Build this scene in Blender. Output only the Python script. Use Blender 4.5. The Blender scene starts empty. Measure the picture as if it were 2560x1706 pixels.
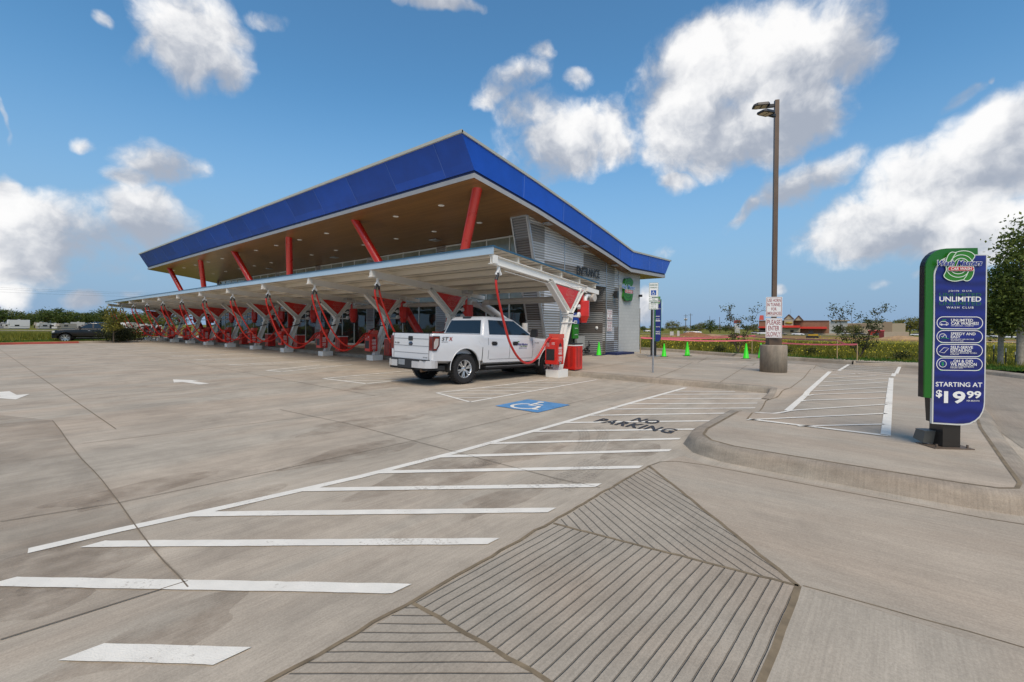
import bpy, bmesh, math, random
from math import sin, cos, pi, radians, sqrt, atan2, degrees
from mathutils import Vector, Matrix, geometry, noise
S = bpy.context.scene
COL = S.collection
rnd = random.Random(7)
# ------------------------------------------------------------------ camera
# world: +X toward the tunnel side (perpendicular to the canopy row), +Y along the row, metres
FPX, CX, HOR, CAMH = 1150.0, 1280.0, 817.0, 1.59      # in pixels of the 2560 wide photo
_y, _p, _a = radians(39.8), radians(-0.5), radians(0.45)
FW = Vector((cos(_y)*cos(_p), sin(_y)*cos(_p), sin(_p)))
_r = FW.cross(Vector((0, 0, 1))).normalized(); _u = _r.cross(FW)
RT = _r*cos(_a)+_u*sin(_a); UP = _u*cos(_a)-_r*sin(_a)
CAM = Vector((0, 0, CAMH))
_d = Vector((cos(_y), sin(_y), 0)); CY = HOR+FPX*_d.dot(UP)/_d.dot(FW)
cam = bpy.data.cameras.new('camera'); camo = bpy.data.objects.new('camera', cam); COL.objects.link(camo)
M = Matrix((( RT.x, UP.x, -FW.x, 0), (RT.y, UP.y, -FW.y, 0), (RT.z, UP.z, -FW.z, CAMH), (0, 0, 0, 1)))
camo.matrix_world = M
cam.sensor_width = 36; cam.lens = FPX/2560*36; cam.shift_y = -(853-CY)/2560
cam.clip_start = 0.05; cam.clip_end = 9000
S.camera = camo
S.view_settings.view_transform = 'Standard'; S.view_settings.look = 'None'
S.view_settings.exposure = 0.0; S.view_settings.gamma = 1
S.render.resolution_x = 1024; S.render.resolution_y = 682
def ray(x, y): return FW+RT*((x-CX)/FPX)-UP*((y-CY)/FPX)
def G(x, y, z=0.0):            # point of the photo seen on the height z
    d = ray(x, y); return CAM+d*((z-CAMH)/d.z)
def PX(x, y, X): d = ray(x, y); return CAM+d*(X/d.x)
def PY(x, y, Y): d = ray(x, y); return CAM+d*(Y/d.y)
def PD(x, F): # ground position in the direction of photo column x at depth F
    d = FW+RT*((x-CX)/FPX); return Vector((d.x*F, d.y*F, 0))
# ------------------------------------------------------------------ materials
def nt(m): return m.node_tree.nodes, m.node_tree.links
def N(ns, t, **k):
    n = ns.new(t)
    for a, v in k.items():
        if a.startswith('i_'):
            key = a[2:]; key = int(key) if key.isdigit() else key.replace('_', ' ')
            n.inputs[key].default_value = v
        else: setattr(n, a, v)
    return n
def mat(name, col, rough=0.6, metal=0.0, var=0.0, vscale=3.0, bump=0.0, bscale=40.0, spec=0.5, coat=0.0, emit=None, vstretch=None, col2=None):
    m = bpy.data.materials.new(name); m.use_nodes = True; ns, ls = nt(m); b = ns['Principled BSDF']
    b.inputs['Base Color'].default_value = (*col, 1); b.inputs['Roughness'].default_value = rough
    b.inputs['Metallic'].default_value = metal; b.inputs['Specular IOR Level'].default_value = spec
    if coat: b.inputs['Coat Weight'].default_value = coat; b.inputs['Coat Roughness'].default_value = 0.05
    tc = N(ns, 'ShaderNodeTexCoord')
    if var or col2:
        mp = N(ns, 'ShaderNodeMapping'); ls.new(tc.outputs['Object'], mp.inputs['Vector'])
        if vstretch: mp.inputs['Scale'].default_value = vstretch
        n = N(ns, 'ShaderNodeTexNoise', i_Scale=vscale, i_Detail=5.0, i_Roughness=0.6); ls.new(mp.outputs[0], n.inputs['Vector'])
        r = N(ns, 'ShaderNodeMapRange', i_1=0.3, i_2=0.7); ls.new(n.outputs['Fac'], r.inputs[0])
        mx = N(ns, 'ShaderNodeMix', data_type='RGBA'); ls.new(r.outputs[0], mx.inputs['Factor'])
        c2 = col2 or tuple(min(1, c*(1+var)) for c in col); c1 = col if col2 else tuple(c*(1-var) for c in col)
        mx.inputs['A'].default_value = (*c1, 1); mx.inputs['B'].default_value = (*c2, 1)
        ls.new(mx.outputs['Result'], b.inputs['Base Color'])
        rr = N(ns, 'ShaderNodeMapRange', i_3=max(0, rough-0.06), i_4=min(1, rough+0.08)); ls.new(n.outputs['Fac'], rr.inputs[0]); ls.new(rr.outputs[0], b.inputs['Roughness'])
    if bump:
        n2 = N(ns, 'ShaderNodeTexNoise', i_Scale=bscale, i_Detail=3.0); ls.new(tc.outputs['Object'], n2.inputs['Vector'])
        bp = N(ns, 'ShaderNodeBump', i_Strength=bump, i_Distance=0.01); ls.new(n2.outputs['Fac'], bp.inputs['Height']); ls.new(bp.outputs[0], b.inputs['Normal'])
    if emit:
        b.inputs['Emission Color'].default_value = (*emit[:3], 1); b.inputs['Emission Strength'].default_value = emit[3]
    return m
def concrete(name, base, warm=(1.05, 1.0, 0.92), streak=(0.25, 1.6, 1), fine=(1.2, 34, 1), dark=0.35, bump=0.25, stains=True):
    m = bpy.data.materials.new(name); m.use_nodes = True; ns, ls = nt(m); b = ns['Principled BSDF']
    b.inputs['Roughness'].default_value = 0.88; b.inputs['Specular IOR Level'].default_value = 0.25
    g = N(ns, 'ShaderNodeNewGeometry')
    mp = N(ns, 'ShaderNodeMapping'); mp.inputs['Scale'].default_value = streak; ls.new(g.outputs['Position'], mp.inputs['Vector'])
    n1 = N(ns, 'ShaderNodeTexNoise', i_Scale=2.2, i_Detail=8.0, i_Roughness=0.72, i_Distortion=0.3); ls.new(mp.outputs[0], n1.inputs['Vector'])
    n2 = N(ns, 'ShaderNodeTexNoise', i_Scale=0.7, i_Detail=8.0, i_Roughness=0.72, i_Distortion=0.6); ls.new(g.outputs['Position'], n2.inputs['Vector'])
    n3 = N(ns, 'ShaderNodeTexNoise', i_Scale=90.0, i_Detail=3.0, i_Roughness=0.8); ls.new(g.outputs['Position'], n3.inputs['Vector'])
    mp4 = N(ns, 'ShaderNodeMapping'); mp4.inputs['Scale'].default_value = fine; ls.new(g.outputs['Position'], mp4.inputs['Vector'])
    n4 = N(ns, 'ShaderNodeTexNoise', i_Scale=1.6, i_Detail=6.0, i_Roughness=0.7); ls.new(mp4.outputs[0], n4.inputs['Vector'])
    r1 = N(ns, 'ShaderNodeMapRange', i_1=0.32, i_2=0.68, i_3=1-dark*0.42, i_4=1+dark*0.32); ls.new(n1.outputs['Fac'], r1.inputs[0])
    r2 = N(ns, 'ShaderNodeMapRange', i_1=0.35, i_2=0.65, i_3=1-dark*0.5, i_4=1+dark*0.35); ls.new(n2.outputs['Fac'], r2.inputs[0])
    r3 = N(ns, 'ShaderNodeMapRange', i_1=0.25, i_2=0.75, i_3=0.80, i_4=1.2); ls.new(n3.outputs['Fac'], r3.inputs[0])
    r4 = N(ns, 'ShaderNodeMapRange', i_1=0.3, i_2=0.7, i_3=0.87, i_4=1.10); ls.new(n4.outputs['Fac'], r4.inputs[0])
    a = N(ns, 'ShaderNodeMath', operation='MULTIPLY'); ls.new(r1.outputs[0], a.inputs[0]); ls.new(r2.outputs[0], a.inputs[1])
    c = N(ns, 'ShaderNodeMath', operation='MULTIPLY'); ls.new(a.outputs[0], c.inputs[0]); ls.new(r3.outputs[0], c.inputs[1])
    d = N(ns, 'ShaderNodeMath', operation='MULTIPLY'); ls.new(c.outputs[0], d.inputs[0]); ls.new(r4.outputs[0], d.inputs[1])
    fac = d
    if stains:
        n5 = N(ns, 'ShaderNodeTexNoise', i_Scale=0.9, i_Detail=6.0, i_Roughness=0.75, i_Distortion=1.2); ls.new(g.outputs['Position'], n5.inputs['Vector'])
        r5 = N(ns, 'ShaderNodeMapRange', i_1=0.52, i_2=0.72, i_3=1.0, i_4=0.82); ls.new(n5.outputs['Fac'], r5.inputs[0])
        fac = N(ns, 'ShaderNodeMath', operation='MULTIPLY'); ls.new(d.outputs[0], fac.inputs[0]); ls.new(r5.outputs[0], fac.inputs[1])
        v = N(ns, 'ShaderNodeTexVoronoi', i_Scale=1.7); ls.new(g.outputs['Position'], v.inputs['Vector'])
        r6 = N(ns, 'ShaderNodeMapRange', i_1=0.012, i_2=0.022, i_3=0.35, i_4=1.0); ls.new(v.outputs['Distance'], r6.inputs[0])
        f2 = N(ns, 'ShaderNodeMath', operation='MULTIPLY'); ls.new(fac.outputs[0], f2.inputs[0]); ls.new(r6.outputs[0], f2.inputs[1]); fac = f2
    n6 = N(ns, 'ShaderNodeTexNoise', i_Scale=0.5, i_Detail=5.0, i_Distortion=0.8); ls.new(mp.outputs[0], n6.inputs['Vector'])
    r7 = N(ns, 'ShaderNodeMapRange', i_1=0.42, i_2=0.66); ls.new(n6.outputs['Fac'], r7.inputs[0])
    mx = N(ns, 'ShaderNodeMix', data_type='RGBA'); ls.new(r7.outputs[0], mx.inputs['Factor'])
    mx.inputs['A'].default_value = (base, base*0.872, base*0.70, 1); mx.inputs['B'].default_value = (base*warm[0], base*0.86*warm[1], base*0.72*warm[2], 1)
    mu = N(ns, 'ShaderNodeMix', data_type='RGBA', blend_type='MULTIPLY', i_Factor=1.0)
    ls.new(mx.outputs['Result'], mu.inputs['A']); ls.new(fac.outputs[0], mu.inputs['B']); ls.new(mu.outputs['Result'], b.inputs['Base Color'])
    bp = N(ns, 'ShaderNodeBump', i_Strength=bump, i_Distance=0.006); ls.new(n4.outputs['Fac'], bp.inputs['Height'])
    bp2 = N(ns, 'ShaderNodeBump', i_Strength=bump, i_Distance=0.003); ls.new(n3.outputs['Fac'], bp2.inputs['Height']); ls.new(bp.outputs[0], bp2.inputs['Normal']); ls.new(bp2.outputs[0], b.inputs['Normal'])
    return m
def corrug(name, horizontal=True, tones=((0.30, 0.31, 0.31), (0.50, 0.51, 0.52), (0.20, 0.18, 0.165)), pitch=0.11, band=0.62, along='Y'):
    m = bpy.data.materials.new(name); m.use_nodes = True; ns, ls = nt(m); b = ns['Principled BSDF']
    b.inputs['Roughness'].default_value = 0.42; b.inputs['Metallic'].default_value = 0.35
    g = N(ns, 'ShaderNodeNewGeometry'); s = N(ns, 'ShaderNodeSeparateXYZ'); ls.new(g.outputs['Position'], s.inputs[0])
    k = N(ns, 'ShaderNodeMath', operation='MULTIPLY', i_1=2*pi/pitch); ls.new(s.outputs['Z'], k.inputs[0])
    w = N(ns, 'ShaderNodeMath', operation='SINE'); ls.new(k.outputs[0], w.inputs[0])
    bp = N(ns, 'ShaderNodeBump', i_Strength=1.0, i_Distance=0.012); ls.new(w.outputs[0], bp.inputs['Height']); ls.new(bp.outputs[0], b.inputs['Normal'])
    zb = N(ns, 'ShaderNodeMath', operation='DIVIDE', i_1=band); ls.new(s.outputs['Z'], zb.inputs[0])
    zf = N(ns, 'ShaderNodeMath', operation='FLOOR'); ls.new(zb.outputs[0], zf.inputs[0])
    ax = N(ns, 'ShaderNodeMath', operation='DIVIDE', i_1=3.6); ls.new(s.outputs['X' if along == 'X' else 'Y'], ax.inputs[0])
    af = N(ns, 'ShaderNodeMath', operation='FLOOR'); ls.new(ax.outputs[0], af.inputs[0])
    cb = N(ns, 'ShaderNodeCombineXYZ'); ls.new(zf.outputs[0], cb.inputs[0]); ls.new(af.outputs[0], cb.inputs[1])
    wn = N(ns, 'ShaderNodeTexWhiteNoise', noise_dimensions='3D'); ls.new(cb.outputs[0], wn.inputs['Vector'])
    cr = N(ns, 'ShaderNodeValToRGB'); cr.color_ramp.interpolation = 'CONSTANT'; e = cr.color_ramp.elements
    e[0].position = 0; e[0].color = (*tones[1], 1); e[1].position = 0.42; e[1].color = (*tones[0], 1); q = e.new(0.72); q.color = (*tones[2], 1)
    ls.new(wn.outputs['Value'], cr.inputs[0])
    n = N(ns, 'ShaderNodeTexNoise', i_Scale=1.5, i_Detail=4.0); ls.new(g.outputs['Position'], n.inputs['Vector'])
    rr = N(ns, 'ShaderNodeMapRange', i_3=0.85, i_4=1.15); ls.new(n.outputs['Fac'], rr.inputs[0])
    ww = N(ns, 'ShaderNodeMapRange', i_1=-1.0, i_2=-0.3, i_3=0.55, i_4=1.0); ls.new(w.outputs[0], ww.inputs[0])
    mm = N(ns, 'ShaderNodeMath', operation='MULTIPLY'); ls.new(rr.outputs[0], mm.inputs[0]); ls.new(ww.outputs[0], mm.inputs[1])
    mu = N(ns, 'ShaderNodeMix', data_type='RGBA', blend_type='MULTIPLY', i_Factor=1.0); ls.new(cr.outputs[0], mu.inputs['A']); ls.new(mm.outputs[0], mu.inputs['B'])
    ls.new(mu.outputs['Result'], b.inputs['Base Color'])
    return m
def foliage(name, dark, light, rough=0.6):
    m = bpy.data.materials.new(name); m.use_nodes = True; ns, ls = nt(m); b = ns['Principled BSDF']
    g = N(ns, 'ShaderNodeNewGeometry'); r = N(ns, 'ShaderNodeValToRGB'); ls.new(g.outputs['Random Per Island'], r.inputs[0])
    r.color_ramp.elements[0].color = (*dark, 1); r.color_ramp.elements[1].color = (*light, 1)
    n = N(ns, 'ShaderNodeTexNoise', i_Scale=1.1, i_Detail=3.0); ls.new(g.outputs['Position'], n.inputs['Vector'])
    mr = N(ns, 'ShaderNodeMapRange', i_1=0.3, i_2=0.7, i_3=0.65, i_4=1.35); ls.new(n.outputs['Fac'], mr.inputs[0])
    mu = N(ns, 'ShaderNodeMix', data_type='RGBA', blend_type='MULTIPLY', i_Factor=1.0); ls.new(r.outputs[0], mu.inputs['A']); ls.new(mr.outputs[0], mu.inputs['B'])
    ls.new(mu.outputs['Result'], b.inputs['Base Color']); b.inputs['Roughness'].default_value = rough; b.inputs['Specular IOR Level'].default_value = 0.3
    tr = N(ns, 'ShaderNodeBsdfTranslucent'); ls.new(mu.outputs['Result'], tr.inputs['Color'])
    ms = N(ns, 'ShaderNodeMixShader', i_Fac=0.3); ls.new(b.outputs[0], ms.inputs[1]); ls.new(tr.outputs[0], ms.inputs[2])
    ls.new(ms.outputs[0], ns['Material Output'].inputs['Surface'])
    return m
# ------------------------------------------------------------------ mesh builder
class MB:
    def __init__(s): s.v = []; s.f = []; s.sm = []; s.T = None
    def _t(s, p): p = Vector(p); return s.T @ p if s.T else p
    def add(s, vs, fs, smooth=False):
        o = len(s.v); s.v += [s._t(v) for v in vs]; s.f += [[o+i for i in f] for f in fs]; s.sm += [smooth]*len(fs); return s
    def box(s, x0, y0, z0, x1, y1, z1):
        v = [(x0, y0, z0), (x1, y0, z0), (x1, y1, z0), (x0, y1, z0), (x0, y0, z1), (x1, y0, z1), (x1, y1, z1), (x0, y1, z1)]
        return s.add(v, [(0, 3, 2, 1), (4, 5, 6, 7), (0, 1, 5, 4), (1, 2, 6, 5), (2, 3, 7, 6), (3, 0, 4, 7)])
    def hexa(s, b, t): # bottom 4, top 4
        return s.add(list(b)+list(t), [(0, 3, 2, 1), (4, 5, 6, 7), (0, 1, 5, 4), (1, 2, 6, 5), (2, 3, 7, 6), (3, 0, 4, 7)])
    def prism(s, poly, d):
        n = len(poly); p = [Vector(q) for q in poly]; d = Vector(d)
        return s.add(p+[q+d for q in p], [list(range(n))[::-1], [n+i for i in range(n)]]+[(i, (i+1) % n, n+(i+1) % n, n+i) for i in range(n)])
    def quad(s, *p): return s.add(p, [list(range(len(p)))])
    def bar(s, a, b, w, h, up=(0, 0, 1)): # box beam between two points
        a = Vector(a); b = Vector(b); d = (b-a).normalized(); u = Vector(up)
        if abs(d.dot(u)) > 0.99: u = Vector((1, 0, 0))
        r = d.cross(u).normalized(); u = r.cross(d)
        c = [r*(-w/2)-u*(h/2), r*(w/2)-u*(h/2), r*(w/2)+u*(h/2), r*(-w/2)+u*(h/2)]
        return s.add([a+q for q in c]+[b+q for q in c], [(0, 3, 2, 1), (4, 5, 6, 7), (0, 1, 5, 4), (1, 2, 6, 5), (2, 3, 7, 6), (3, 0, 4, 7)])
    def tube(s, path, r, n=8, caps=True, smooth=True):
        P = [Vector(p) for p in path]; R = r if isinstance(r, (list, tuple)) else [r]*len(P)
        rings = []; up = Vector((0, 0, 1)); pu = None
        for i, p in enumerate(P):
            d = (P[min(i+1, len(P)-1)]-P[max(i-1, 0)]).normalized()
            if pu is None:
                u = up if abs(d.dot(up)) < 0.95 else Vector((1, 0, 0))
            else: u = pu
            a = (u-d*d.dot(u)).normalized(); b = d.cross(a); pu = a
            rings.append([p+(a*cos(2*pi*k/n)+b*sin(2*pi*k/n))*R[i] for k in range(n)])
        vs = [q for g in rings for q in g]; fs = []
        for i in range(len(P)-1):
            for k in range(n): fs.append((i*n+k, i*n+(k+1) % n, (i+1)*n+(k+1) % n, (i+1)*n+k))
        s.add(vs, fs, smooth)
        if caps: s.add(rings[0], [list(range(n))[::-1]]); s.add(rings[-1], [list(range(n))])
        return s
    def lathe(s, prof, n=16, c=(0, 0, 0), axis='Z', smooth=True): # prof of (r, h)
        c = Vector(c); vs = []; fs = []
        for r, h in prof:
            for k in range(n):
                a = 2*pi*k/n; x, y = r*cos(a), r*sin(a)
                vs.append(c+(Vector((x, y, h)) if axis == 'Z' else Vector((x, h, y)) if axis == 'Y' else Vector((h, x, y))))
        for i in range(len(prof)-1):
            for k in range(n): fs.append((i*n+k, i*n+(k+1) % n, (i+1)*n+(k+1) % n, (i+1)*n+k))
        return s.add(vs, fs, smooth)
    def loft(s, rings, smooth=True, caps=True, close=True):
        n = len(rings[0]); vs = [q for g in rings for q in g]; fs = []
        for i in range(len(rings)-1):
            for k in range(n if close else n-1): fs.append((i*n+k, i*n+(k+1) % n, (i+1)*n+(k+1) % n, (i+1)*n+k))
        s.add(vs, fs, smooth)
        if caps: s.add(rings[0], [list(range(n))[::-1]]); s.add(rings[-1], [list(range(n))])
        return s
    def mesh(s, name, m, recalc=True, bevel=0, bseg=2):
        me = bpy.data.meshes.new(name); me.from_pydata([tuple(v) for v in s.v], [], s.f); me.update()
        for p, q in zip(me.polygons, s.sm): p.use_smooth = q
        if recalc or bevel:
            bm = bmesh.new(); bm.from_mesh(me)
            if bevel:
                bmesh.ops.remove_doubles(bm, verts=bm.verts, dist=1e-5)
                ed = [e for e in bm.edges if len(e.link_faces) == 2 and e.calc_face_angle(0) > 0.6]
                bmesh.ops.bevel(bm, geom=ed, offset=bevel, segments=bseg, affect='EDGES', clamp_overlap=True)
            bmesh.ops.recalc_face_normals(bm, faces=bm.faces); bm.to_mesh(me); bm.free()
        for mm in (m if isinstance(m, (list, tuple)) else [m]): me.materials.append(mm)
        return me
    def islands(s):
        par = list(range(len(s.v)))
        def fd(a):
            while par[a] != a: par[a] = par[par[a]]; a = par[a]
            return a
        for f in s.f:
            for k in f[1:]: par[fd(k)] = fd(f[0])
        out = {}
        for f, q in zip(s.f, s.sm): out.setdefault(fd(f[0]), []).append((f, q))
        return list(out.values())
    def split(s, name, m, parent=None, boxes=False):
        """every loose piece becomes an object of its own"""
        r = []
        for isl in s.islands():
            ids = sorted({k for f, q in isl for k in f}); mp = {k: i for i, k in enumerate(ids)}; b = MB(); b.v = [s.v[k] for k in ids]
            b.f = [[mp[k] for k in f] for f, q in isl]; b.sm = [q for f, q in isl]; r.append(b.build(name, m, parent))
        return r
    def build(s, name, m, parent=None, recalc=True, bevel=0, label=None, bseg=2):
        return link(name, s.mesh(name, m, recalc, bevel, bseg), parent, label)
def link(name, me, parent=None, label=None, loc=None):
    o = bpy.data.objects.new(name, me); COL.objects.link(o)
    if parent: o.parent = parent
    if loc: o.location = loc
    if label: o['label'] = label
    return o
def tag(o, label=None, cat=None, group=None, kind=None):
    if label: o['label'] = label
    if cat: o['category'] = cat
    if group: o['group'] = group
    if kind: o['kind'] = kind
    return o
def thing(name, label, cat, loc=(0, 0, 0), rz=0, group=None):
    o = bpy.data.objects.new(name, None); COL.objects.link(o); o.location = loc; o.rotation_euler = (0, 0, rz); o.empty_display_size = 0.2
    return tag(o, label, cat, group)
def copy_tree(o, parent=None, loc=None, rz=None, label=None, scale=None):
    c = o.copy(); COL.objects.link(c); c.parent = parent
    if loc is not None: c.location = loc
    if rz is not None: c.rotation_euler = (0, 0, rz)
    if scale is not None: c.scale = scale
    if label: c['label'] = label
    for ch in list(o.children): copy_tree(ch, c)
    return c
_fonts = {}
def text_geo(txt, bold=0.0, shear=0.0, spacing=1.0):
    key = (txt, bold, shear, spacing)
    if key in _fonts: return _fonts[key]
    cu = bpy.data.curves.new('t', 'FONT'); cu.body = txt; cu.offset = bold; cu.shear = shear; cu.space_character = spacing; cu.resolution_u = 3; cu.align_x = 'LEFT'
    ob = bpy.data.objects.new('t', cu); COL.objects.link(ob)
    dg = bpy.context.evaluated_depsgraph_get(); me = bpy.data.meshes.new_from_object(ob.evaluated_get(dg))
    vs = [tuple(v.co) for v in me.vertices]; fs = [list(p.vertices) for p in me.polygons]
    bpy.data.objects.remove(ob); bpy.data.curves.remove(cu); bpy.data.meshes.remove(me)
    _fonts[key] = (vs, fs); return vs, fs
def text(mb, txt, o, u, v, w, h, bold=0.02, shear=0.0, spacing=1.0, lift=0.0, ref0=False):
    """lettering fitted in a box w x h whose lower left corner is o, along unit vectors u (right) and v (up)"""
    vs, fs = text_geo(txt, bold, shear, spacing)
    if not vs: return
    ref = text_geo(txt, 0.0, shear, spacing)[0] if ref0 else vs
    x0 = min(p[0] for p in ref); x1 = max(p[0] for p in ref); y0 = min(p[1] for p in ref); y1 = max(p[1] for p in ref)
    o = Vector(o); u = Vector(u); v = Vector(v); n = u.cross(v)
    mb.add([o+u*((p[0]-x0)/(x1-x0)*w)+v*((p[1]-y0)/(y1-y0)*h)+n*lift for p in vs], fs)
def strip(mb, pts, w, z=None, closed=False):
    """flat ribbon along ground points"""
    P = [Vector(p) for p in pts]; L = []; R = []
    for i, p in enumerate(P):
        d = P[min(i+1, len(P)-1)]-P[max(i-1, 0)]; d.z = 0; d.normalize(); n = Vector((-d.y, d.x, 0))
        L.append(p+n*w/2); R.append(p-n*w/2)
    for i in range(len(P)-1): mb.add([L[i], R[i], R[i+1], L[i+1]], [(0, 1, 2, 3)])
def ribbon3(mb, o, u, v, pts, w, lift, close=False, taper=False):
    """ribbon of constant width drawn in the plane (o,u,v)"""
    n = u.cross(v); P = [(Vector((p[0], p[1]))) for p in pts]; m_ = len(P); L = []; R = []
    for i, p in enumerate(P):
        a = P[(i-1) % m_] if close else P[max(i-1, 0)]; b = P[(i+1) % m_] if close else P[min(i+1, m_-1)]
        d = (b-a)
        if d.length < 1e-9: d = Vector((1, 0))
        d.normalize(); q = Vector((-d.y, d.x)); L.append(p+q*w/2); R.append(p-q*w/2)
    f3 = lambda q: o+u*q.x+v*q.y+n*lift
    for i in range(m_ if close else m_-1):
        j = (i+1) % m_; mb.add([f3(L[i]), f3(R[i]), f3(R[j]), f3(L[j])], [(0, 1, 2, 3)])
def arc(cx, cy, rx, ry, a0, a1, n=24): return [(cx+rx*cos(radians(a0+(a1-a0)*i/n)), cy+ry*sin(radians(a0+(a1-a0)*i/n))) for i in range(n+1)]
def rrect(x0, y0, x1, y1, r, n=6):
    p = []
    for cx, cy, a in ((x1-r, y0+r, -90), (x1-r, y1-r, 0), (x0+r, y1-r, 90), (x0+r, y0+r, 180)): p += arc(cx, cy, r, r, a, a+90, n)
    return p
def poly3(mb, o, u, v, pts, lift, depth=0):
    n = u.cross(v); q = [o+u*p[0]+v*p[1]+n*lift for p in pts]
    if depth: mb.prism(q, n*(-depth))
    else: mb.add(q, [list(range(len(q)))])
# ------------------------------------------------------------------ world
SUN_AZ, SUN_EL = radians(224), radians(54)      # direction toward the sun, azimuth from +X
w = bpy.data.worlds.new('World'); S.world = w; w.use_nodes = True; ns, ls = w.node_tree.nodes, w.node_tree.links
bg = ns['Background']; bg.inputs['Strength'].default_value = 0.1
sky = N(ns, 'ShaderNodeTexSky', sky_type='NISHITA', sun_disc=False); sky.sun_elevation = SUN_EL; sky.sun_rotation = pi/2-SUN_AZ
sky.air_density = 1.0; sky.dust_density = 0.3; sky.ozone_density = 2.0
hs0 = N(ns, 'ShaderNodeMix', data_type='RGBA', blend_type='MULTIPLY', i_Factor=1.0); ls.new(sky.outputs[0], hs0.inputs['A']); hs0.inputs['B'].default_value = (0.90, 1.47, 1.62, 1)
tg = N(ns, 'ShaderNodeTexCoord'); tgn = N(ns, 'ShaderNodeVectorMath', operation='NORMALIZE'); ls.new(tg.outputs['Generated'], tgn.inputs[0])
tgs = N(ns, 'ShaderNodeSeparateXYZ'); ls.new(tgn.outputs[0], tgs.inputs[0])
hzf = N(ns, 'ShaderNodeMapRange', interpolation_type='SMOOTHSTEP', i_1=-0.02, i_2=0.46, i_3=1.0, i_4=0.0); ls.new(tgs.outputs['Z'], hzf.inputs[0])
hs = N(ns, 'ShaderNodeMix', data_type='RGBA'); ls.new(hzf.outputs[0], hs.inputs['Factor']); ls.new(hs0.outputs['Result'], hs.inputs['A']); hs.inputs['B'].default_value = (2.75, 4.1, 6.0, 1)
tc = N(ns, 'ShaderNodeTexCoord'); vn = N(ns, 'ShaderNodeVectorMath', operation='NORMALIZE'); ls.new(tc.outputs['Generated'], vn.inputs[0])
def mth(op, a, b=None, c=None):
    n = N(ns, 'ShaderNodeMath', operation=op)
    for i, q in enumerate((a, b, c)):
        if q is None: continue
        if isinstance(q, (int, float)): n.inputs[i].default_value = q
        else: ls.new(q, n.inputs[i])
    return n.outputs[0]
# clouds: masses given by azimuth / elevation, edges broken up by fractal noise
wp = N(ns, 'ShaderNodeTexNoise', i_Scale=6.0, i_Detail=4.0, i_Roughness=0.6); ls.new(vn.outputs[0], wp.inputs['Vector'])
wsub = N(ns, 'ShaderNodeVectorMath', operation='SUBTRACT'); ls.new(wp.outputs['Color'], wsub.inputs[0]); wsub.inputs[1].default_value = (0.5, 0.5, 0.5)
wsc = N(ns, 'ShaderNodeVectorMath', operation='SCALE', i_Scale=0.075); ls.new(wsub.outputs[0], wsc.inputs[0])
wadd = N(ns, 'ShaderNodeVectorMath', operation='ADD'); ls.new(vn.outputs[0], wadd.inputs[0]); ls.new(wsc.outputs[0], wadd.inputs[1])
sp = N(ns, 'ShaderNodeSeparateXYZ'); ls.new(wadd.outputs[0], sp.inputs[0])
# rotate so that azimuth 0 is the middle of the open sky ahead (keeps atan2 away from its seam)
ca, sa = cos(_y), sin(_y)
fx = mth('ADD', mth('MULTIPLY', sp.outputs['X'], ca), mth('MULTIPLY', sp.outputs['Y'], sa))
fy = mth('SUBTRACT', mth('MULTIPLY', sp.outputs['Y'], ca), mth('MULTIPLY', sp.outputs['X'], sa))
AZ = mth('ARCTAN2', fy, fx)
EL = mth('ARCTAN2', sp.outputs['Z'], mth('SQRT', mth('ADD', mth('MULTIPLY', fx, fx), mth('MULTIPLY', fy, fy))))
K = 2560/2353
def azel(x, y):
    d = ray(x*K, y*K).normalized(); return (atan2(d.y*ca-d.x*sa, d.x*ca+d.y*sa), math.asin(d.z))
CL = [ # x, y (screen of 2353), half width, half height, tilt deg, weight
 (450, 95, 115, 125, -20, 1.0), (530, 165, 55, 60, 0, .85), (235, 55, 32, 26, 0, .6), (320, 120, 70, 30, -40, .5), (630, 45, 95, 30, -10, .4), (700, 10, 60, 30, 0, .5),
 (1010, 2, 130, 26, 0, .8), (385, 375, 95, 55, -8, .9), (200, 335, 38, 22, 0, .4), (300, 420, 60, 40, 0, .55),
 (150, 535, 190, 78, 0, 1.15), (320, 510, 125, 62, -8, 1.12), (60, 600, 170, 70, 0, .85), (240, 610, 150, 55, 0, .7), (395, 520, 60, 40, 0, .7), (0, 440, 38, 60, 0, .7), (0, 270, 15, 60, 0, .6), (210, 705, 60, 30, 0, .7), (30, 690, 60, 40, 0, .55), (310, 690, 50, 26, 0, .6),
 (1190, 185, 90, 60, -25, .85), (1240, 110, 40, 45, 20, .8), (1120, 240, 45, 35, 0, .45), (1322, 185, 36, 38, 0, .6), (1280, 335, 140, 85, -8, .95), (1215, 265, 80, 60, 0, .85), (1400, 350, 60, 50, 0, .65), (1050, 350, 30, 40, 0, .35),
 (1730, 150, 205, 130, -6, 1.2), (1900, 95, 130, 90, 20, 1.05), (1640, 290, 130, 110, 0, 1.05), (1800, 280, 150, 90, -15, .95), (1990, 130, 80, 70, 0, .75), (1560, 425, 45, 28, 0, .55), (1620, 380, 70, 45, 0, .6),
 (1850, 420, 135, 46, -25, .85), (1720, 492, 85, 24, -35, .6), (2130, 400, 180, 90, -25, 1.05), (2260, 370, 160, 100, -25, 1.15), (1990, 510, 175, 68, -12, 1.0), (2190, 510, 190, 72, 0, .95), (1860, 540, 70, 24, -15, .5), (2340, 270, 60, 40, -40, .7),
 (2195, 232, 62, 28, -18, .55), (2260, 205, 14, 14, 0, .3), (2250, 585, 100, 34, -12, .6), (1515, 580, 50, 28, 0, .5), (2010, 650, 40, 26, 0, .4), (1480, 690, 40, 50, 0, .55), (1790, 665, 24, 16, 0, .35), (2090, 620, 30, 20, -30, .3), (2320, 640, 60, 40, 0, .45)]
D = None; H = None
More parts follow.
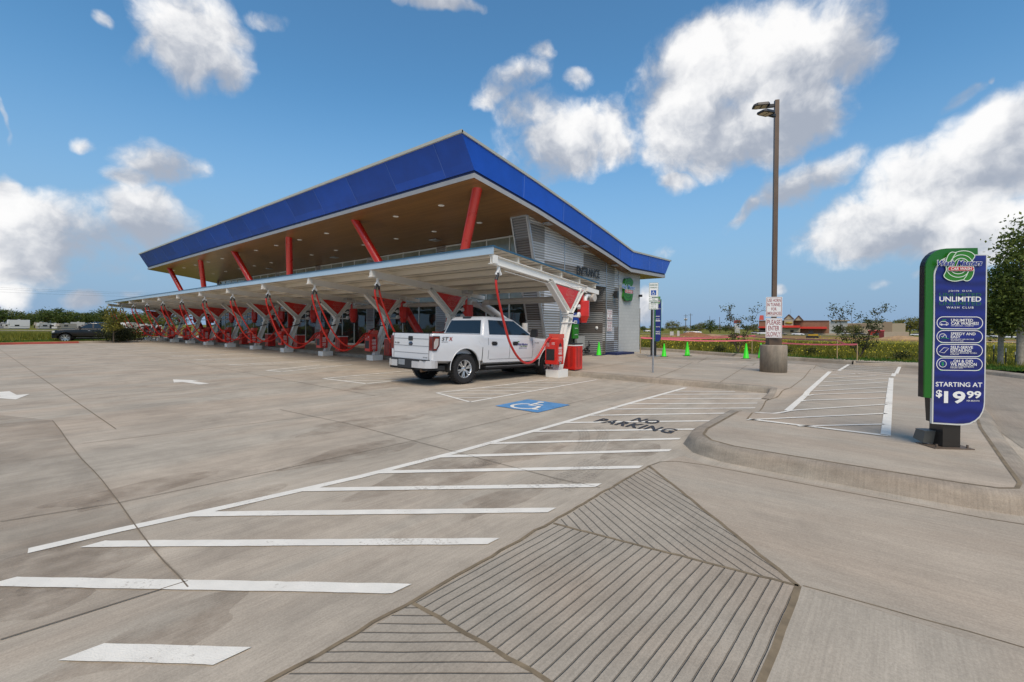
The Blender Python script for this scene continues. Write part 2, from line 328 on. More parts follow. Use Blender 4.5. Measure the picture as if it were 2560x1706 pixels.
cv = N(ns, 'ShaderNodeCombineXYZ'); ls.new(AZ, cv.inputs[0]); ls.new(EL, cv.inputs[1])
for x, y, sx, sy, ang, wt in CL:
    a, e = azel(x, y); a1, _ = azel(x-sx, y); a2, _ = azel(x+sx, y); _, e1 = azel(x, y+sy); _, e2 = azel(x, y-sy)
    ra = abs(a1-a2)/2*1.20; re = abs(e2-e1)/2*1.22
    mp = N(ns, 'ShaderNodeMapping', vector_type='TEXTURE'); ls.new(cv.outputs[0], mp.inputs[0])
    mp.inputs['Location'].default_value = (a, e, 0); mp.inputs['Rotation'].default_value = (0, 0, radians(ang)); mp.inputs['Scale'].default_value = (ra, re, 1)
    dt = N(ns, 'ShaderNodeVectorMath', operation='DOT_PRODUCT'); ls.new(mp.outputs[0], dt.inputs[0]); ls.new(mp.outputs[0], dt.inputs[1])
    dd = mth('SUBTRACT', wt, dt.outputs['Value'])
    D = dd if D is None else mth('SMOOTH_MAX', D, dd, 0.12)
    if wt >= 0.85:
        sy_ = N(ns, 'ShaderNodeSeparateXYZ'); ls.new(mp.outputs[0], sy_.inputs[0])
        hh = mth('MULTIPLY', mth('MAXIMUM', dd, 0.0), sy_.outputs['Y']); H = hh if H is None else mth('ADD', H, hh)
n1 = N(ns, 'ShaderNodeTexNoise', i_Scale=6.5, i_Detail=8.0, i_Roughness=0.56, i_Lacunarity=2.1); ls.new(wadd.outputs[0], n1.inputs['Vector'])
n2 = N(ns, 'ShaderNodeTexNoise', i_Scale=3.0, i_Detail=5.0, i_Roughness=0.6); ls.new(vn.outputs[0], n2.inputs['Vector'])
upv = N(ns, 'ShaderNodeVectorMath', operation='ADD'); ls.new(wadd.outputs[0], upv.inputs[0]); upv.inputs[1].default_value = (-0.008, 0.004, 0.02)
n3 = N(ns, 'ShaderNodeTexNoise', i_Scale=7.0, i_Detail=5.0, i_Roughness=0.55, i_Lacunarity=2.1); ls.new(upv.outputs[0], n3.inputs['Vector'])
fb = mth('MULTIPLY', mth('SUBTRACT', n1.outputs['Fac'], 0.50), 3.4)
dens = mth('ADD', mth('MAXIMUM', D, -1.6), fb)
# unseen noise clouds behind the camera and overhead, added to neutralise the blue light
back = mth('MULTIPLY', mth('SUBTRACT', n2.outputs['Fac'], 0.50), 7.0)
bm_ = N(ns, 'ShaderNodeMapRange', interpolation_type='SMOOTHSTEP', i_1=0.25, i_2=-0.3); ls.new(fx, bm_.inputs[0])
dens = mth('MAXIMUM', dens, mth('SUBTRACT', mth('ADD', back, 0.0), mth('MULTIPLY', mth('SUBTRACT', 1.0, bm_.outputs[0]), 9.0)))
al = N(ns, 'ShaderNodeMapRange', interpolation_type='SMOOTHSTEP', i_1=-0.12, i_2=0.75); ls.new(dens, al.inputs[0])
lit = mth('ADD', mth('ADD', mth('MULTIPLY', mth('SUBTRACT', n1.outputs['Fac'], n3.outputs['Fac']), 2.6), mth('MULTIPLY', H, 0.75)), 0.60)
litc = N(ns, 'ShaderNodeMapRange', interpolation_type='SMOOTHSTEP', i_1=0.15, i_2=1.15); ls.new(lit, litc.inputs[0])
cc = N(ns, 'ShaderNodeMix', data_type='RGBA'); ls.new(litc.outputs[0], cc.inputs['Factor'])
cc.inputs['A'].default_value = (4.0, 4.4, 5.2, 1); cc.inputs['B'].default_value = (10.2, 10.1, 10.0, 1)
mxs = N(ns, 'ShaderNodeMix', data_type='RGBA'); ls.new(mth('MULTIPLY', al.outputs[0], 0.96), mxs.inputs['Factor'])
ls.new(hs.outputs['Result'], mxs.inputs['A']); ls.new(cc.outputs['Result'], mxs.inputs['B']); ls.new(mxs.outputs['Result'], bg.inputs['Color'])
sl = bpy.data.lights.new('sun', 'SUN'); sl.energy = 3.1; sl.angle = radians(38); sl.color = (1.0, 0.855, 0.68)
so = bpy.data.objects.new('sun', sl); COL.objects.link(so)
sd = Vector((cos(SUN_EL)*cos(SUN_AZ), cos(SUN_EL)*sin(SUN_AZ), sin(SUN_EL))); so.rotation_euler = sd.to_track_quat('Z', 'Y').to_euler()
# ------------------------------------------------------------------ shared materials
M_conc = concrete('lot_concrete', 0.42)
M_walk = concrete('walk_concrete', 0.40, dark=0.26, streak=(1.3, 0.3, 1), fine=(34, 1.2, 1), stains=False)
M_kerb = concrete('kerb_concrete', 0.31, dark=0.5, stains=False, streak=(1, 1, 3))
M_drive = concrete('drive_concrete', 0.30, dark=0.25)
M_ramp = concrete('ramp_concrete', 0.41, dark=0.28, streak=(1, 1, 1))
M_joint = mat('joint_sealant', (0.19, 0.145, 0.09), 0.9, var=0.3, vscale=8)
M_crack = mat('saw_cut', (0.17, 0.135, 0.095), 0.95)
def paint_mat():
    mm = mat('road_paint', (0.74, 0.70, 0.62), 0.75, var=0.07, vscale=5, bump=0.4, bscale=120); ns, ls = nt(mm); b = ns['Principled BSDF']; old = b.inputs['Base Color'].links[0].from_socket
    g = N(ns, 'ShaderNodeNewGeometry'); n = N(ns, 'ShaderNodeTexNoise', i_Scale=38.0, i_Detail=5.0, i_Roughness=0.75); ls.new(g.outputs['Position'], n.inputs['Vector']); n2 = N(ns, 'ShaderNodeTexNoise', i_Scale=1.6, i_Detail=4.0); ls.new(g.outputs['Position'], n2.inputs['Vector'])
    a = N(ns, 'ShaderNodeMath', operation='MULTIPLY_ADD', i_1=0.8); ls.new(n2.outputs['Fac'], a.inputs[0]); ls.new(n.outputs['Fac'], a.inputs[2])
    r = N(ns, 'ShaderNodeMapRange', i_1=1.02, i_2=1.14, i_3=0.0, i_4=0.7); ls.new(a.outputs[0], r.inputs[0]); mx = N(ns, 'ShaderNodeMix', data_type='RGBA'); ls.new(r.outputs[0], mx.inputs['Factor']); ls.new(old, mx.inputs['A']); mx.inputs['B'].default_value = (.34, .29, .23, 1); ls.new(mx.outputs['Result'], b.inputs['Base Color']); return mm
M_paint = paint_mat()
M_bluep = mat('blue_paint', (0.09, 0.245, 0.46), 0.7, var=0.18, vscale=5)
M_blackp = mat('stencil_paint', (0.035, 0.035, 0.04), 0.7, var=0.2, vscale=9)
M_white = mat('white_steel', (0.80, 0.78, 0.73), 0.42, var=0.04, vscale=2)
M_cream = mat('cream_panel', (0.74, 0.69, 0.59), 0.5, var=0.05, vscale=1.2)
M_red = mat('red_enamel', (0.60, 0.022, 0.014), 0.32, var=0.12, vscale=4, coat=0.3)
M_black = mat('black_plastic', (0.018, 0.018, 0.019), 0.5)
M_steel = mat('galvanised', (0.45, 0.46, 0.47), 0.4, metal=0.8, var=0.1, vscale=5)
M_dark = mat('dark_bronze', (0.055, 0.045, 0.038), 0.45, var=0.1)
M_wtext = mat('white_vinyl', (0.78, 0.78, 0.76), 0.5)
M_rtext = mat('maroon_vinyl', (0.30, 0.02, 0.03), 0.5)
M_grn = mat('logo_green', (0.02, 0.18, 0.008), 0.45)
M_navy = mat('logo_navy', (0.015, 0.03, 0.22), 0.4)
M_pale = mat('logo_outline', (0.62, 0.72, 0.62), 0.45)
M_yel = mat('safety_yellow', (0.58, 0.36, 0.015), 0.5, var=0.12, vscale=6)
# ------------------------------------------------------------------ ground height
RAMPS = [(Vector((8.9, 2.3)), 1.5), (Vector((22.4, 1.2)), 2.2)]     # kerb ramps sinking to the lot level
def sst(t): t = max(0, min(1, t)); return t*t*(3-2*t)
def wz(x, y):       # height of the raised walk
    z = 0.15
    # kerb ramp down to the lot between the two islands
    a = Vector((10.6, 2.15)); d = max(abs(x-a.x)-1.35, 0); e = max(abs(y-2.15)-0.25, 0)
    z = min(z, 0.15*sst(sqrt(d*d+e*e)/0.55))
    z *= 1-sst((x-19.5)/1.8)
    return max(z, 0.012)
def GW(x, y):       # photo point lying on the walk surface
    p = G(x, y, 0.15)
    for _ in range(12): p = G(x, y, wz(p.x, p.y))
    return p
def far_z(x, y):    # land beyond the lot falls a metre
    r = sqrt(x*x+y*y); return 0.10-1.25*sst((r-45)/150) if r > 20 else 0.10
# ------------------------------------------------------------------ lot
m = MB(); m.quad((-60, -60, 0), (29, -60, 0), (31.5, 15, 0), (36, 62, 0), (20, 72, 0), (13.4, 63.2, 0), (8.2, 50.2, 0), (5.2, 49.6, 0), (1.85, 49.2, 0), (-60, 1, 0))
lot = m.build('parking_lot', M_conc); tag(lot, kind='structure')
# darker exit lane round the far end of the islands
m = MB(); P = [G(1590, 889), G(1700, 893), G(1960, 897), G(2141, 912), G(2250, 919), G(2460, 935), G(2560, 944), Vector((20, -8, 0)), Vector((14, -9, 0)), Vector((9.0, -4, 0)), Vector((9.2, -1.34, 0)), G(2475, 1062), G(2335, 962), G(2235, 945), G(2090, 929), G(2041, 914), G(1900, 903), G(1700, 899), G(1600, 896)]
m.add([p+Vector((0, 0, 0.004)) for p in P], [list(range(len(P)))]); tag(m.build('drive_lane', M_drive), kind='structure')
# ------------------------------------------------------------------ raised walk (one sheet, both islands)
def dense(P, step=0.35, closed=True):
    out = []; n = len(P)
    for i in range(n if closed else n-1):
        a = Vector(P[i]); b = Vector(P[(i+1) % n]); k = max(1, int((b-a).length/step))
        out += [a+(b-a)*(j/k) for j in range(k)]
    if not closed: out.append(Vector(P[-1]))
    return out
nose = [(9.0, 2.08), (6.85, 2.05), (6.45, 1.98), (6.18, 1.80), (6.05, 1.5)]
lower = [(6.03, 1.0), (6.03, 0.2), (6.03, -0.5), (6.06, -0.74), (6.17, -0.87), (6.4, -0.92)]
rightk = [(7.2, -0.93), (8.4, -0.955), (9.6, -0.98), (11.5, -1.1), (14, -1.2), (18, -1.1), (20.5, -1.1), (21.8, 0.3), (22.2, 1.6), (21.95, 2.4), (21.6, 6.0), (21.2, 12.9), (18.3, 12.9), (18.3, 58), (12.9, 58)]
upper = [(12.9, 40), (12.9, 20), (12.9, 2.35), (12.7, 2.2), (12.3, 2.15)]
OUT = nose+lower+rightk+upper
out2 = [p.to_2d() for p in dense([(x, y, 0) for x, y in OUT], 0.3)]
def inside(p, poly):
    c = False; n = len(poly)
    for i in range(n):
        a = poly[i]; b = poly[(i+1) % n]
        if (a[1] > p[1]) != (b[1] > p[1]) and p[0] < (b[0]-a[0])*(p[1]-a[1])/(b[1]-a[1])+a[0]: c = not c
    return c
inner = []
yy = -1.3
while yy < 13:
    xx = 6.1
    while xx < 22:
        if inside((xx, yy), OUT): inner.append(Vector((xx+rnd.uniform(-.02, .02), yy+rnd.uniform(-.02, .02))))
        xx += 0.33
    yy += 0.33
nb = len(out2)
vs, es, fs, *_ = geometry.delaunay_2d_cdt(out2+inner, [(i, (i+1) % nb) for i in range(nb)], [list(range(nb))], 1, 1e-4)
m = MB(); m.add([(p.x, p.y, wz(p.x, p.y)) for p in vs], [list(f) for f in fs], True)
tag(m.build('sidewalk', M_walk, recalc=False), kind='structure')
# kerbs: rounded profile swept outside the walk edge
def kerb(name, pts, zf, material, width=0.15, batter=0.05, base=-0.02, side=1, step=0.25):
    P = dense([(x, y, 0) for x, y in pts], step, False); rings = []
    for i, p in enumerate(P):
        d = (P[min(i+1, len(P)-1)]-P[max(i-1, 0)]).normalized(); n = Vector((d.y, -d.x, 0))*side; h = zf(p.x, p.y)
        pr = [(-0.02, h+0.003), (width*0.55, h+0.003), (width*0.8, h-0.01), (width*0.95, h-0.032), (width+0.004, h-0.06), (width+batter, min(base, h-0.07))]
        if h < 0.07: pr = [(-0.02, h+0.003), (width*0.5, h+0.003), (width, h*0.7+0.003), (width+0.02, h*0.4), (width+0.03, 0.0), (width+batter, base)]
        rings.append([p+n*a+Vector((0, 0, b)) for a, b in pr])
    m = MB(); m.loft(rings, smooth=True, caps=False, close=False); return tag(m.build(name, material, recalc=False), kind='structure')
kerb('kerb', [(9.5, 2.08)]+nose+lower+[(7.2, -0.93), (8.4, -0.955), (9.6, -0.98), (11.5, -1.1), (14, -1.2), (18, -1.1)], wz, M_kerb, side=1, width=0.20, batter=0.07)
kerb('kerb', [(12.9, 58), (12.9, 2.35), (12.7, 2.2), (12.3, 2.15), (11.6, 2.15)], wz, M_kerb, side=1)
for o in [x for x in COL.objects if x.name.startswith('kerb')]:
    pass
# ------------------------------------------------------------------ grooved crossing ramp in the foreground
# triangle fan of grooved concrete lying 4 mm over the lot
A0, A1, A2, A3 = (5.06, 2.15), (3.06, 2.1), (1.66, 2.1), (-1.2, 2.1)
B0, B1 = (3.31, 0.44), (1.70, 0.44)
Z4 = 0.004
def gmat(name, ang, pitch, off=0.0):
    mm = concrete(name, 0.36, dark=0.26, streak=(1, 1, 1)); ns, ls = nt(mm); b = ns['Principled BSDF']
    g = N(ns, 'ShaderNodeNewGeometry'); dp = N(ns, 'ShaderNodeVectorMath', operation='DOT_PRODUCT'); ls.new(g.outputs['Position'], dp.inputs[0])
    a = radians(ang); dp.inputs[1].default_value = (-sin(a)/pitch, cos(a)/pitch, 0)
    wn = N(ns, 'ShaderNodeTexNoise', i_Scale=3.0, i_Detail=2.0); ls.new(g.outputs['Position'], wn.inputs['Vector'])
    ad = N(ns, 'ShaderNodeMath', operation='MULTIPLY_ADD', i_1=0.22, i_2=off); ls.new(wn.outputs['Fac'], ad.inputs[0])
    s = N(ns, 'ShaderNodeMath', operation='ADD'); ls.new(dp.outputs['Value'], s.inputs[0]); ls.new(ad.outputs[0], s.inputs[1])
    fr = N(ns, 'ShaderNodeMath', operation='FRACT'); ls.new(s.outputs[0], fr.inputs[0])
    pp = N(ns, 'ShaderNodeMath', operation='PINGPONG', i_1=0.5); ls.new(s.outputs[0], pp.inputs[0])
    mr = N(ns, 'ShaderNodeMapRange', interpolation_type='SMOOTHSTEP', i_1=0.02, i_2=0.085); ls.new(pp.outputs[0], mr.inputs[0])
    old = b.inputs['Base Color'].links[0].from_socket
    mu = N(ns, 'ShaderNodeMix', data_type='RGBA', blend_type='MULTIPLY', i_Factor=1.0); ls.new(old, mu.inputs['A'])
    m2 = N(ns, 'ShaderNodeMapRange', i_3=0.56, i_4=1.0); ls.new(mr.outputs[0], m2.inputs[0]); ls.new(m2.outputs[0], mu.inputs['B']); ls.new(mu.outputs['Result'], b.inputs['Base Color'])
    bp = N(ns, 'ShaderNodeBump', i_Strength=1.0, i_Distance=0.012); ls.new(mr.outputs[0], bp.inputs['Height'])
    ob = b.inputs['Normal'].links[0].from_socket; ls.new(ob, bp.inputs['Normal']); ls.new(bp.outputs[0], b.inputs['Normal'])
    return mm
def flat(name, pts, mt, z=Z4): m = MB(); m.add([(p[0], p[1], z) for p in pts], [list(range(len(pts)))]); return tag(m.build(name, mt), kind='structure')
flat('grooved_ramp', [A0, A1, B0], gmat('grooves_a', -125, 0.078))
flat('grooved_ramp', [A1, A2, B1, B0], gmat('grooves_b', 178.5, 0.0665))
flat('grooved_ramp', [A2, A3, (-1.2, -3.5), (1.5, -2.5), B1], gmat('grooves_c', -49.5, 0.070))
flat('ramp_landing', [A0, B0, (3.31, -4), (9, -6), (9, -1.75), (6.2, -1.3), (5.62, -0.9), (5.58, 1.7), (5.75, 2.0)], concrete('landing_concrete', 0.385, dark=0.24, streak=(1.6, 0.3, 1), fine=(34, 1.2, 1), stains=False), 0.004)
m = MB(); m.add([(3.31, 0.44, 0.006), (1.70, 0.44, 0.006), (1.5, -3, 0.006), (3.31, -3, 0.006)], [(0, 1, 2, 3)])
tag(m.build('ramp_landing', concrete('landing_concrete_b', 0.40, dark=0.2, stains=False)), kind='structure')
# ------------------------------------------------------------------ joints
m = MB(); z = 0.0066
def J(pts, w=0.018, zz=z):
    strip(m, [Vector((p[0], p[1], zz)) for p in pts], w)
def wob(a, b, amp=0.006, n=24):
    a = Vector(a); b = Vector(b); d = (b-a); q = Vector((-d.y, d.x)).normalized(); return [tuple(a+d*(i/n)+q*(rnd.uniform(-amp, amp))) for i in range(n+1)]
J(wob(A3, A0, .010, 60), 0.024); J(wob(A1, B0), 0.024); J(wob(A0, B0), 0.03); J(wob(A2, B1), 0.026); J(wob(B0, (-1, 0.44)), 0.036); J(wob(B1, (1.7, -3)), 0.04)
J([(5.06, 2.15), (5.3, 2.12), (5.45, 1.98), (5.52, 1.7), (5.52, 0.3), (5.53, -0.6), (5.6, -1.0), (5.9, -1.3), (6.5, -1.5), (9, -1.9)], 0.012)
J(wob((3.33, 0.42), (3.7, -4)), 0.008)
joint = m.build('expansion_joint', M_joint); tag(joint, kind='structure')
m = MB()
# cracked control joint crossing the left of the picture
J([tuple(G(x, y)[:2]) for x, y in [(131, 1052), (150, 1075), (172, 1108), (205, 1150), (232, 1176), (255, 1202), (298, 1258), (340, 1318), (375, 1365), (412, 1408), (445, 1440), (470, 1470)]], 0.009)
for a, b in [((0, 1306), (298, 1258)), ((0, 1062), (131, 1052)), ((0, 1602), (470, 1454)), ((0, 966), (200, 954)), ((205, 1110), (900, 1028))]: J([tuple(G(*a)[:2]), tuple(G(*b)[:2])], 0.010)
for a, b in [((298, 1258), (700, 1175)), ((700, 1175), (1040, 1102)), ((1040, 1102), (1500, 991.8)), ((1500, 991.8), (1637, 960)), ((870, 1060), (1400, 1200)), ((1400, 1200), (1500, 1220)), ((700, 1025), (870, 1060)), ((1500, 1010), (1560, 1022))]: J([tuple(G(*a)[:2]), tuple(G(*b)[:2])], 0.009)
for i in range(14):
    X = 1.5; Y = 13+i*4.4
    if i % 2 == 0: J([(-6, Y), (12.8, Y)], 0.012)
for X in (-3.0, 1.5, 6.0): J([(X, 9), (X, 52)], 0.012)
tag(m.build('control_joint', M_crack), kind='structure')
m = MB()
def JW(pts, w=0.016):
    P = dense([(p.x, p.y, 0) for p in pts], 0.2, False); strip(m, [Vector((p.x, p.y, wz(p.x, p.y)+0.005)) for p in P], w)
JW([Vector((x, y, 0)) for x, y in nose+lower+[(7.2, -0.93), (8.4, -0.955), (9.6, -0.98), (11.5, -1.1), (14, -1.2)]], 0.035)
JW([Vector((12.9, 30, 0)), Vector((12.9, 2.35, 0))], 0.018)
JW([GW(1977, 970), GW(2010, 945), GW(2041, 913)], 0.018); JW([GW(1977, 970), GW(1915, 1002), GW(1906, 1020), GW(1868, 1048)], 0.022)
JW([GW(1640, 945), GW(1700, 922), GW(1770, 893)]); JW([GW(1799, 957), GW(1890, 908)]); JW([GW(1450, 926), GW(1612, 900)]); JW([GW(2041, 913), GW(2085, 928)], 0.012)
tag(m.build('walk_joint', M_joint), kind='structure')
# ------------------------------------------------------------------ paint
m = MB(); zp = 0.0055
def rough_strip(m, a, b, w, zz, sl=0.0):
    a = Vector((a[0], a[1], zz)); b = Vector((b[0], b[1], zz)); ln = (b-a).length; n = max(2, int(ln/.09)); d = (b-a)/ln; q = Vector((-d.y, d.x, 0)); L_ = []; R_ = []
    for i in range(n+1):
        p = a+d*(ln*i/n); k_ = sl*w if i in (0, n) else 0; L_.append(p+q*(w/2+rnd.uniform(-.003, .003))+d*k_); R_.append(p-q*(w/2+rnd.uniform(-.003, .003))-d*k_)
    for i in range(n): m.add([L_[i], R_[i], R_[i+1], L_[i+1]], [(0, 1, 2, 3)])
def L(a, b, w=0.10, zz=zp): rough_strip(m, a, b, w, zz)
def gl(a, b, w=0.10): p = G(*a); q = G(*b); L(p, q, w)
LL = [G(x, y) for x, y in [(70, 1379), (300, 1326), (560, 1270), (900, 1193), (1140, 1132), (1400, 1060), (1560, 1013), (1714, 970)]]
strip(m, [Vector((p.x, p.y, zp)) for p in LL], 0.10)
for a, b in [((62, 1653-0), (590, 1637))]: pass
# oblique stripes of the crossing, all on one bearing
for a, b, w in [((205, 1632), (582, 1643), .12), ((0, 1456), (1005, 1474), .105), ((232, 1362), (1234, 1355), .10), ((500, 1287), (1380, 1277), .10), ((745, 1226), (1497, 1215), .10), ((935, 1182), (1603, 1169), .10), ((1090, 1143), (1676, 1127), .10),
                ((1215, 1110), (1700, 1098), .09), ((1320, 1080), (1752, 1074), .09), ((1400, 1058), (1795, 1053), .085), ((1462, 1040), (1880, 1033), .085), ((1522, 1024), (1888, 1021), .08), ((1572, 1011), (1893, 1009), .08), ((1615, 998), (1912, 997), .08), ((1655, 987), (1928, 986), .08), ((1690, 979), (1838, 980), .08)]:
    p = G(*a); q = G(*b); rough_strip(m, p, q, w, zp+0.001, .45)
# triangle hatches beside the stalls
def hatch(c0, c1, c2, n, w=0.08): # c0 tip left far, c1 near corner, c2 right end of near line, parallel far line
    d = (c2-c1); e = c0
    L(c0, c1, w); L(c1, c2, w)
def bay(pA, pB, pC, pD, n, w=0.075):
    A, B, C, D_ = [G(*p) for p in (pA, pB, pC, pD)]      # A->B far line, C->D near line, A-C closing line
    L(A, B, w); L(C, D_, w); L(A, C, w)
    for i in range(1, n+1):
        t = i/(n+1); q = C+(D_-C)*t*0.95; s = (A+(B-A)*min(1, t*0.95-0.0)) if False else None
        # hatch lines run at -48 deg
        dr = Vector((cos(radians(-48)), sin(radians(-48)), 0)); AB = (B-A); AC = q-A
        # intersect q - s*dr with AB
        den = dr.x*AB.y-dr.y*AB.x; s = (AC.x*AB.y-AC.y*AB.x)/den; r = q-dr*s
        u = (r-A).dot(AB)/AB.length_squared
        if u < 0:
            CA = (C-A); den = dr.x*CA.y-dr.y*CA.x; s = (AC.x*CA.y-AC.y*CA.x)/den; r = q-dr*s
        if u < 1: L(r, q, w*0.8, zp+0.001)
bay((1092, 983), (1370, 950), (1175, 1006), (1492, 950), 6)
bay((808, 947), (1080, 922), (916, 960), (1330, 918), 7, .095)
bay((666, 927), (800, 913), (704, 930), (880, 912), 5, .11)
for i, (x, y, x2, y2) in enumerate([(565, 913, 660, 905), (485, 900.5, 560, 895), (425, 891, 500, 886), (374, 883.5, 440, 878.5), (333, 876.8, 390, 873), (299, 871.5, 350, 868), (270, 867, 315, 864), (244, 863.3, 285, 860.5)]):
    p = G(x, y); q = G(x2, y2); L(p, p+Vector((4.2, 0, 0)), 0.14)
    if i < 3:
        e = p+Vector((.55, -.75, 0)); L(p, e, .13); L(e, e+Vector((4.4, 0, 0)), .14)
        for q_ in range(4): L(p+Vector((.8+q_*.9, 0, 0)), p+Vector((1.45+q_*.9, -.75, 0)), .09, zp+.001)
# direction arrows
def arrowp(px, ang):
    c = G(*px); u = Vector((cos(ang), sin(ang), 0)); v = Vector((-sin(ang), cos(ang), 0)); c.z = zp
    m.add([c+u*a+v*b for a, b in ((.85, 0), (0, .32), (0, .12), (-.95, .12), (-.95, -.12), (0, -.12), (0, -.32))], [(0, 1, 2, 3, 4, 5, 6)])
arrowp((468, 954.5), radians(90+8)); arrowp((22, 990), radians(-90+4))
tag(m.build('road_markings', M_paint), kind='structure')
m = MB()
def LW(a, b, w): JWp(a, b, w)
def JWp(a, b, w):
    P = dense([Vector((a.x, a.y, 0)), Vector((b.x, b.y, 0))], 0.2, False); strip(m, [Vector((p.x, p.y, wz(p.x, p.y)+0.009)) for p in P], w)
for a, b, w in [((1969, 1028), (2075, 930), .11), ((2084, 926), (2122, 912), .11), ((2214, 1090), (2228, 946), .11), ((2232, 942), (2249, 918), .11), ((1872, 1049), (2220, 1091), .10)]: JWp(GW(*a), GW(*b), w)
for a, b in [((1868, 1051), (2216, 1035)), ((1888, 1033), (2217, 1012)), ((1995, 1067), (2210, 1062)), ((1992, 1006), (2216, 996)), ((2013, 991), (2218, 981)), ((2030, 979), (2220, 969)), ((2045, 967), (2222, 956)), ((2058, 956), (2218, 948)), ((2070, 947), (2190, 940)), ((2077, 938), (2150, 935))]: JWp(GW(*a), GW(*b), 0.06)
for a, b in [((2090, 932), (2230, 941)), ((2092, 928), (2236, 936)), ((2098, 924), (2240, 931)), ((2104, 920), (2243, 927)), ((2112, 916), (2246, 922)), ((2122, 913), (2248, 918))]: JWp(GW(*a), GW(*b), 0.07)
tag(m.build('crossing_markings', M_paint), kind='structure')
# blue accessible bay square
q = [G(1238, 1016), G(1320, 999.5), G(1425, 1013.5), G(1344, 1033)]
m = MB(); m.add([Vector((p.x, p.y, 0.009)) for p in q], [(0, 1, 2, 3)]); tag(m.build('bay_symbol', M_bluep), kind='structure')
m = MB(); o = Vector((q[3].x, q[3].y, 0.012)); uu = (q[0]-q[3]); vv = (q[2]-q[3]); Lu = (uu.length+vv.length)/2
o = (q[0]+q[2])/2; o.z = 0.012; U = Vector((0, -1, 0)); V = Vector((1, 0, 0)) # symbol upright seen from the lot (toward the posts)
def isa(mb, o, U, V, s, lift=0.0):
    ribbon3(mb, o, U, V, [(x*s, y*s) for x, y in arc(-0.04, -0.18, 0.26, 0.26, 110, 395, 20)], 0.07*s, lift)
    ribbon3(mb, o, U, V, [(-0.08*s, 0.28*s), (-0.05*s, -0.04*s), (0.18*s, -0.04*s), (0.27*s, -0.34*s), (0.36*s, -0.31*s)], 0.075*s, lift+0.0005)
    ribbon3(mb, o, U, V, [(-0.06*s, 0.12*s), (0.15*s, 0.12*s)], 0.06*s, lift+0.001)
    poly3(mb, o, U, V, [(x*s, y*s) for x, y in arc(-0.09, 0.37, 0.07, 0.07, 0, 360, 12)[:-1]], lift+0.0015)
isa(m, o, U, V, 1.05)
tag(m.build('bay_symbol', M_paint), kind='structure')
m = MB(); zt = 0.0085
for s_, a, b, c in [('PARKING', (1482, 1055), (1688, 1080), (1505, 1046)), ('NO', (1575, 1053), (1645, 1058), (1588, 1044))]:
    p = G(*a); r = G(*b); u = Vector((0, -1, 0)); v = Vector((1, 0, 0)); p.z = zt
    W_ = abs(r.y-p.y)
    text(m, s_, p, u, v, W_, 0.36, bold=0.03, spacing=1.12)
tag(m.build('pavement_lettering', M_blackp), kind='structure')
m = MB(); pp_ = [G(*q) for q in ((-260, 1010), (131, 1052), (232, 1176), (298, 1258), (375, 1365), (470, 1454), (0, 1602), (-300, 1700))]
DS = pp_
# tyre marks on the slab
def film(name, col, a_, sc=30):
    mm = mat(name, col, .8); ns, ls = nt(mm); tr = N(ns, 'ShaderNodeBsdfTransparent'); g = N(ns, 'ShaderNodeNewGeometry'); n = N(ns, 'ShaderNodeTexNoise', i_Scale=sc, i_Detail=4.0, i_Roughness=.7); ls.new(g.outputs['Position'], n.inputs['Vector']); r = N(ns, 'ShaderNodeMapRange', i_1=.35, i_2=.65, i_3=0.0, i_4=a_); ls.new(n.outputs['Fac'], r.inputs[0])
    ms = N(ns, 'ShaderNodeMixShader'); ls.new(r.outputs[0], ms.inputs[0]); ls.new(tr.outputs[0], ms.inputs[1]); ls.new(ns['Principled BSDF'].outputs[0], ms.inputs[2]); ls.new(ms.outputs[0], ns['Material Output'].inputs['Surface']); return mm
m = MB()
def track(pts, wid=.17, n_=4):
    P = dense([G(*p) for p in pts], .06, False)
    for i in range(1, len(P)-1):
        d = (P[i+1]-P[i-1]); d.z = 0; d.normalize(); q = Vector((-d.y, d.x, 0))
        for k in range(n_):
            o = P[i]+q*(wid*(k+.5)/n_-wid/2); o.z = 0.0095; m.add([o-q*wid*.10-d*.022, o+q*wid*.10-d*.018, o+q*wid*.10+d*.022, o-q*wid*.10+d*.018], [(0, 1, 2, 3)])
track([(1452, 1070), (1462, 1088), (1460, 1110), (1448, 1132)]); track([(1494, 1068), (1510, 1085), (1502, 1108), (1480, 1132)]); track([(1480, 1150), (1440, 1180), (1370, 1208), (1310, 1222)]); track([(1530, 1150), (1470, 1195), (1400, 1230)])

tag(m.build('tyre_marks', film('tyre_film', (.07, .055, .045), .27)), kind='structure')
m = MB()
r9 = random.Random(5)
for (x, y, sx, sy) in [(130, 1420, .5, .35), (95, 1500, .25, .2), (1100, 1180, .9, .35), (1330, 1120, 1.1, .3), (900, 1130, .8, .3), (1580, 1120, .6, .3), (560, 1260, .5, .25), (1250, 1250, .5, .2), (420, 1580, .4, .2), (1000, 960, 1.5, .6), (1180, 925, 1.2, .5), (330, 1230, .6, .3), (900, 1060, 1.0, .4)]:
    c = G(x, y); c.z = .0022; ph = r9.random()*6
    m.add([c+Vector((cos(a)*sx*(1+.3*sin(3*a+ph)), sin(a)*sy*(1+.25*sin(2*a+ph)), 0)) for a in [2*pi*k/26 for k in range(26)]], [list(range(26))])
tag(m.build('slab_stains', film('stain_film', (.16, .10, .055), .24, 2.4)), kind='structure')
m = MB(); m.add([(q.x, q.y, .0016) for q in DS], [list(range(len(DS)))]); tag(m.build('darker_slab', film('slab_film', (.17, .13, .09), .26, .6)), kind='structure')
m = MB()
if 0: tag(m.build('slab_stains', film('stain_film', (.16, .10, .055), .24, 2.4)), kind='structure')
m = MB()
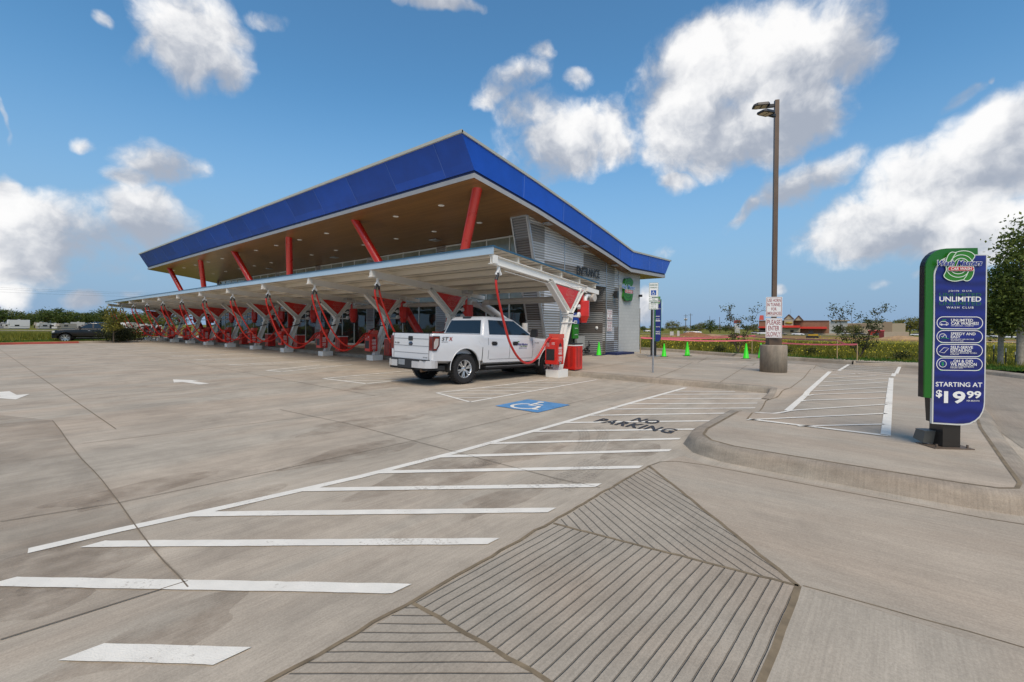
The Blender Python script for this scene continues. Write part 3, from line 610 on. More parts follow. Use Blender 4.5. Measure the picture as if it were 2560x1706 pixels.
# ------------------------------------------------------------------ land round the lot
def terrain(name, ring_fn, mt): pass
rings = []
edge = [(29.3, -60), (29.3, -30), (26.0, -9), (24.2, -2.6), (25.7, -0.3), (26.0, 1.3), (27.3, 4.6), (28.3, 7.3), (31.2, 12.2), (33, 20), (36, 62), (20.3, 72.5), (13.6, 63.4), (8.35, 50.3), (5.2, 49.8), (1.95, 49.4), (-60, 1.3)]
edge = [p.to_2d() for p in dense([(x, y, 0) for x, y in edge], 4.0, False)]
vs = []; nr = 46
for j in range(nr):
    t = j/(nr-1)
    for p in edge:
        r = p.length; c = Vector((10, 30)) if True else None
        d = (p-c).normalized(); k = 0.0 if j == 0 else 0.35*1.22**j
        q = p+d*k
        vs.append((q.x, q.y, far_z(q.x, q.y)+(0.05 if k < 8 else 0.05+0.10*noise.noise(Vector((q.x*.09, q.y*.09, 0))))))
ne = len(edge); fs = [(j*ne+i, j*ne+i+1, (j+1)*ne+i+1, (j+1)*ne+i) for j in range(nr-1) for i in range(ne-1)]
m = MB(); m.add(vs, fs, True)
def grass_mat():
    mm = bpy.data.materials.new('field_grass'); mm.use_nodes = True; ns, ls = nt(mm); b = ns['Principled BSDF']; b.inputs['Roughness'].default_value = 0.9; b.inputs['Specular IOR Level'].default_value = 0.1
    g = N(ns, 'ShaderNodeNewGeometry')
    n = N(ns, 'ShaderNodeTexNoise', i_Scale=0.16, i_Detail=6.0, i_Roughness=0.7); ls.new(g.outputs['Position'], n.inputs['Vector'])
    r = N(ns, 'ShaderNodeValToRGB'); ls.new(n.outputs['Fac'], r.inputs[0]); e = r.color_ramp.elements
    e[0].position = 0.32; e[0].color = (0.085, 0.10, 0.016, 1); e[1].position = 0.68; e[1].color = (0.22, 0.18, 0.02, 1); k = e.new(0.5); k.color = (0.15, 0.145, 0.02, 1)
    n2 = N(ns, 'ShaderNodeTexNoise', i_Scale=2.5, i_Detail=5.0, i_Roughness=0.8); ls.new(g.outputs['Position'], n2.inputs['Vector'])
    mr = N(ns, 'ShaderNodeMapRange', i_1=0.3, i_2=0.7, i_3=0.6, i_4=1.35); ls.new(n2.outputs['Fac'], mr.inputs[0])
    mu = N(ns, 'ShaderNodeMix', data_type='RGBA', blend_type='MULTIPLY', i_Factor=1.0); ls.new(r.outputs[0], mu.inputs['A']); ls.new(mr.outputs[0], mu.inputs['B'])
    # graded bare earth of the building plot across the field
    s = N(ns, 'ShaderNodeSeparateXYZ'); ls.new(g.outputs['Position'], s.inputs[0])
    n3 = N(ns, 'ShaderNodeTexNoise', i_Scale=0.05, i_Detail=5.0, i_Distortion=0.5); ls.new(g.outputs['Position'], n3.inputs['Vector'])
    a = N(ns, 'ShaderNodeMapRange', i_1=86.0, i_2=98.0); ls.new(s.outputs['X'], a.inputs[0])
    a2 = N(ns, 'ShaderNodeMapRange', i_1=205.0, i_2=190.0); ls.new(s.outputs['X'], a2.inputs[0])
    a3 = N(ns, 'ShaderNodeMapRange', i_1=75.0, i_2=60.0); ls.new(s.outputs['Y'], a3.inputs[0])
    t = N(ns, 'ShaderNodeMath', operation='MULTIPLY'); ls.new(a.outputs[0], t.inputs[0]); ls.new(a2.outputs[0], t.inputs[1])
    t2 = N(ns, 'ShaderNodeMath', operation='MULTIPLY'); ls.new(t.outputs[0], t2.inputs[0]); ls.new(a3.outputs[0], t2.inputs[1])
    t3 = N(ns, 'ShaderNodeMapRange', i_1=0.38, i_2=0.5); ls.new(n3.outputs['Fac'], t3.inputs[0])
    t4 = N(ns, 'ShaderNodeMath', operation='MULTIPLY'); ls.new(t2.outputs[0], t4.inputs[0]); ls.new(t3.outputs[0], t4.inputs[1])
    mx = N(ns, 'ShaderNodeMix', data_type='RGBA'); ls.new(t4.outputs[0], mx.inputs['Factor']); ls.new(mu.outputs['Result'], mx.inputs['A']); mx.inputs['B'].default_value = (0.27, 0.155, 0.07, 1)
    ls.new(mx.outputs['Result'], b.inputs['Base Color']); return mm
M_field = grass_mat()
tag(m.build('field', M_field, recalc=False), kind='structure')
# kerbs round the lot
M_redk = mat('red_kerb_paint', (0.33, 0.06, 0.04), 0.7, var=0.15)
lk = [(-8, 41.4), (1.95, 49.3), (5.2, 49.7), (6.0, 49.85)]
kerb('lot_kerb', lk, lambda x, y: 0.15, M_redk, side=1, step=1)
kerb('lot_kerb', [(6.0, 49.85), (8.3, 50.25), (13.6, 63.3), (20, 72)], lambda x, y: 0.15, M_kerb, side=1, step=1)
kerb('lot_kerb', [(31.0, 12.4), (28.3, 7.2), (27.2, 4.5), (26.4, 2.6), (25.9, 1.4)], lambda x, y: 0.17, M_kerb, side=1, step=.5, width=0.2)
kerb('lot_kerb', [(33.5, 20), (31.0, 12.4)], lambda x, y: 0.17, M_kerb, side=1, step=.5)
kerb('lot_kerb', [(25.9, 1.4), (25.6, -0.2), (24.95, -1.0)], lambda x, y: 0.15, M_walk, side=1, step=.5)
kerb('lot_kerb', [(24.9, -1.0), (23.9, -2.7), (22.2, -3.6), (19, -9), (17, -20)], lambda x, y: 0.15, M_kerb, side=1, step=.5, width=0.25)
flat('concrete_apron', [(25.7, 1.3), (25.5, -0.3), (24.95, -1.0), (26.6, -1.4), (27.3, -0.4), (27.6, 1.2), (27.2, 2.5)], M_walk, 0.155)
# thin pale kerb of the plot beyond, far roads
for nm, pts, w_, z_ in [('far_kerb', [G(1560, 881, .15), G(1700, 884.5, .15), G(1965, 886, .15), G(2150, 893, .15), G(2320, 900, .15), Vector((30, -9, .15))], 0.14, 0.19), ('far_road', [PD(-400, 165), PD(0, 152), PD(200, 149), PD(420, 150), PD(560, 165)], 7.0, None), ('far_road', [PD(1500, 205), PD(1700, 190), PD(1850, 180), PD(2100, 190), PD(2300, 210)], 6.0, None), ('far_road', [PD(2350, 75), PD(2600, 62), PD(2900, 50)], 5.0, None)]:
    P = dense(pts, 3, False); m = MB(); strip(m, [Vector((p.x, p.y, z_ if z_ else far_z(p.x, p.y)+0.22)) for p in P], w_)
    tag(m.build(nm, M_walk), kind='structure')
# ------------------------------------------------------------------ logo drawn as real coloured shapes
def logo(root, o, u, v, w, h, depth, mg, mo, mt, mr_, mw, parentname=True, outline=True):
    """swirl badge: o lower left, w x h; green bands, name, red pill"""
    n = u.cross(v); q = lambda P: [(a*w, b*h) for a, b in P]
    c = [(0.13, 0.55), (0.16, 0.80), (0.27, 0.965), (0.40, 0.93), (0.43, 0.96), (0.62, 1.0), (0.82, 0.95), (0.93, 0.82), (0.86, 0.72), (0.83, 0.60), (0.90, 0.42), (0.88, 0.20), (0.78, 0.03), (0.66, 0.02), (0.62, 0.07), (0.40, 0.0), (0.20, 0.05), (0.07, 0.17), (0.12, 0.28), (0.16, 0.38)]
    # smooth the outline
    for _ in range(2):
        d = []
        for i in range(len(c)):
            a, b = c[i], c[(i+1) % len(c)]; d += [(a[0]*.75+b[0]*.25, a[1]*.75+b[1]*.25), (a[0]*.25+b[0]*.75, a[1]*.25+b[1]*.75)]
        c = d
    m = MB(); poly3(m, o, u, v, q(c), depth, depth*0.9); g = m.build('logo_panel', mg, root)
    m = MB(); lw = 0.022*h
    ribbon3(m, o, u, v, q(c), lw*1.1, depth+0.004, close=True)
    for rx, ry, a0, a1 in ((0.30, 0.30, 20, 200), (0.19, 0.19, 20, 190), (0.09, 0.10, 10, 170)): ribbon3(m, o, u, v, q(arc(0.55, 0.56, rx, ry, a0, a1)), lw, depth+0.004)
    ribbon3(m, o, u, v, q([(0.41, 0.93), (0.33, 0.80), (0.28, 0.62)]), lw, depth+0.005)
    for rx, ry, a0, a1 in ((0.30, 0.28, 185, 350), (0.20, 0.17, 190, 340)): ribbon3(m, o, u, v, q(arc(0.47, 0.42, rx, ry, a0, a1)), lw, depth+0.004)
    ribbon3(m, o, u, v, q([(0.62, 0.07), (0.70, 0.2), (0.75, 0.38)]), lw, depth+0.005)
    m.build('logo_outline', mo, g)
    m = MB(); text(m, 'Wash Masters', o+u*(-0.10*w)+v*(0.515*h), u, v, 1.19*w, 0.165*h, bold=0.075, shear=0.35, lift=depth+0.010, ref0=True); m.build('name_outline', mw, root)
    m = MB(); text(m, 'Wash Masters', o+u*(-0.10*w)+v*(0.515*h), u, v, 1.19*w, 0.165*h, bold=0.022, shear=0.35, lift=depth+0.014, ref0=True); m.build('name_lettering', mt, root)
    m = MB(); poly3(m, o, u, v, rrect(0.17*w, 0.335*h, 0.88*w, 0.485*h, 0.075*h), depth+0.011); p = m.build('pill_edge', mw, root)
    m = MB(); poly3(m, o, u, v, rrect(0.185*w, 0.348*h, 0.865*w, 0.472*h, 0.062*h), depth+0.014); m.build('red_pill', mr_, root)
    m = MB(); text(m, 'CAR WASH', o+u*(0.245*w)+v*(0.368*h), u, v, 0.56*w, 0.085*h, bold=0.015, shear=0.15, lift=depth+0.018); m.build('pill_lettering', mw, root)
# ------------------------------------------------------------------ vacuum canopy
PY_ = [8.3, 13.95, 18.4, 22.85, 27.3, 31.7, 36.1, 40.5, 44.9, 49.3, 53.7, 58.0]
ORD = ['nearest', 'second nearest', 'third nearest', 'fourth from the near end', 'fifth from the near end', 'sixth from the near end', 'sixth from the far end', 'fifth from the far end', 'fourth from the far end', 'third from the far end', 'second from the far end', 'farthest']
can = thing('vacuum_canopy', 'long white steel canopy on a row of Y shaped posts over the vacuum bays', 'canopy', (0, 0, 0))
XF, XB = 9.05, 14.62; zt_ = lambda x: 3.50-(x-XF)*0.0975      # beam top
Y0, Y1 = 8.18, 58.8
def ibeam(m, a, b, h, w, t=0.018, side=(0, 1, 0)):
    a = Vector(a); b = Vector(b); d = (b-a).normalized(); s_ = Vector(side); n = d.cross(s_).normalized()
    m.bar(a, b, t, h, up=n); m.bar(a+n*(h/2-t/2), b+n*(h/2-t/2), w, t, up=n); m.bar(a-n*(h/2-t/2), b-n*(h/2-t/2), w, t, up=n)
# beams
m = MB(); bh = 0.24
ibeam(m, (XF, 0, zt_(XF)-bh/2), (13.95, 0, zt_(13.95)-bh/2), bh, 0.15); m.box(XF-0.01, -0.12, zt_(XF)-bh+0.01, XF+0.16, -0.075, zt_(XF)-0.01)
m.bar((13.95, 0.0, zt_(13.95)-0.10), (XB+0.15, 0.0, zt_(XB+.15)-0.10), 0.13, 0.15)
beam = m.mesh('beam', M_white)
m = MB(); jx, jz = 12.86, 2.05
ibeam(m, (12.22, 0, 0.1), (jx, 0, jz-0.12), 0.24, 0.22); m.bar((12.80, 0, 1.90), (12.86, 0, 2.08), 0.25, 0.27, up=(1, 0, 0))
ibeam(m, (jx-0.05, 0, jz), (11.72, 0, 3.03), 0.20, 0.20); ibeam(m, (jx+0.03, 0, jz), (13.62, 0, 2.86), 0.17, 0.20)
for zz in (1.72, 2.02): m.box(12.62, -0.125, zz, 13.02, 0.125, zz+0.035)
m.box(11.95, -0.24, 0, 12.5, 0.24, 0.24)
post = m.mesh('post', M_white, bevel=0.0)
m = MB(); m.prism([(11.96, -0.10, 2.93), (13.34, -0.10, 2.80), (12.84, -0.10, 2.17)], (0, 0.02, 0)); tri = m.mesh('triangle_sign', M_red)
m = MB(); O = Vector((12.30, -0.101, 2.28)); u_ = Vector((1, 0, 0)); v_ = Vector((0, 0, 1))
mk = mat('faded_pink_line', (0.60, 0.22, 0.18), 0.5)
tw, th = 0.95, 0.58
for rx, ry, a0, a1, cy in ((.22, .20, 20, 185, .36), (.14, .13, 20, 185, .36), (.22, .16, 190, 350, .26), (.14, .1, 190, 340, .26), (.07, .07, 0, 180, .36)): ribbon3(m, O, u_, v_, arc(0.50, cy, rx, ry, a0, a1, 12), 0.013, 0.002)
text(m, 'Wash Masters', O+u_*0.26+v_*0.315, u_, v_, 0.50, 0.075, bold=0.0, shear=0.3, lift=0.002); text(m, 'CAR WASH', O+u_*0.34+v_*0.23, u_, v_, 0.34, 0.05, bold=0.0, lift=0.002)
tri_l = m.mesh('lettering', mk)
for i, y in enumerate(PY_):
    link('beam', beam, can, loc=(0, y, 0)); p = link('post', post, can, loc=(0, y, 0))
    t = link('triangle_sign', tri, p); link('lettering', tri_l, t)
m = MB()
for k, x in enumerate([10.15, 11.25, 12.35, 13.45]): m.bar((x, Y0+0.05, zt_(x)+0.085), (x, Y1-0.05, zt_(x)+0.085), 0.07, 0.165)
m.bar((14.5, Y0+0.05, zt_(14.5)+0.085), (14.5, Y1, zt_(14.5)+0.085), 0.09, 0.15)
m.split('purlin', M_cream, can)
m = MB(); zo = 0.175
m.hexa([(XF-.02, Y0, zt_(XF)+zo), (XB, Y0, zt_(XB)+zo), (XB, Y1, zt_(XB)+zo), (XF-.02, Y1, zt_(XF)+zo)], [(XF-.02, Y0, zt_(XF)+zo+.025), (XB, Y0, zt_(XB)+zo+.025), (XB, Y1, zt_(XB)+zo+.025), (XF-.02, Y1, zt_(XF)+zo+.025)])
deck = m.build('roof_deck', M_cream, can)
m = MB()
for k in range(18):
    x = XF+0.3*(k+1)
    if x < XB: m.bar((x, Y0+.01, zt_(x)+zo-0.008), (x, Y1-.01, zt_(x)+zo-0.008), 0.012, 0.012)
m.split('deck_rib', mat('deck_seam', (0.33, 0.31, 0.27), 0.6), can)
M_ltb = mat('pale_blue_trim', (0.42, 0.55, 0.66), 0.4, metal=0.1, var=0.06, vscale=.6)
M_dkb = mat('dark_blue_edge', (0.03, 0.10, 0.17), 0.4)
m = MB(); m.box(XF-.035, Y0-.01, zt_(XF)+0.01, XF-.02-.002, Y1, zt_(XF)+0.205); m.build('front_fascia', M_ltb, can)
m = MB(); m.box(XF-.06, Y0-.02, zt_(XF)+0.205, XF+.06, Y1, zt_(XF)+0.235); m.bar((XF-.03, Y0-.012, zt_(XF)+0.205), (XB+.03, Y0-.012, zt_(XB)+0.205), 0.02, 0.05)
m.build('edge_flashing', M_dkb, can)
# suction main under the rear edge with branch to the pump
M_pipe = mat('pale_pipe', (0.50, 0.46, 0.41), 0.45, var=0.06)
m = MB(); m.tube([(14.42, Y0+0.12, 2.64), (14.42, 13.2, 2.62)], 0.12, 14); m.tube([(14.42, 14.9, 2.62), (14.42, 56, 2.62)], 0.11, 12); m.tube([(14.42, Y0+.02, 2.64), (14.42, Y0+0.2, 2.64)], 0.135, 14)
m.build('suction_main', M_pipe, can)
m = MB(); m.tube([(14.42, 13.2, 2.62), (14.45, 13.55, 2.62), (14.6, 13.8, 2.55), (14.9, 13.55, 2.3), (15.9, 12.9, 1.5), (15.95, 12.9, 0.2)], 0.12, 12); m.tube([(14.42, 14.9, 2.62), (14.45, 14.5, 2.62), (14.7, 14.1, 2.5), (15.1, 13.6, 2.1)], 0.12, 12); m.tube([(16.2, 12.75, .15), (16.2, 12.75, 1.75)], 0.13, 12)
m.build('suction_branch', mat('white_pipe', (0.62, 0.60, 0.57), 0.4), can)
m = MB()
for y in PY_[1::2]: m.box(12.9, y-.9, 2.9, 13.2, y-.55, 3.03)
m.split('canopy_light', M_steel, can)
for y in PY_:
    m = MB(); m.tube([(9.62, y, 3.12), (11.7, y, 2.93)], 0.012, 6); m.tube([(12.5, y-.11, 3.02), (12.9, y-.14, 2.9), (13.4, y-.14, 2.96), (13.8, y-.1, 2.9)], 0.016, 6)
    for q in (1.95, 2.28): m.tube([(12.98, y-.02, q), (13.45, y-.05, q)], 0.03, 8)
    m.split('air_line', M_white, can)
# ------------------------------------------------------------------ fittings per bay
M_hose = mat('red_hose', (0.50, 0.018, 0.012), 0.38, coat=0.2, var=0.1)
M_cuff = mat('hose_cuff', (0.03, 0.03, 0.032), 0.5)
HP = [(9.31, 2.98), (9.25, 2.8), (9.29, 2.55), (9.40, 2.2), (9.60, 1.68), (9.83, 1.17), (10.15, 0.77), (10.5, 0.55), (10.82, 0.53), (11.15, 0.68), (11.42, 0.95), (11.66, 1.2), (11.86, 1.27)]
def spline(P, k=4):
    out = []; n = len(P)
    for i in range(n-1):
        a = P[max(i-1, 0)]; b = P[i]; c = P[i+1]; d = P[min(i+2, n-1)]
        for j in range(k):
            t = j/k; out.append(0.5*((2*b)+(c-a)*t+(2*a-5*b+4*c-d)*t*t+(3*b-a-3*c+d)*t**3))
    out.append(P[-1]); return out
def hose_thing(label, kind, y, group='red vacuum hoses hanging from the canopy'):
    r = thing('vacuum_hose', label, 'hose', (9.35, y, 3.2), group=group)
    if kind == 'a': P = [Vector((x-9.35, -0.02, z-3.2)) for x, z in HP]
    else:
        P = [Vector(q) for q in [(0.08, 0.03, -0.20), (0.12, 0.04, -0.4), (0.22, 0.05, -0.7), (0.42, 0.05, -1.15), (0.72, 0.04, -1.75), (1.05, 0.02, -2.25), (1.45, 0.0, -2.62), (1.82, -.02, -2.68), (2.2, -.05, -2.5), (2.6, -.1, -2.1), (2.85, -.14, -1.86)]]
    P = spline(P)
    m = MB(); m.tube(P[1:], 0.034, 9); m.build('hose', M_hose, r)
    m = MB(); m.tube([P[0]+Vector((0, 0, .06)), P[1], P[2]+(P[2]-P[1])*1.4], 0.042, 9); m.tube([P[8]+Vector((.05, 0, 0)), P[8]+Vector((.10, 0, -.03))], 0.028, 6); m.build('cuff', M_cuff, r)
    if kind == 'b':
        e = P[-1]; m = MB(); m.tube([e-Vector((.2, 0, .05)), e, e+Vector((0.35, -.02, 0.13)), e+Vector((0.62, -.03, 0.19))], [0.034, 0.03, 0.026, 0.045], 8); m.build('nozzle', M_cuff, r)
    return r
m = MB(); m.tube([(0, 0, 0), (0, 0, -.12)], 0.05, 10); m.tube([(0, 0, -.1), (-.10, 0, -.26)], 0.042, 10); m.tube([(0, 0, -.1), (.09, 0, -.24)], 0.042, 10)
M_wfit = mat('white_fitting', (0.74, 0.74, 0.72), 0.35); fit = m.mesh('hose_fitting', M_wfit)
for i, y in enumerate(PY_): link('hose_fitting', fit, can, loc=(9.37, y, 3.24))
# towel box
bx = thing('towel_box', 'red towel box on the nearest canopy post, beside the pickup front wheel', 'towel box', (12.0, 8.05, 0), group='red towel boxes on the canopy posts')
m = MB(); m.box(-.20, -.02, .42, .20, .42, 1.20); m.build('cabinet', M_red, bx, bevel=0.012)
m = MB(); m.box(-.205, .06, .55, -.198, .37, .90); m.build('bin_opening', M_black, bx)
m = MB(); m.hexa([(-.2, 0, 1.2), (.2, 0, 1.2), (.2, .40, 1.2), (-.2, .40, 1.2)], [(-.02, 0, 1.235), (.2, 0, 1.235), (.2, .40, 1.235), (-.02, .40, 1.235)]); m.box(-.02, .0, 1.235, .0, .4, 1.37); m.box(.0, .385, 1.235, .22, .4, 1.33); m.box(-.02, -.005, 1.235, .24, .01, 1.37)
m.build('nozzle_holder', mat('red_tray', (0.62, 0.09, 0.06), 0.4), bx)
m = MB(); U1, V1 = Vector((1, 0, 0)), Vector((0, 0, 1)); O1 = Vector((-.2, -.02, .42))
for s_, x, z, w_, h_ in [('USED', .10, .47, .20, .075), ('TOWELS', .10, .40, .20, .045), ('HERE', .10, .31, .20, .07), ('CLEAN', .11, .20, .19, .05), ('TOWELS', .11, .145, .19, .04), ('FIRST PULL', .11, .10, .19, .03)]: text(m, s_, O1+U1*x+V1*z, U1, V1, w_, h_, bold=.03, lift=.003)
text(m, 'OPEN', O1+U1*.15+V1*.035, U1, V1, .1, .03, lift=.006)
U2 = Vector((0, -1, 0)); O2 = Vector((-.2, .42, .42))
for s_, x, z, w_, h_ in [('USED', .06, .64, .10, .03), ('TOWELS', .06, .60, .10, .025), ('IN HERE', .06, .56, .10, .025), ('CLEAN', .25, .66, .12, .03), ('TOWELS', .25, .62, .12, .025)]: text(m, s_, O2+U2*x+V1*z, U2, V1, w_, h_, bold=.02, lift=.003)
m.build('lettering', M_wtext, bx)
m = MB(); poly3(m, O1, U1, V1, [(.12, .60), (.20, .68), (.28, .60)], .003); poly3(m, O1, U1, V1, [(.13, .555), (.27, .555), (.27, .595), (.13, .595)], .002); poly3(m, O2, U2, V1, [(.07, .68), (.11, .72), (.15, .68)], .003)
poly3(m, O1, U1, V1, rrect(.13, .02, .27, .08, .01, 2), .003)
m.build('arrow_mark', M_black, bx)
for i, y in enumerate(PY_[1:]): copy_tree(bx, None, loc=(12.0, y-.25, 0), label=f'red towel box on the canopy post {ORD[i+1]}')
# vacuum canister
vc = thing('vacuum_canister', 'red vacuum separator canister hanging behind the nearest canopy post', 'vacuum canister', (13.82, 8.3, 1.72), group='red separator canisters under the canopy')
m = MB(); m.lathe([(0.0, 0.02), (.125, .02), (.125, .06), (.21, .26), (.21, .75), (.20, .78), (0.0, .78)], 8, smooth=False); m.build('canister_body', M_red, vc)
m = MB(); m.lathe([(0, -.03), (.14, -.03), (.14, .03), (0, .03)], 8, smooth=False); m.build('canister_gate', M_black, vc)
m = MB(); m.tube([(-.11, 0, .76), (-.11, 0, 1.13)], .055, 10); m.build('intake_pipe', M_red, vc)
m = MB(); m.tube([(.10, 0, .76), (.10, 0, .88), (.28, .05, .98), (.58, .08, .98)], .075, 10); m.build('outlet_elbow', M_wfit, vc)
m = MB(); m.lathe([(0, 0), (.1, 0), (.1, .05), (0, .05)], 14, c=(-.36, -.06, .28), axis='Y'); m.lathe([(0, 0), (.085, 0), (.085, .05), (0, .05)], 14, c=(-.36, -.06, .56), axis='Y'); m.tube([(-.36, -.03, .28), (-.15, 0, .28)], .025, 6); m.build('pressure_gauge', M_wfit, vc)
for i, y in enumerate(PY_[1:-1]): copy_tree(vc, None, loc=(13.82, y, 1.72), label=f'red vacuum separator canister behind the canopy post {ORD[i+1]}')
# trash bin with slotted chevrons
tb = thing('trash_bin', 'red slotted trash bin behind the nearest canopy post', 'trash bin', (13.12, 8.28, 0.15), group='red trash bins between the posts and the building')
m = MB(); m.box(-.24, -.24, .03, .24, .24, .86); m.build('bin_body', M_red, tb, bevel=0.02)
m = MB(); m.box(-.245, -.245, .875, .245, .245, .90); m.box(-.22, -.22, .86, .22, .22, .876); m.build('bin_lid', M_black, tb)
m = MB(); m.box(-.246, -.246, .82, .246, .246, .855); m.build('bin_rim', M_wtext, tb, label='pale rim under the lid')
m = MB()
for k in range(11):
    z = .12+k*.058
    for sgn in (-1, 1):
        m.prism([(sgn*.04, -.241, z), (sgn*.15, -.241, z+.075), (sgn*.15, -.241, z+.09), (sgn*.04, -.241, z+.015)], (0, -.002, 0))
        m.prism([(-.241, sgn*.04, z), (-.241, sgn*.15, z+.075), (-.241, sgn*.15, z+.09), (-.241, sgn*.04, z+.015)], (-.002, 0, 0))
m.build('slot', M_black, tb)
for i, y in enumerate(PY_[1:-1]): copy_tree(tb, None, loc=(13.12, y+(.0 if i % 3 else .35), 0.15), label=f'red slotted trash bin behind the canopy post {ORD[i+1]}')
ha = hose_thing('thick red vacuum hose looping down in front of the pickup door', 'a', 8.3)
hb0 = None
ta = None
for i, y in enumerate(PY_[1:]):
    a = copy_tree(ha, None, loc=(9.35, y, 3.2), rz=radians(rnd.uniform(-2.5, 2.5)), scale=(rnd.uniform(.96, 1.02), 1, rnd.uniform(.93, 1.05)), label=f'left one of the two red hoses at the canopy beam {ORD[i+1]}')
    if hb0 is None: hb0 = hose_thing(f'right one of the two red hoses at the canopy beam {ORD[i+1]}', 'b', y)
    else: copy_tree(hb0, None, loc=(9.35, y, 3.2), rz=radians(rnd.uniform(-2, 2)), scale=(rnd.uniform(.94, 1.0), 1, rnd.uniform(.92, 1.04)), label=f'right one of the two red hoses at the canopy beam {ORD[i+1]}')
# ------------------------------------------------------------------ the car wash building
bld = thing('car_wash_building', 'car wash with a blue slanted roof fascia, wood soffit and leaning red columns', 'building', (0, 0, 0))
M_blue = mat('blue_fascia', (0.008, 0.080, 0.46), 0.38, metal=0.2, var=0.10, vscale=1.2, spec=0.6, bump=0.12, bscale=220)
def panelize(mm):
    ns, ls = nt(mm); b = ns['Principled BSDF']; old = b.inputs['Base Color'].links[0].from_socket
    g = N(ns, 'ShaderNodeNewGeometry'); s = N(ns, 'ShaderNodeSeparateXYZ'); ls.new(g.outputs['Position'], s.inputs[0]); o = []
    for ax, st, of in (('Y', 3.2, -14.0), ('X', 3.1, 0.0)):
        a = N(ns, 'ShaderNodeMath', operation='ADD', i_1=of); ls.new(s.outputs[ax], a.inputs[0]); d = N(ns, 'ShaderNodeMath', operation='DIVIDE', i_1=st); ls.new(a.outputs[0], d.inputs[0]); f = N(ns, 'ShaderNodeMath', operation='FLOOR'); ls.new(d.outputs[0], f.inputs[0]); o.append(f)
    c = N(ns, 'ShaderNodeCombineXYZ'); ls.new(o[0].outputs[0], c.inputs[0]); ls.new(o[1].outputs[0], c.inputs[1]); w = N(ns, 'ShaderNodeTexWhiteNoise', noise_dimensions='3D'); ls.new(c.outputs[0], w.inputs['Vector'])
    r = N(ns, 'ShaderNodeMapRange', i_3=.86, i_4=1.14); ls.new(w.outputs['Value'], r.inputs[0]); mu = N(ns, 'ShaderNodeMix', data_type='RGBA', blend_type='MULTIPLY', i_Factor=1.0); ls.new(old, mu.inputs['A']); ls.new(r.outputs[0], mu.inputs['B']); ls.new(mu.outputs['Result'], b.inputs['Base Color'])
panelize(M_blue)
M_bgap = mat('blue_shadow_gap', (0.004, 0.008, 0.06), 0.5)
M_cop = mat('coping', (0.42, 0.42, 0.36), 0.4, var=0.05)
M_band = mat('grey_soffit_band', (0.34, 0.34, 0.34), 0.5, var=0.05)
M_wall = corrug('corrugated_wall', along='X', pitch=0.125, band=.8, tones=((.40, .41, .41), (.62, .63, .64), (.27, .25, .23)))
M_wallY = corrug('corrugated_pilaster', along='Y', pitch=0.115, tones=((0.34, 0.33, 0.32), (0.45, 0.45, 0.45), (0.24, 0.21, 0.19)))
M_frame = mat('aluminium_frame', (0.60, 0.59, 0.53), 0.4, metal=0.3)
def block_mat():
    mm = mat('painted_block', (0.50, 0.51, 0.49), 0.75, var=0.05, vscale=.8, bump=.2, bscale=30); ns, ls = nt(mm); b = ns['Principled BSDF']
    tc = N(ns, 'ShaderNodeTexCoord'); mp = N(ns, 'ShaderNodeMapping'); mp.inputs['Rotation'].default_value = (radians(-90), 0, 0); ls.new(tc.outputs['Object'], mp.inputs[0])
    br = N(ns, 'ShaderNodeTexBrick', i_Scale=1.0, i_Mortar_Size=0.012); br.inputs['Brick Width'].default_value = .4; br.inputs['Row Height'].default_value = .2; br.inputs['Color1'].default_value = (1, 1, 1, 1); br.inputs['Color2'].default_value = (.94, .94, .94, 1); br.inputs['Mortar'].default_value = (.84, .84, .84, 1)
    ls.new(mp.outputs[0], br.inputs[0]); old = b.inputs['Base Color'].links[0].from_socket
    mu = N(ns, 'ShaderNodeMix', data_type='RGBA', blend_type='MULTIPLY', i_Factor=1.0); ls.new(old, mu.inputs['A']); ls.new(br.outputs['Color'], mu.inputs['B']); ls.new(mu.outputs['Result'], b.inputs['Base Color']); return mm
M_cmu = block_mat()
def glass_mat():
    mm = bpy.data.materials.new('tinted_glass'); mm.use_nodes = True; ns, ls = nt(mm); b = ns['Principled BSDF']
    b.inputs['Base Color'].default_value = (0.015, 0.022, 0.018, 1); b.inputs['Roughness'].default_value = 0.04; b.inputs['Specular IOR Level'].default_value = 0.9; b.inputs['IOR'].default_value = 1.6
    g = N(ns, 'ShaderNodeNewGeometry'); n = N(ns, 'ShaderNodeTexNoise', i_Scale=0.9, i_Detail=1.0); ls.new(g.outputs['Position'], n.inputs['Vector']); bp = N(ns, 'ShaderNodeBump', i_Strength=0.25, i_Distance=0.05); ls.new(n.outputs['Fac'], bp.inputs['Height']); ls.new(bp.outputs[0], b.inputs['Normal'])
    tr = N(ns, 'ShaderNodeBsdfTransparent'); tr.inputs['Color'].default_value = (0.55, 0.68, 0.60, 1); ms = N(ns, 'ShaderNodeMixShader', i_Fac=0.32); ls.new(b.outputs[0], ms.inputs[1]); ls.new(tr.outputs[0], ms.inputs[2]); ls.new(ms.outputs[0], ns['Material Output'].inputs['Surface']); return mm
M_glass = glass_mat()
M_glass2 = mat('painted_reflection_glass', (.13, .14, .10), .10, spec=.9, col2=(.26, .27, .21), vscale=.7)  # upper panes: pale olive reflections painted into the base colour
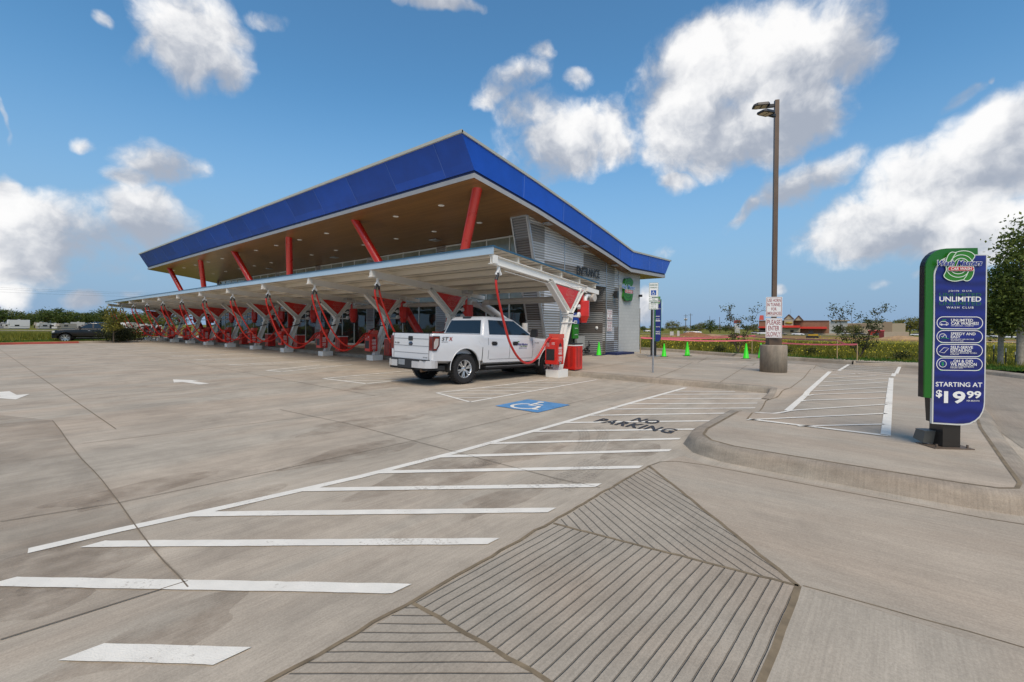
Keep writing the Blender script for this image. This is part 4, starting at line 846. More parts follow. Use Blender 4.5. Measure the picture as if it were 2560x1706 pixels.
def wood_mat():
    mm = bpy.data.materials.new('wood_soffit'); mm.use_nodes = True; ns, ls = nt(mm); b = ns['Principled BSDF']; b.inputs['Roughness'].default_value = 0.32; b.inputs['Specular IOR Level'].default_value = 0.5
    g = N(ns, 'ShaderNodeNewGeometry'); s = N(ns, 'ShaderNodeSeparateXYZ'); ls.new(g.outputs['Position'], s.inputs[0])
    k = N(ns, 'ShaderNodeMath', operation='MULTIPLY', i_1=1/0.13); ls.new(s.outputs['X'], k.inputs[0]); f = N(ns, 'ShaderNodeMath', operation='FLOOR'); ls.new(k.outputs[0], f.inputs[0]); fr = N(ns, 'ShaderNodeMath', operation='FRACT'); ls.new(k.outputs[0], fr.inputs[0])
    ky = N(ns, 'ShaderNodeMath', operation='MULTIPLY', i_1=1/3.0); ls.new(s.outputs['Y'], ky.inputs[0]); fy_ = N(ns, 'ShaderNodeMath', operation='FLOOR'); ls.new(ky.outputs[0], fy_.inputs[0])
    cb = N(ns, 'ShaderNodeCombineXYZ'); ls.new(f.outputs[0], cb.inputs[0]); ls.new(fy_.outputs[0], cb.inputs[1]); wn = N(ns, 'ShaderNodeTexWhiteNoise', noise_dimensions='3D'); ls.new(cb.outputs[0], wn.inputs['Vector'])
    mp = N(ns, 'ShaderNodeMapping'); mp.inputs['Scale'].default_value = (9, .5, 9); ls.new(g.outputs['Position'], mp.inputs[0]); n = N(ns, 'ShaderNodeTexNoise', i_Scale=2.0, i_Detail=5.0); ls.new(mp.outputs[0], n.inputs['Vector'])
    a = N(ns, 'ShaderNodeMath', operation='ADD'); ls.new(wn.outputs['Value'], a.inputs[0]); ls.new(n.outputs['Fac'], a.inputs[1])
    r = N(ns, 'ShaderNodeValToRGB'); h = N(ns, 'ShaderNodeMath', operation='MULTIPLY', i_1=.5); ls.new(a.outputs[0], h.inputs[0]); ls.new(h.outputs[0], r.inputs[0]); r.color_ramp.elements[0].color = (0.135, 0.066, 0.021, 1); r.color_ramp.elements[1].color = (0.25, 0.128, 0.042, 1)
    e = N(ns, 'ShaderNodeMapRange', i_1=0.04, i_2=0.1, i_3=.35, i_4=1.0); ls.new(fr.outputs[0], e.inputs[0]); mu = N(ns, 'ShaderNodeMix', data_type='RGBA', blend_type='MULTIPLY', i_Factor=1.0); ls.new(r.outputs[0], mu.inputs['A']); ls.new(e.outputs[0], mu.inputs['B']); ls.new(mu.outputs['Result'], b.inputs['Base Color']); return mm
M_wood = wood_mat()
YE, YF = 12.4, 60.2
BOT = [(12.57, 7.57), (15.67, 6.24+.42), (19.8, 6.27), (22.9, 5.78), (26.2, 5.27), (31.6, 5.36)]
BOT = [(12.57, 7.55), (16.6, 7.00), (19.8, 6.45), (23.0, 5.88), (26.2, 5.27), (31.6, 5.37)]
TOP = [(11.88, 8.75), (16.4, 8.06), (19.5, 7.53), (23.0, 6.88), (26.4, 6.22), (32.5, 6.34)]
SOF = [(12.57, 7.27), (16.6, 6.72), (19.73, 6.22), (23.0, 5.66), (25.9, 5.06), (31.5, 5.18)]
# fascia faces, panel joints
m = MB()
def ywall(m, A, B, Y, flip=False):
    for i in range(len(A)-1):
        m.add([(A[i][0], Y, A[i][1]), (A[i+1][0], Y, A[i+1][1]), (B[i+1][0], Y, B[i+1][1]), (B[i][0], Y, B[i][1])], [(0, 1, 2, 3)])
ywall(m, BOT, TOP, YE); ywall(m, BOT, TOP, YF)
for k in (0, -1):
    m.add([(BOT[k][0], YE, BOT[k][1]), (BOT[k][0], YF, BOT[k][1]), (TOP[k][0], YF, TOP[k][1]), (TOP[k][0], YE, TOP[k][1])], [(0, 1, 2, 3)])
m.build('fascia', M_blue, bld, recalc=False)
m = MB()
def lp(a, b, x): return a[1]+(b[1]-a[1])*(x-a[0])/(b[0]-a[0])
def prof(P, x):
    for i in range(len(P)-1):
        if P[i][0] <= x <= P[i+1][0]: return lp(P[i], P[i+1], x)
    return P[0][1] if x < P[0][0] else P[-1][1]
for x in (15.6, 18.7, 21.3, 24.6, 26.25, 28.8, 31.0): m.bar((x, YE-.003, prof(BOT, x)+.02), (x+.05, YE-.003, prof(TOP, x)-.02), .012, .012, up=(0, 1, 0))
y = YE+1.6
while y < YF: m.bar((12.565, y, 7.57), (11.875, y, 8.73), .012, .012, up=(0, 1, 0)); y += 3.2
m.split('fascia_joint', mat('fascia_joint', (0.12, 0.22, 0.55), 0.4), bld)
m = MB(); c_ = 0.10
for i in range(5):
    a, b = TOP[i], TOP[i+1]; m.bar((a[0]-(.03 if i == 0 else 0), YE-.01, a[1]+c_/2-.01), (b[0]+(.03 if i == 4 else 0), YE-.01, b[1]+c_/2-.01), .08, c_); m.bar((a[0], YF, a[1]+c_/2-.01), (b[0], YF, b[1]+c_/2-.01), .08, c_)
m.box(TOP[0][0]-.05, YE-.05, TOP[0][1]-.012, TOP[0][0]+.03, YF+.04, TOP[0][1]+c_); m.box(TOP[-1][0]-.03, YE-.05, TOP[-1][1]-.01, TOP[-1][0]+.05, YF+.04, TOP[-1][1]+c_)
m.build('coping', M_cop, bld)
# gap strip and grey band below the fascia
def band(name, mt, z0, z1, off):
    m = MB(); A = [(x+(off if i == 0 else -off if i == 5 else 0), z+z0) for i, (x, z) in enumerate(BOT)]; B = [(x, zz+(z1-z0)) for x, zz in A]
    ywall(m, A, B, YE+off); ywall(m, A, B, YF-off)
    for k in (0, -1): m.add([(A[k][0], YE+off, A[k][1]), (A[k][0], YF-off, A[k][1]), (B[k][0], YF-off, B[k][1]), (B[k][0], YE+off, B[k][1])], [(0, 1, 2, 3)])
    m.build(name, mt, bld, recalc=False)
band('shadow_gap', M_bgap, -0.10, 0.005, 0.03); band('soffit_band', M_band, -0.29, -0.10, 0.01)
m = MB(); SO = [(x, prof(BOT, x)-.288) for x in (12.57, 16.6, 19.8, 23.0, 26.2, 31.6)]
for i in range(5):
    a, b = SO[i], SO[i+1]; m.add([(a[0], YE+.01, a[1]), (b[0], YE+.01, b[1]), (b[0], YF-.01, b[1]), (a[0], YF-.01, a[1])], [(0, 1, 2, 3)])
m.build('soffit', M_wood, bld, recalc=False)
m = MB()
for i in range(5):
    a, b = TOP[i], TOP[i+1]; m.add([(a[0], YE, a[1]-.02), (b[0], YE, b[1]-.02), (b[0], YF, b[1]-.02), (a[0], YF, a[1]-.02)], [(0, 1, 2, 3)])
m.build('roof', mat('roof_membrane', (.5, .5, .48), .7), bld, recalc=False)
sz = lambda x: prof(SO, x)
# recessed lights
m = MB(); m.lathe([(0, 0), (.12, 0), (.15, .012), (.15, .02)], 16); dl = m.mesh('downlight', mat('downlight_trim', (.6, .6, .57), .4, emit=(1, .97, .9, .06)))
for x in (14.0, 16.5):
    y = 15.9
    while y < 59: link('downlight', dl, bld, loc=(x, y, sz(x)-.022)); y += 3.4
m = MB()
for x, y in ((17.6, 20.4), (17.6, 31.5), (17.6, 42.5)): m.box(x-.3, y-.3, sz(x)-.03, x+.3, y+.3, sz(x)+.02)
m.split('soffit_vent', M_steel, bld)
m = MB()
for x in (17.9, 21.3, 24.8): m.box(x-.25, YE+.15, sz(x)-.035, x+.3, YE+.5, sz(x)+.03)
m.split('soffit_box', M_band, bld)
# leaning columns in pairs
M_col = mat('red_column', (0.50, 0.014, 0.010), 0.28, var=0.12, vscale=2.5, coat=0.4)
for ya, yb, yc in ((13.1, 22.1, 17.9), (29.8, 38.95, 34.4), (46.65, 56.0, 51.4)):
    for t_, sg in ((ya, -1), (yb, 1)):
        m = MB(); a = Vector((15.55, yc+sg*.42, .1)); b = Vector((13.45, t_, 7.16)); b += (b-a)*.02
        m.tube([a, b], .205, 20); m.build('column', M_col, bld)
# end wall facing the lane: corrugated parallelogram, opening, block wall
YW = 13.0
FX = lambda z: 18.35-(z-0.1)*0.262          # raked leading edge
m = MB()
def wallpoly(m, P, Y, t): m.prism([(x, Y, z) for x, z in P], (0, t, 0))
wt = lambda x: sz(x)+.02
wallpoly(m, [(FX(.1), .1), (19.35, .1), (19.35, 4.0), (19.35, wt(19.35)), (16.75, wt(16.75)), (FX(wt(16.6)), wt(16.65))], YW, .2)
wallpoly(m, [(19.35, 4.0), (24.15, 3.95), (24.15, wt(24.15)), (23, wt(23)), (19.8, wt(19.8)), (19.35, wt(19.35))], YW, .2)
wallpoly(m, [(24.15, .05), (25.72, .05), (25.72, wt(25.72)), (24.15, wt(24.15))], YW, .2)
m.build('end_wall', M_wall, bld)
m = MB(); m.box(24.15, 13.2, .05, 24.3, 14.9, 4.0); m.build('entrance_jamb', M_wallY, bld)
m = MB()
for x in (19.72, 24.12, 23.0): pass
for x, z0 in ((19.72, 4.0), (24.15, .05), (25.72, .05)): m.box(x-.03, YW-.03, z0, x+.03, YW-.005, wt(x)-.02)
m.bar((FX(.1)+.02, YW-.02, .1), (FX(6.7)+.02, YW-.02, 6.7), .05, .09, up=(0, 1, 0)); m.bar((FX(6.72), YW-.015, 6.70), (25.7, YW-.015, sz(25.7)-.03), .03, .05, up=(0, 1, 0)) if False else None
m.box(19.30, YW-.04, .05, 19.55, YW+.25, 4.0); m.box(19.5, YW-.03, 3.93, 24.15, YW-.005, 4.0); m.box(24.1, 14.86, .05, 24.34, 14.96, 4.0)
m.split('wall_trim', M_steel, bld)
# front face of the raked fin
m = MB(); m.hexa([(FX(.1), 13.2, .1), (FX(.1)+.12, 13.2, .1), (FX(.1)+.12, 13.95, .1), (FX(.1), 13.95, .1)], [(FX(6.7), 13.2, 6.71), (FX(6.7)+.12, 13.2, 6.71), (FX(6.7)+.12, 13.95, 6.71), (FX(6.7), 13.95, 6.71)])
m.hexa([(FX(.1), 13.02, .1), (FX(.1)-.01, 13.2, .1), (FX(.1)+.02, 13.2, .1), (FX(.1)+.02, 13.02, .1)], [(FX(6.7), 13.02, 6.7), (FX(6.7)-.01, 13.2, 6.7), (FX(6.7)+.02, 13.2, 6.7), (FX(6.7)+.02, 13.02, 6.7)])
m.build('raked_fin', corrug('corrugated_fin', along='Y', pitch=0.115, band=0.95, tones=((0.17, 0.155, 0.145), (0.26, 0.26, 0.26), (0.10, 0.088, 0.08))), bld)
m = MB()
for yy in (13.03, 13.93): m.bar((FX(.1)-.03, yy, .1), (FX(6.7)-.03, yy, 6.71), .07, .05, up=(1, 0, 0))
m.bar((FX(6.68)-.03, 13.0, 6.68), (FX(6.68)-.03, 13.95, 6.68), .05, .07); m.build('fin_trim', M_steel, bld)
m = MB(); m.box(25.75, 12.98, 0, 28.74, 13.3, wt(25.75)+.02); m.box(28.5, 13.3, 0, 28.74, 58, wt(28.7)); m.build('block_wall', M_cmu, bld)
m = MB(); m.box(18.6, 57.8, 0, 28.5, 58, 5.6); m.box(18.3, 57.8, 0, 18.6, 58.0, 6.42); m.build('rear_wall', M_wallY, bld)
m = MB(); m.box(12.9, 59.2, 0, 13.1, 59.4, 7.2) if False else None
for y, x in ((57.5, 26), ): pass
m.box(20.5, 59.6, 0, 20.6, 59.7, 6.3); m.box(22.2, 59.4, 0, 22.5, 59.7, 6.0); m.split('service_pole', M_steel, bld)
# window wall
WX = 18.5; ZW = sz(WX)-.01
PIL = [(20.56, 21.39), (27.95, 28.8), (35.35, 36.2), (42.75, 43.6), (50.1, 50.95)]
gaps = [(13.95, 20.56)]+[(PIL[i][1], PIL[i+1][0]) for i in range(4)]+[(50.95, 57.8)]
m = MB()
for a, b in PIL: m.box(WX-.03, a, .15, WX+.2, b, ZW)
m.split('pilaster', M_wallY, bld)
for a, b in gaps:
    n = 4; f = MB(); g_ = MB(); wdt = (b-a)/n
    for k in range(n+1):
        yy = a+wdt*k; f.box(WX-.03, max(a, yy-.035), .2, WX+.08, min(b, yy+.035), ZW)
    for zz in (.2, 2.95, ZW-.10): f.box(WX-.028, a+.03, zz, WX+.078, b-.03, zz+.08)
    f.box(WX-.05, a, .1, WX+.1, b, .2)
    fr = f.build('window', M_frame, bld)
    g_.box(WX+.0, a+.02, .27, WX+.02, b-.02, 2.95); g_.build('pane', M_glass, fr); g_ = MB(); g_.box(WX+.0, a+.02, 3.03, WX+.02, b-.02, ZW-.09); g_.build('upper_pane', M_glass2, fr)
# interior
m = MB(); m.box(24.35, 14.95, .02, 24.5, 57.7, 5.2); m.build('inner_wall', mat('inner_wall', (.16, .17, .16), .7, var=.3, vscale=.6), bld)
m = MB(); m.box(18.6, 13.3, .012, 28.4, 57.7, .03); m.build('inner_floor', mat('wet_floor', (.10, .10, .10), .25), bld)
m = MB(); Mach = mat('green_machine', (.03, .14, .05), .5); m2 = MB(); m3 = MB()
for k in range(13):
    y = 16+k*3.1
    m.box(21.2, y, 0, 21.35, y+.15, 3.0); m.box(23.6, y, 0, 23.75, y+.15, 3.0); m.box(21.2, y, 3.0, 23.75, y+.15, 3.15)
    if k % 2: m2.lathe([(0, 0), (.42, 0), (.5, .1), (.5, 2.0), (.42, 2.1), (0, 2.1)], 10, c=(21.6, y+1.5, .3))
    else: m3.tube([(20.9, y+.5, 2.6), (23.8, y+1.2, 2.7)], .05, 6); m3.tube([(20.9, y+.5, 2.6), (20.9, y+.5, .2)], .04, 6)
m.split('wash_arch', Mach, bld); m2.split('wash_brush', mat('dark_brush', (.02, .03, .08), .8), bld); m3.split('spray_pipe', M_steel, bld)
m = MB(); m.box(19.2, 15, 4.3, 19.3, 57, 4.36); m.box(20.2, 15.5, 4.25, 20.3, 45, 4.3)
m.split('strip_lamp', mat('lamp_strip', (.8, .8, .7), .5, emit=(.95, 1, .85, 2.2)), bld)
m = MB(); m.lathe([(.13, 0), (.3, 0), (.3, .04), (.13, .04), (.13, 0)], 20, c=(WX-.01, 24.6, 2.1), axis='X'); m.build('window_decal', mat('decal_green', (.10, .45, .03), .5), bld)
# entrance lettering, logo, notices, lamps on the wall
m = MB(); p0 = PY(1440, 686, YW-.1); p1 = PY(1496, 700, YW-.1)
text(m, 'ENTRANCE', Vector((20.84, YW-.03, 4.36)), Vector((1, 0, 0)), Vector((0, 0, 1)), 2.42, .47, bold=.006, lift=.03)
e = m.build('entrance_lettering', mat('dark_letters', (.012, .014, .016), .5), bld); s_ = e.modifiers.new('d', 'SOLIDIFY'); s_.thickness = .02; s_.offset = -1
M_red2 = mat('pill_red', (.45, .03, .03), .4); M_nameb = mat('name_blue', (.03, .16, .42), .4)
mbk = MB(); mbk.box(25.97, YW-.075, 3.26, 27.42, YW-.0, 4.62) if False else None
lg = MB(); logo(bld, Vector((25.95, YW-.02, 3.22)), Vector((1, 0, 0)), Vector((0, 0, 1)), 1.55, 1.5, .16, M_grn, mat('logo_black', (.01, .015, .01), .4), M_nameb, M_red2, M_wtext)
def notice(o, u, v, w, h, root, two=True, scale=1):
    """white notice with maroon border and wording, two panels"""
    m = MB(); n = u.cross(v); hs_ = h*.5
    for k in (0, 1): poly3(m, o+v*(k*hs_*1.0+(0.02*h if k else 0)), u, v, rrect(0, 0, w, hs_*.97, .01*h, 2), .0, -.02)
    m.build('notice', M_wtext, root)
    m = MB()
    for k in (0, 1):
        oo = o+v*(k*hs_*1.0+(0.02*h if k else 0)); ribbon3(m, oo, u, v, [(w*.05, h*.02), (w*.95, h*.02), (w*.95, hs_*.93), (w*.05, hs_*.93)], .012*h/1.2, .023, close=True)
    rows = [('SLOWLY', .10, .86, .035, .115), ('ENTER', .16, .76, .180, .115), ('PLEASE', .10, .80, .325, .115)]
    for s_, x, ww, zz, hh in rows: text(m, s_, o+u*(w*x)+v*(h*zz), u, v, w*(1-2*x), h*hh, bold=.010, lift=.023)
    for s_, x, zz, hh in [('EMERGENCIES', .08, .565, .075), ('FOR', .34, .67, .075), ('IN TUNNEL', .09, .775, .08), ('USE HORN', .10, .88, .08)]: text(m, s_, o+u*(w*x)+v*(h*zz), u, v, w*(1-2*x), h*hh, bold=.006, lift=.023)
    m.build('notice_lettering', M_rtext, root)
notice(Vector((24.22, YW-.04, 1.35)), Vector((1, 0, 0)), Vector((0, 0, 1)), .62, 1.28, bld)
m = MB(); m.box(24.9, 12.68, 3.35, 25.12, 12.9, 3.75); m.box(24.98, 12.9, 3.5, 25.05, 13, 3.58); m.box(28.5, 12.75, 3.6, 28.62, 12.95, 3.75); m.split('wall_lamp', M_black, bld)
m = MB(); m.lathe([(0, 0), (.09, .02), (.11, .07), (.06, .12), (0, .13)], 12, c=(24.1, 13.6, 1.55), axis='X'); m.build('bulkhead_lamp', M_wtext, bld)
m = MB(); m.box(22.6, 12.75, .0, 25.9, 13.0, .02); m.box(24.05, 12.2, .0, 26.3, 12.95, .12); m.build('blue_plinth', mat('blue_plinth', (.01, .02, .09), .6), bld)
# ------------------------------------------------------------------ pickups
def carpaint(name, col, metal=0.0, rough=0.28): return mat(name, col, rough, metal=metal, coat=0.9, var=0.02, vscale=1.5)
M_tyre = mat('tyre_rubber', (0.016, 0.016, 0.017), 0.8, bump=.6, bscale=60)
M_alloy = mat('alloy', (0.62, 0.63, 0.64), 0.28, metal=0.85)
M_cglass = mat('car_glass', (0.012, 0.014, 0.016), 0.05, spec=0.8)
M_chrome = mat('chrome', (0.75, 0.75, 0.76), 0.12, metal=1.0)
M_under = mat('underbody', (0.02, 0.02, 0.02), 0.8)
def sec(x, w, zb, zt, r=0.1, bulge=0.03, n=5): # closed ring, right side to left over the top
    pts = [(w*.86, zb), (w-.01, zb+.07), (w+bulge*.5, zb+(zt-zb)*.35), (w+bulge, zb+(zt-zb)*.58), (w+bulge*.2, zt-r*1.6)]
    for k in range(n+1): a = pi/2*k/n; pts.append((w-r*.9+r*.9*cos(a), zt-r+r*sin(a)*.98))
    return [Vector((x, -y, z)) for y, z in pts]+[Vector((x, y, z)) for y, z in reversed(pts)]
def wheel(root, x, y, r, rim, spokes=6, side=1, w=.27, dual=True):
    g = thing('wheel', None, None, (x, y, r)); g.parent = root
    for k in ('label', 'category', 'group'):
        if k in g: del g[k]
    m = MB(); m.lathe([(rim*.98, -w/2*.8), (r*.86, -w/2), (r*.96, -w/2*.93), (r, -w/2*.7), (r, w/2*.7), (r*.96, w/2*.93), (r*.86, w/2), (rim*.98, w/2*.8)], 36, axis='Y')
    for k in range(36):
        a = 2*pi*k/36; ca_, sa_ = cos(a), sin(a)
        for q in (-1, 1):
            o = Vector((ca_*r*.995, q*w*.30, sa_*r*.995)); t = Vector((-sa_, 0, ca_)); n_ = Vector((ca_, 0, sa_)); b = Vector((0, 1, 0))
            c = [o-t*.022-b*.06, o+t*.022-b*.06, o+t*.022+b*.06, o-t*.022+b*.06]; m.hexa(c, [p+n_*.011 for p in c])
    tyre = m.build('tyre', M_tyre, g)
    m = MB(); s_ = side
    m.lathe([(rim, -w/2*.8), (rim, s_*w/2*.8), (rim*.93, s_*w/2*.78), (rim*.9, s_*w/2*.2)], 36, axis='Y')
    m.lathe([(0, s_*w*.30), (.075, s_*w*.30), (.08, s_*w*.2)], 18, axis='Y')
    for k in range(spokes):
        for dd in ((-.13, .13) if dual else (0,)):
            a = 2*pi*k/spokes+.3; a2 = a+dd*1.25; p = Vector((cos(a+dd*.6)*.06, s_*w*.27, sin(a+dd*.6)*.06)); q = Vector((cos(a2)*rim*.95, s_*w*.33, sin(a2)*rim*.95))
            m.bar(p, q, .036 if dual else .06, .05, up=(0, 1, 0))
    m.build('rim', M_alloy, g)
    m = MB(); m.lathe([(0, s_*w*.02), (rim*.92, s_*w*.02)], 24, axis='Y'); m.build('brake', M_under, g)
    return g
def pickup(name, label, paint, lettering=True, rimr=.255):
    root = thing(name, label, 'pickup truck')
    W = 0.955; xr, xf = -1.12, 4.62
    R_ = 0.415; WB = 3.67
    # lower body loft
    st = [(xr, W-.03, .62, 1.36), (xr+.04, W, .60, 1.375), (-.6, W, .58, 1.375), (.2, W, .56, 1.37), (.66, W, .56, 1.36), (.70, W, .50, 1.345), (2.0, W, .50, 1.325), (2.85, W, .50, 1.31), (3.1, W, .54, 1.29), (3.6, W-.005, .58, 1.27), (4.05, W-.02, .58, 1.23), (4.35, W-.08, .58, 1.18), (4.55, W-.2, .6, 1.10), (4.60, W-.26, .64, 1.02)]
    m = MB(); m.loft([sec(x, w, zb, zt, r=.10 if x > .68 else .035) for x, w, zb, zt in st])
    body = m.build('body', paint, root)
    # cut wheel wells and bed
    c = MB()
    for x in (0, WB): c.lathe([(0, -1.2), (.515, -1.2), (.515, -.30), (0, -.30)], 32, c=(x, 0, R_+.045), axis='Y'); c.lathe([(0, .30), (.515, .30), (.515, 1.2), (0, 1.2)], 32, c=(x, 0, R_+.045), axis='Y')
    c.box(xr+.07, -.80, .82, .56, .80, 2.0)
    cut = c.build('cutter', paint)
    md = body.modifiers.new('b', 'BOOLEAN'); md.object = cut; md.operation = 'DIFFERENCE'; md.solver = 'EXACT'
    dg = bpy.context.evaluated_depsgraph_get(); me = bpy.data.meshes.new_from_object(body.evaluated_get(dg)); body.modifiers.clear(); body.data = me; bpy.data.objects.remove(cut)
    for p in me.polygons: p.use_smooth = True
    me.set_sharp_from_angle(angle=radians(32))
    # cabin
    def cr(z, x0, x1, w, r=.10, tum=0):
        out = []
        for cx, cy, a0 in ((x1-r, w-r, 0), (x0+r, w-r, 90), (x0+r, -w+r, 180), (x1-r, -w+r, 270)):
            for k in range(5): a = radians(a0+90*k/4); out.append(Vector((cx+r*cos(a), cy+r*sin(a), z)))
        return out
    cab = [(1.27, .66, 3.02, .925, .06), (1.36, .67, 2.93, .915, .07), (1.60, .75, 2.53, .84, .08), (1.82, .83, 2.17, .765, .10), (1.885, .90, 2.03, .715, .13), (1.915, 1.02, 1.85, .60, .2), (1.93, 1.3, 1.6, .3, .14)]
    m = MB(); m.loft([cr(z, a, b, w, r) for z, a, b, w, r in cab]); cabin = m.build('cabin', paint, root); cabin.data.set_sharp_from_angle(angle=radians(40))
    def cs(z): # interpolate cabin at height z -> x0,x1,w
        for i in range(len(cab)-1):
            a, b = cab[i], cab[i+1]
            if a[0] <= z <= b[0]: t = (z-a[0])/(b[0]-a[0]); return [a[k]+(b[k]-a[k])*t for k in (1, 2, 3)]
    def side_pt(x, z, s_, off=.006): return Vector((x, s_*(cs(z)[2]+off), z))
    zb_, zt_w = 1.375, 1.80
    def winpoly(name, xb0, xb1, xt0, xt1, s_):
        P = []
        for i in range(7): t = i/6; P.append((xb0+(xb1-xb0)*t, zb_))
        for i in range(1, 7): t = i/6; P.append((xb1+(xt1-xb1)*t, zb_+(zt_w-zb_)*t))
        for i in range(1, 7): t = i/6; P.append((xt1+(xt0-xt1)*t, zt_w))
        for i in range(1, 6): t = i/6; P.append((xt0+(xb0-xt0)*t, zt_w+(zb_-zt_w)*t))
        m = MB(); nx, nz = 6, 6; V = []
        for j in range(nz+1):
            z = zb_+(zt_w-zb_)*j/nz; a = xb0+(xt0-xb0)*j/nz; b = xb1+(xt1-xb1)*j/nz
            for i in range(nx+1): V.append(side_pt(a+(b-a)*i/nx, z, s_))
        m.add(V, [(j*(nx+1)+i, j*(nx+1)+i+1, (j+1)*(nx+1)+i+1, (j+1)*(nx+1)+i) for j in range(nz) for i in range(nx)], True)
        return m.build(name, M_cglass, root, recalc=False)
    for s_ in (-1, 1):
        winpoly('side_window', .93, 1.66, 1.00, 1.66, s_); winpoly('side_window', 1.78, 2.76, 1.78, 2.08, s_)
        m = MB(); V = []
        for j in range(5): z = zb_+(zt_w-zb_)*j/4; V += [side_pt(1.66, z, s_, .004), side_pt(1.78, z, s_, .004)]
        m.add(V, [(2*j, 2*j+1, 2*j+3, 2*j+2) for j in range(4)], True); m.build('door_pillar', M_black, root, recalc=False)
        # seams
        m = MB(); yy = s_*(W+.030)
        def seam(P, w_=.010):
            for a, b in zip(P, P[1:]): m.bar(a, b, w_, .004, up=(0, s_, 0))
        def wy(z): # side of lower body at height
            t = (z-.5)/(1.345-.5); prof_ = [(0, W*.86), (.08, W-.01), (.35, W+.015), (.58, W+.03), (.80, W+.006), (.92, W-.005), (1, W-.06)]
            for a, b in zip(prof_, prof_[1:]):
                if a[0] <= t <= b[0]: return a[1]+(b[1]-a[1])*(t-a[0])/(b[0]-a[0])
            return W
        for xs in (.625, .86, 1.74, 2.80):
            if xs == .86: P = [(.80+.1*(1-(z-.6)/.7 if z > .6 else 1), z) for z in (.56, .7, .9, 1.1, 1.3)]; P = [(.86, z) for z in (.56, .7, .9, 1.1, 1.28)]
            else: P = [(xs, z) for z in (.56, .7, .85, 1.0, 1.15, 1.28)]
            seam([(x, s_*(wy(z)+.001), z) for x, z in P], .012 if xs != .625 else .02)
        seam([(.9, s_*(wy(.66)+.001), .66), (2.8, s_*(wy(.66)+.001), .66)], .008)
        m.build('door_seam', M_black, root)
        m = MB()
        for xh in (.99, 1.88): m.box(xh, s_*(W+.012), 1.085, xh+.20, s_*(W+.05), 1.15); m.box(xh+.02, s_*(W+.012), 1.06, xh+.18, s_*(W+.034), 1.175)
        m.split('door_handle', M_black, root)
        m = MB()
        m.loft([[Vector((2.62+a, s_*(W+.04+b), 1.33+c)) for a, b, c in q] for q in ([(0, 0, 0), (.09, 0, 0), (.09, 0, .05), (0, 0, .05)], [(-.02, .07, -.02), (.12, .07, -.02), (.12, .07, .23), (-.02, .07, .23)], [(0, .26, -.0), (.11, .26, 0), (.10, .26, .24), (0, .26, .24)])], smooth=False)
        m.build('mirror', M_black, root, bevel=.015)
        # arch lips
        m = MB()
        for xw in (0, WB):
            P = [(xw+.53*cos(radians(a)), s_*(W+.028 if 20 < a < 160 else W+.012), R_+.045+.53*sin(radians(a))) for a in range(-6, 187, 8)]
            m.tube(P, .010, 6)
        m.split('wheel_arch_lip', paint, root)
        for xw in (0, WB):
            m = MB(); m.loft([[Vector((xw+.508*cos(radians(a)), s_*yy, R_+.045+.508*sin(radians(a)))) for yy in (W+.0, .30)] for a in range(-14, 195, 8)], caps=False, close=False); m.add([(xw+.5*cos(radians(a)), s_*.31, R_+.045+.5*sin(radians(a))) for a in range(-14, 195, 8)], [list(range(27))]); m.build('wheel_liner', M_under, root, recalc=False)
        m = MB(); m.box(.72, s_*(W-.12), .40, 2.95, s_*(W+.06), .455); m.build('running_board', M_black, root, bevel=.015)
        m = MB(); m.box(.76, s_*(W+.0), .456, 2.9, s_*(W+.055), .464); m.build('step_plate', M_steel, root)
        # taillight
        m = MB(); m.prism([(xr-.012, s_*(W-.14), .93), (xr-.012, s_*(W-.14), 1.30), (xr-.012, s_*(W+.012), 1.30), (xr-.012, s_*(W+.016), .93)], (.05, 0, 0)); m.prism([(xr-.01, s_*(W+.000), .93), (xr+.10, s_*(W+.000), .93), (xr+.19, s_*(W+.000), 1.07), (xr+.20, s_*(W+.000), 1.30), (xr-.01, s_*(W+.0), 1.30)], (0, s_*.030, 0))
        tl = m.build('taillight', mat('lamp_red', (.16, .012, .012), .12, coat=1), root)
        m = MB(); m.prism([(xr+.02, s_*(W+.030), .98), (xr+.09, s_*(W+.030), .98), (xr+.16, s_*(W+.030), 1.08), (xr+.165, s_*(W+.030), 1.24), (xr+.07, s_*(W+.03), 1.24), (xr+.02, s_*(W+.03), 1.14)], (0, s_*.004, 0)); m.build('clear_lens', mat('clear_lens', (.45, .42, .40), .1, coat=1), tl)
        m = MB(); P = [(xr-.01, .93), (xr+.10, .93), (xr+.19, 1.07), (xr+.20, 1.30), (xr-.01, 1.30), (xr-.01, .93)]
        for a, b in zip(P, P[1:]): m.bar((a[0], s_*(W+.031), a[1]), (b[0], s_*(W+.031), b[1]), .016, .012, up=(0, 1, 0))
        m.build('lamp_surround', M_black, tl)
        m = MB(); m.prism([(4.40, s_*(W-.115), .92), (4.40, s_*(W-.115), 1.12), (4.57, s_*(W-.22), 1.08), (4.585, s_*(W-.24), .9)], (-.02, s_*.03, 0)); m.build('headlight', mat('headlight_lens', (.6, .6, .6), .08, coat=1), root)
    # glass front / rear
    m = MB(); V = []
    for j in range(7):
        z = 1.40+(1.79-1.40)*j/6; x0, x1, w = cs(z)
        for i in range(7): V.append((x0-.006, (-1+2*i/6)*(w-.10), z))
    m.add(V, [(j*7+i, j*7+i+1, (j+1)*7+i+1, (j+1)*7+i) for j in range(6) for i in range(6)], True); m.build('rear_window', M_cglass, root, recalc=False)
    m = MB(); V = []
    for j in range(7):
        z = 1.36+(1.82-1.36)*j/6; x0, x1, w = cs(z)
        for i in range(7): V.append((x1+.008, (-1+2*i/6)*(w-.08), z))
    m.add(V, [(j*7+i, j*7+i+1, (j+1)*7+i+1, (j+1)*7+i) for j in range(6) for i in range(6)], True); m.build('windshield', M_cglass, root, recalc=False)
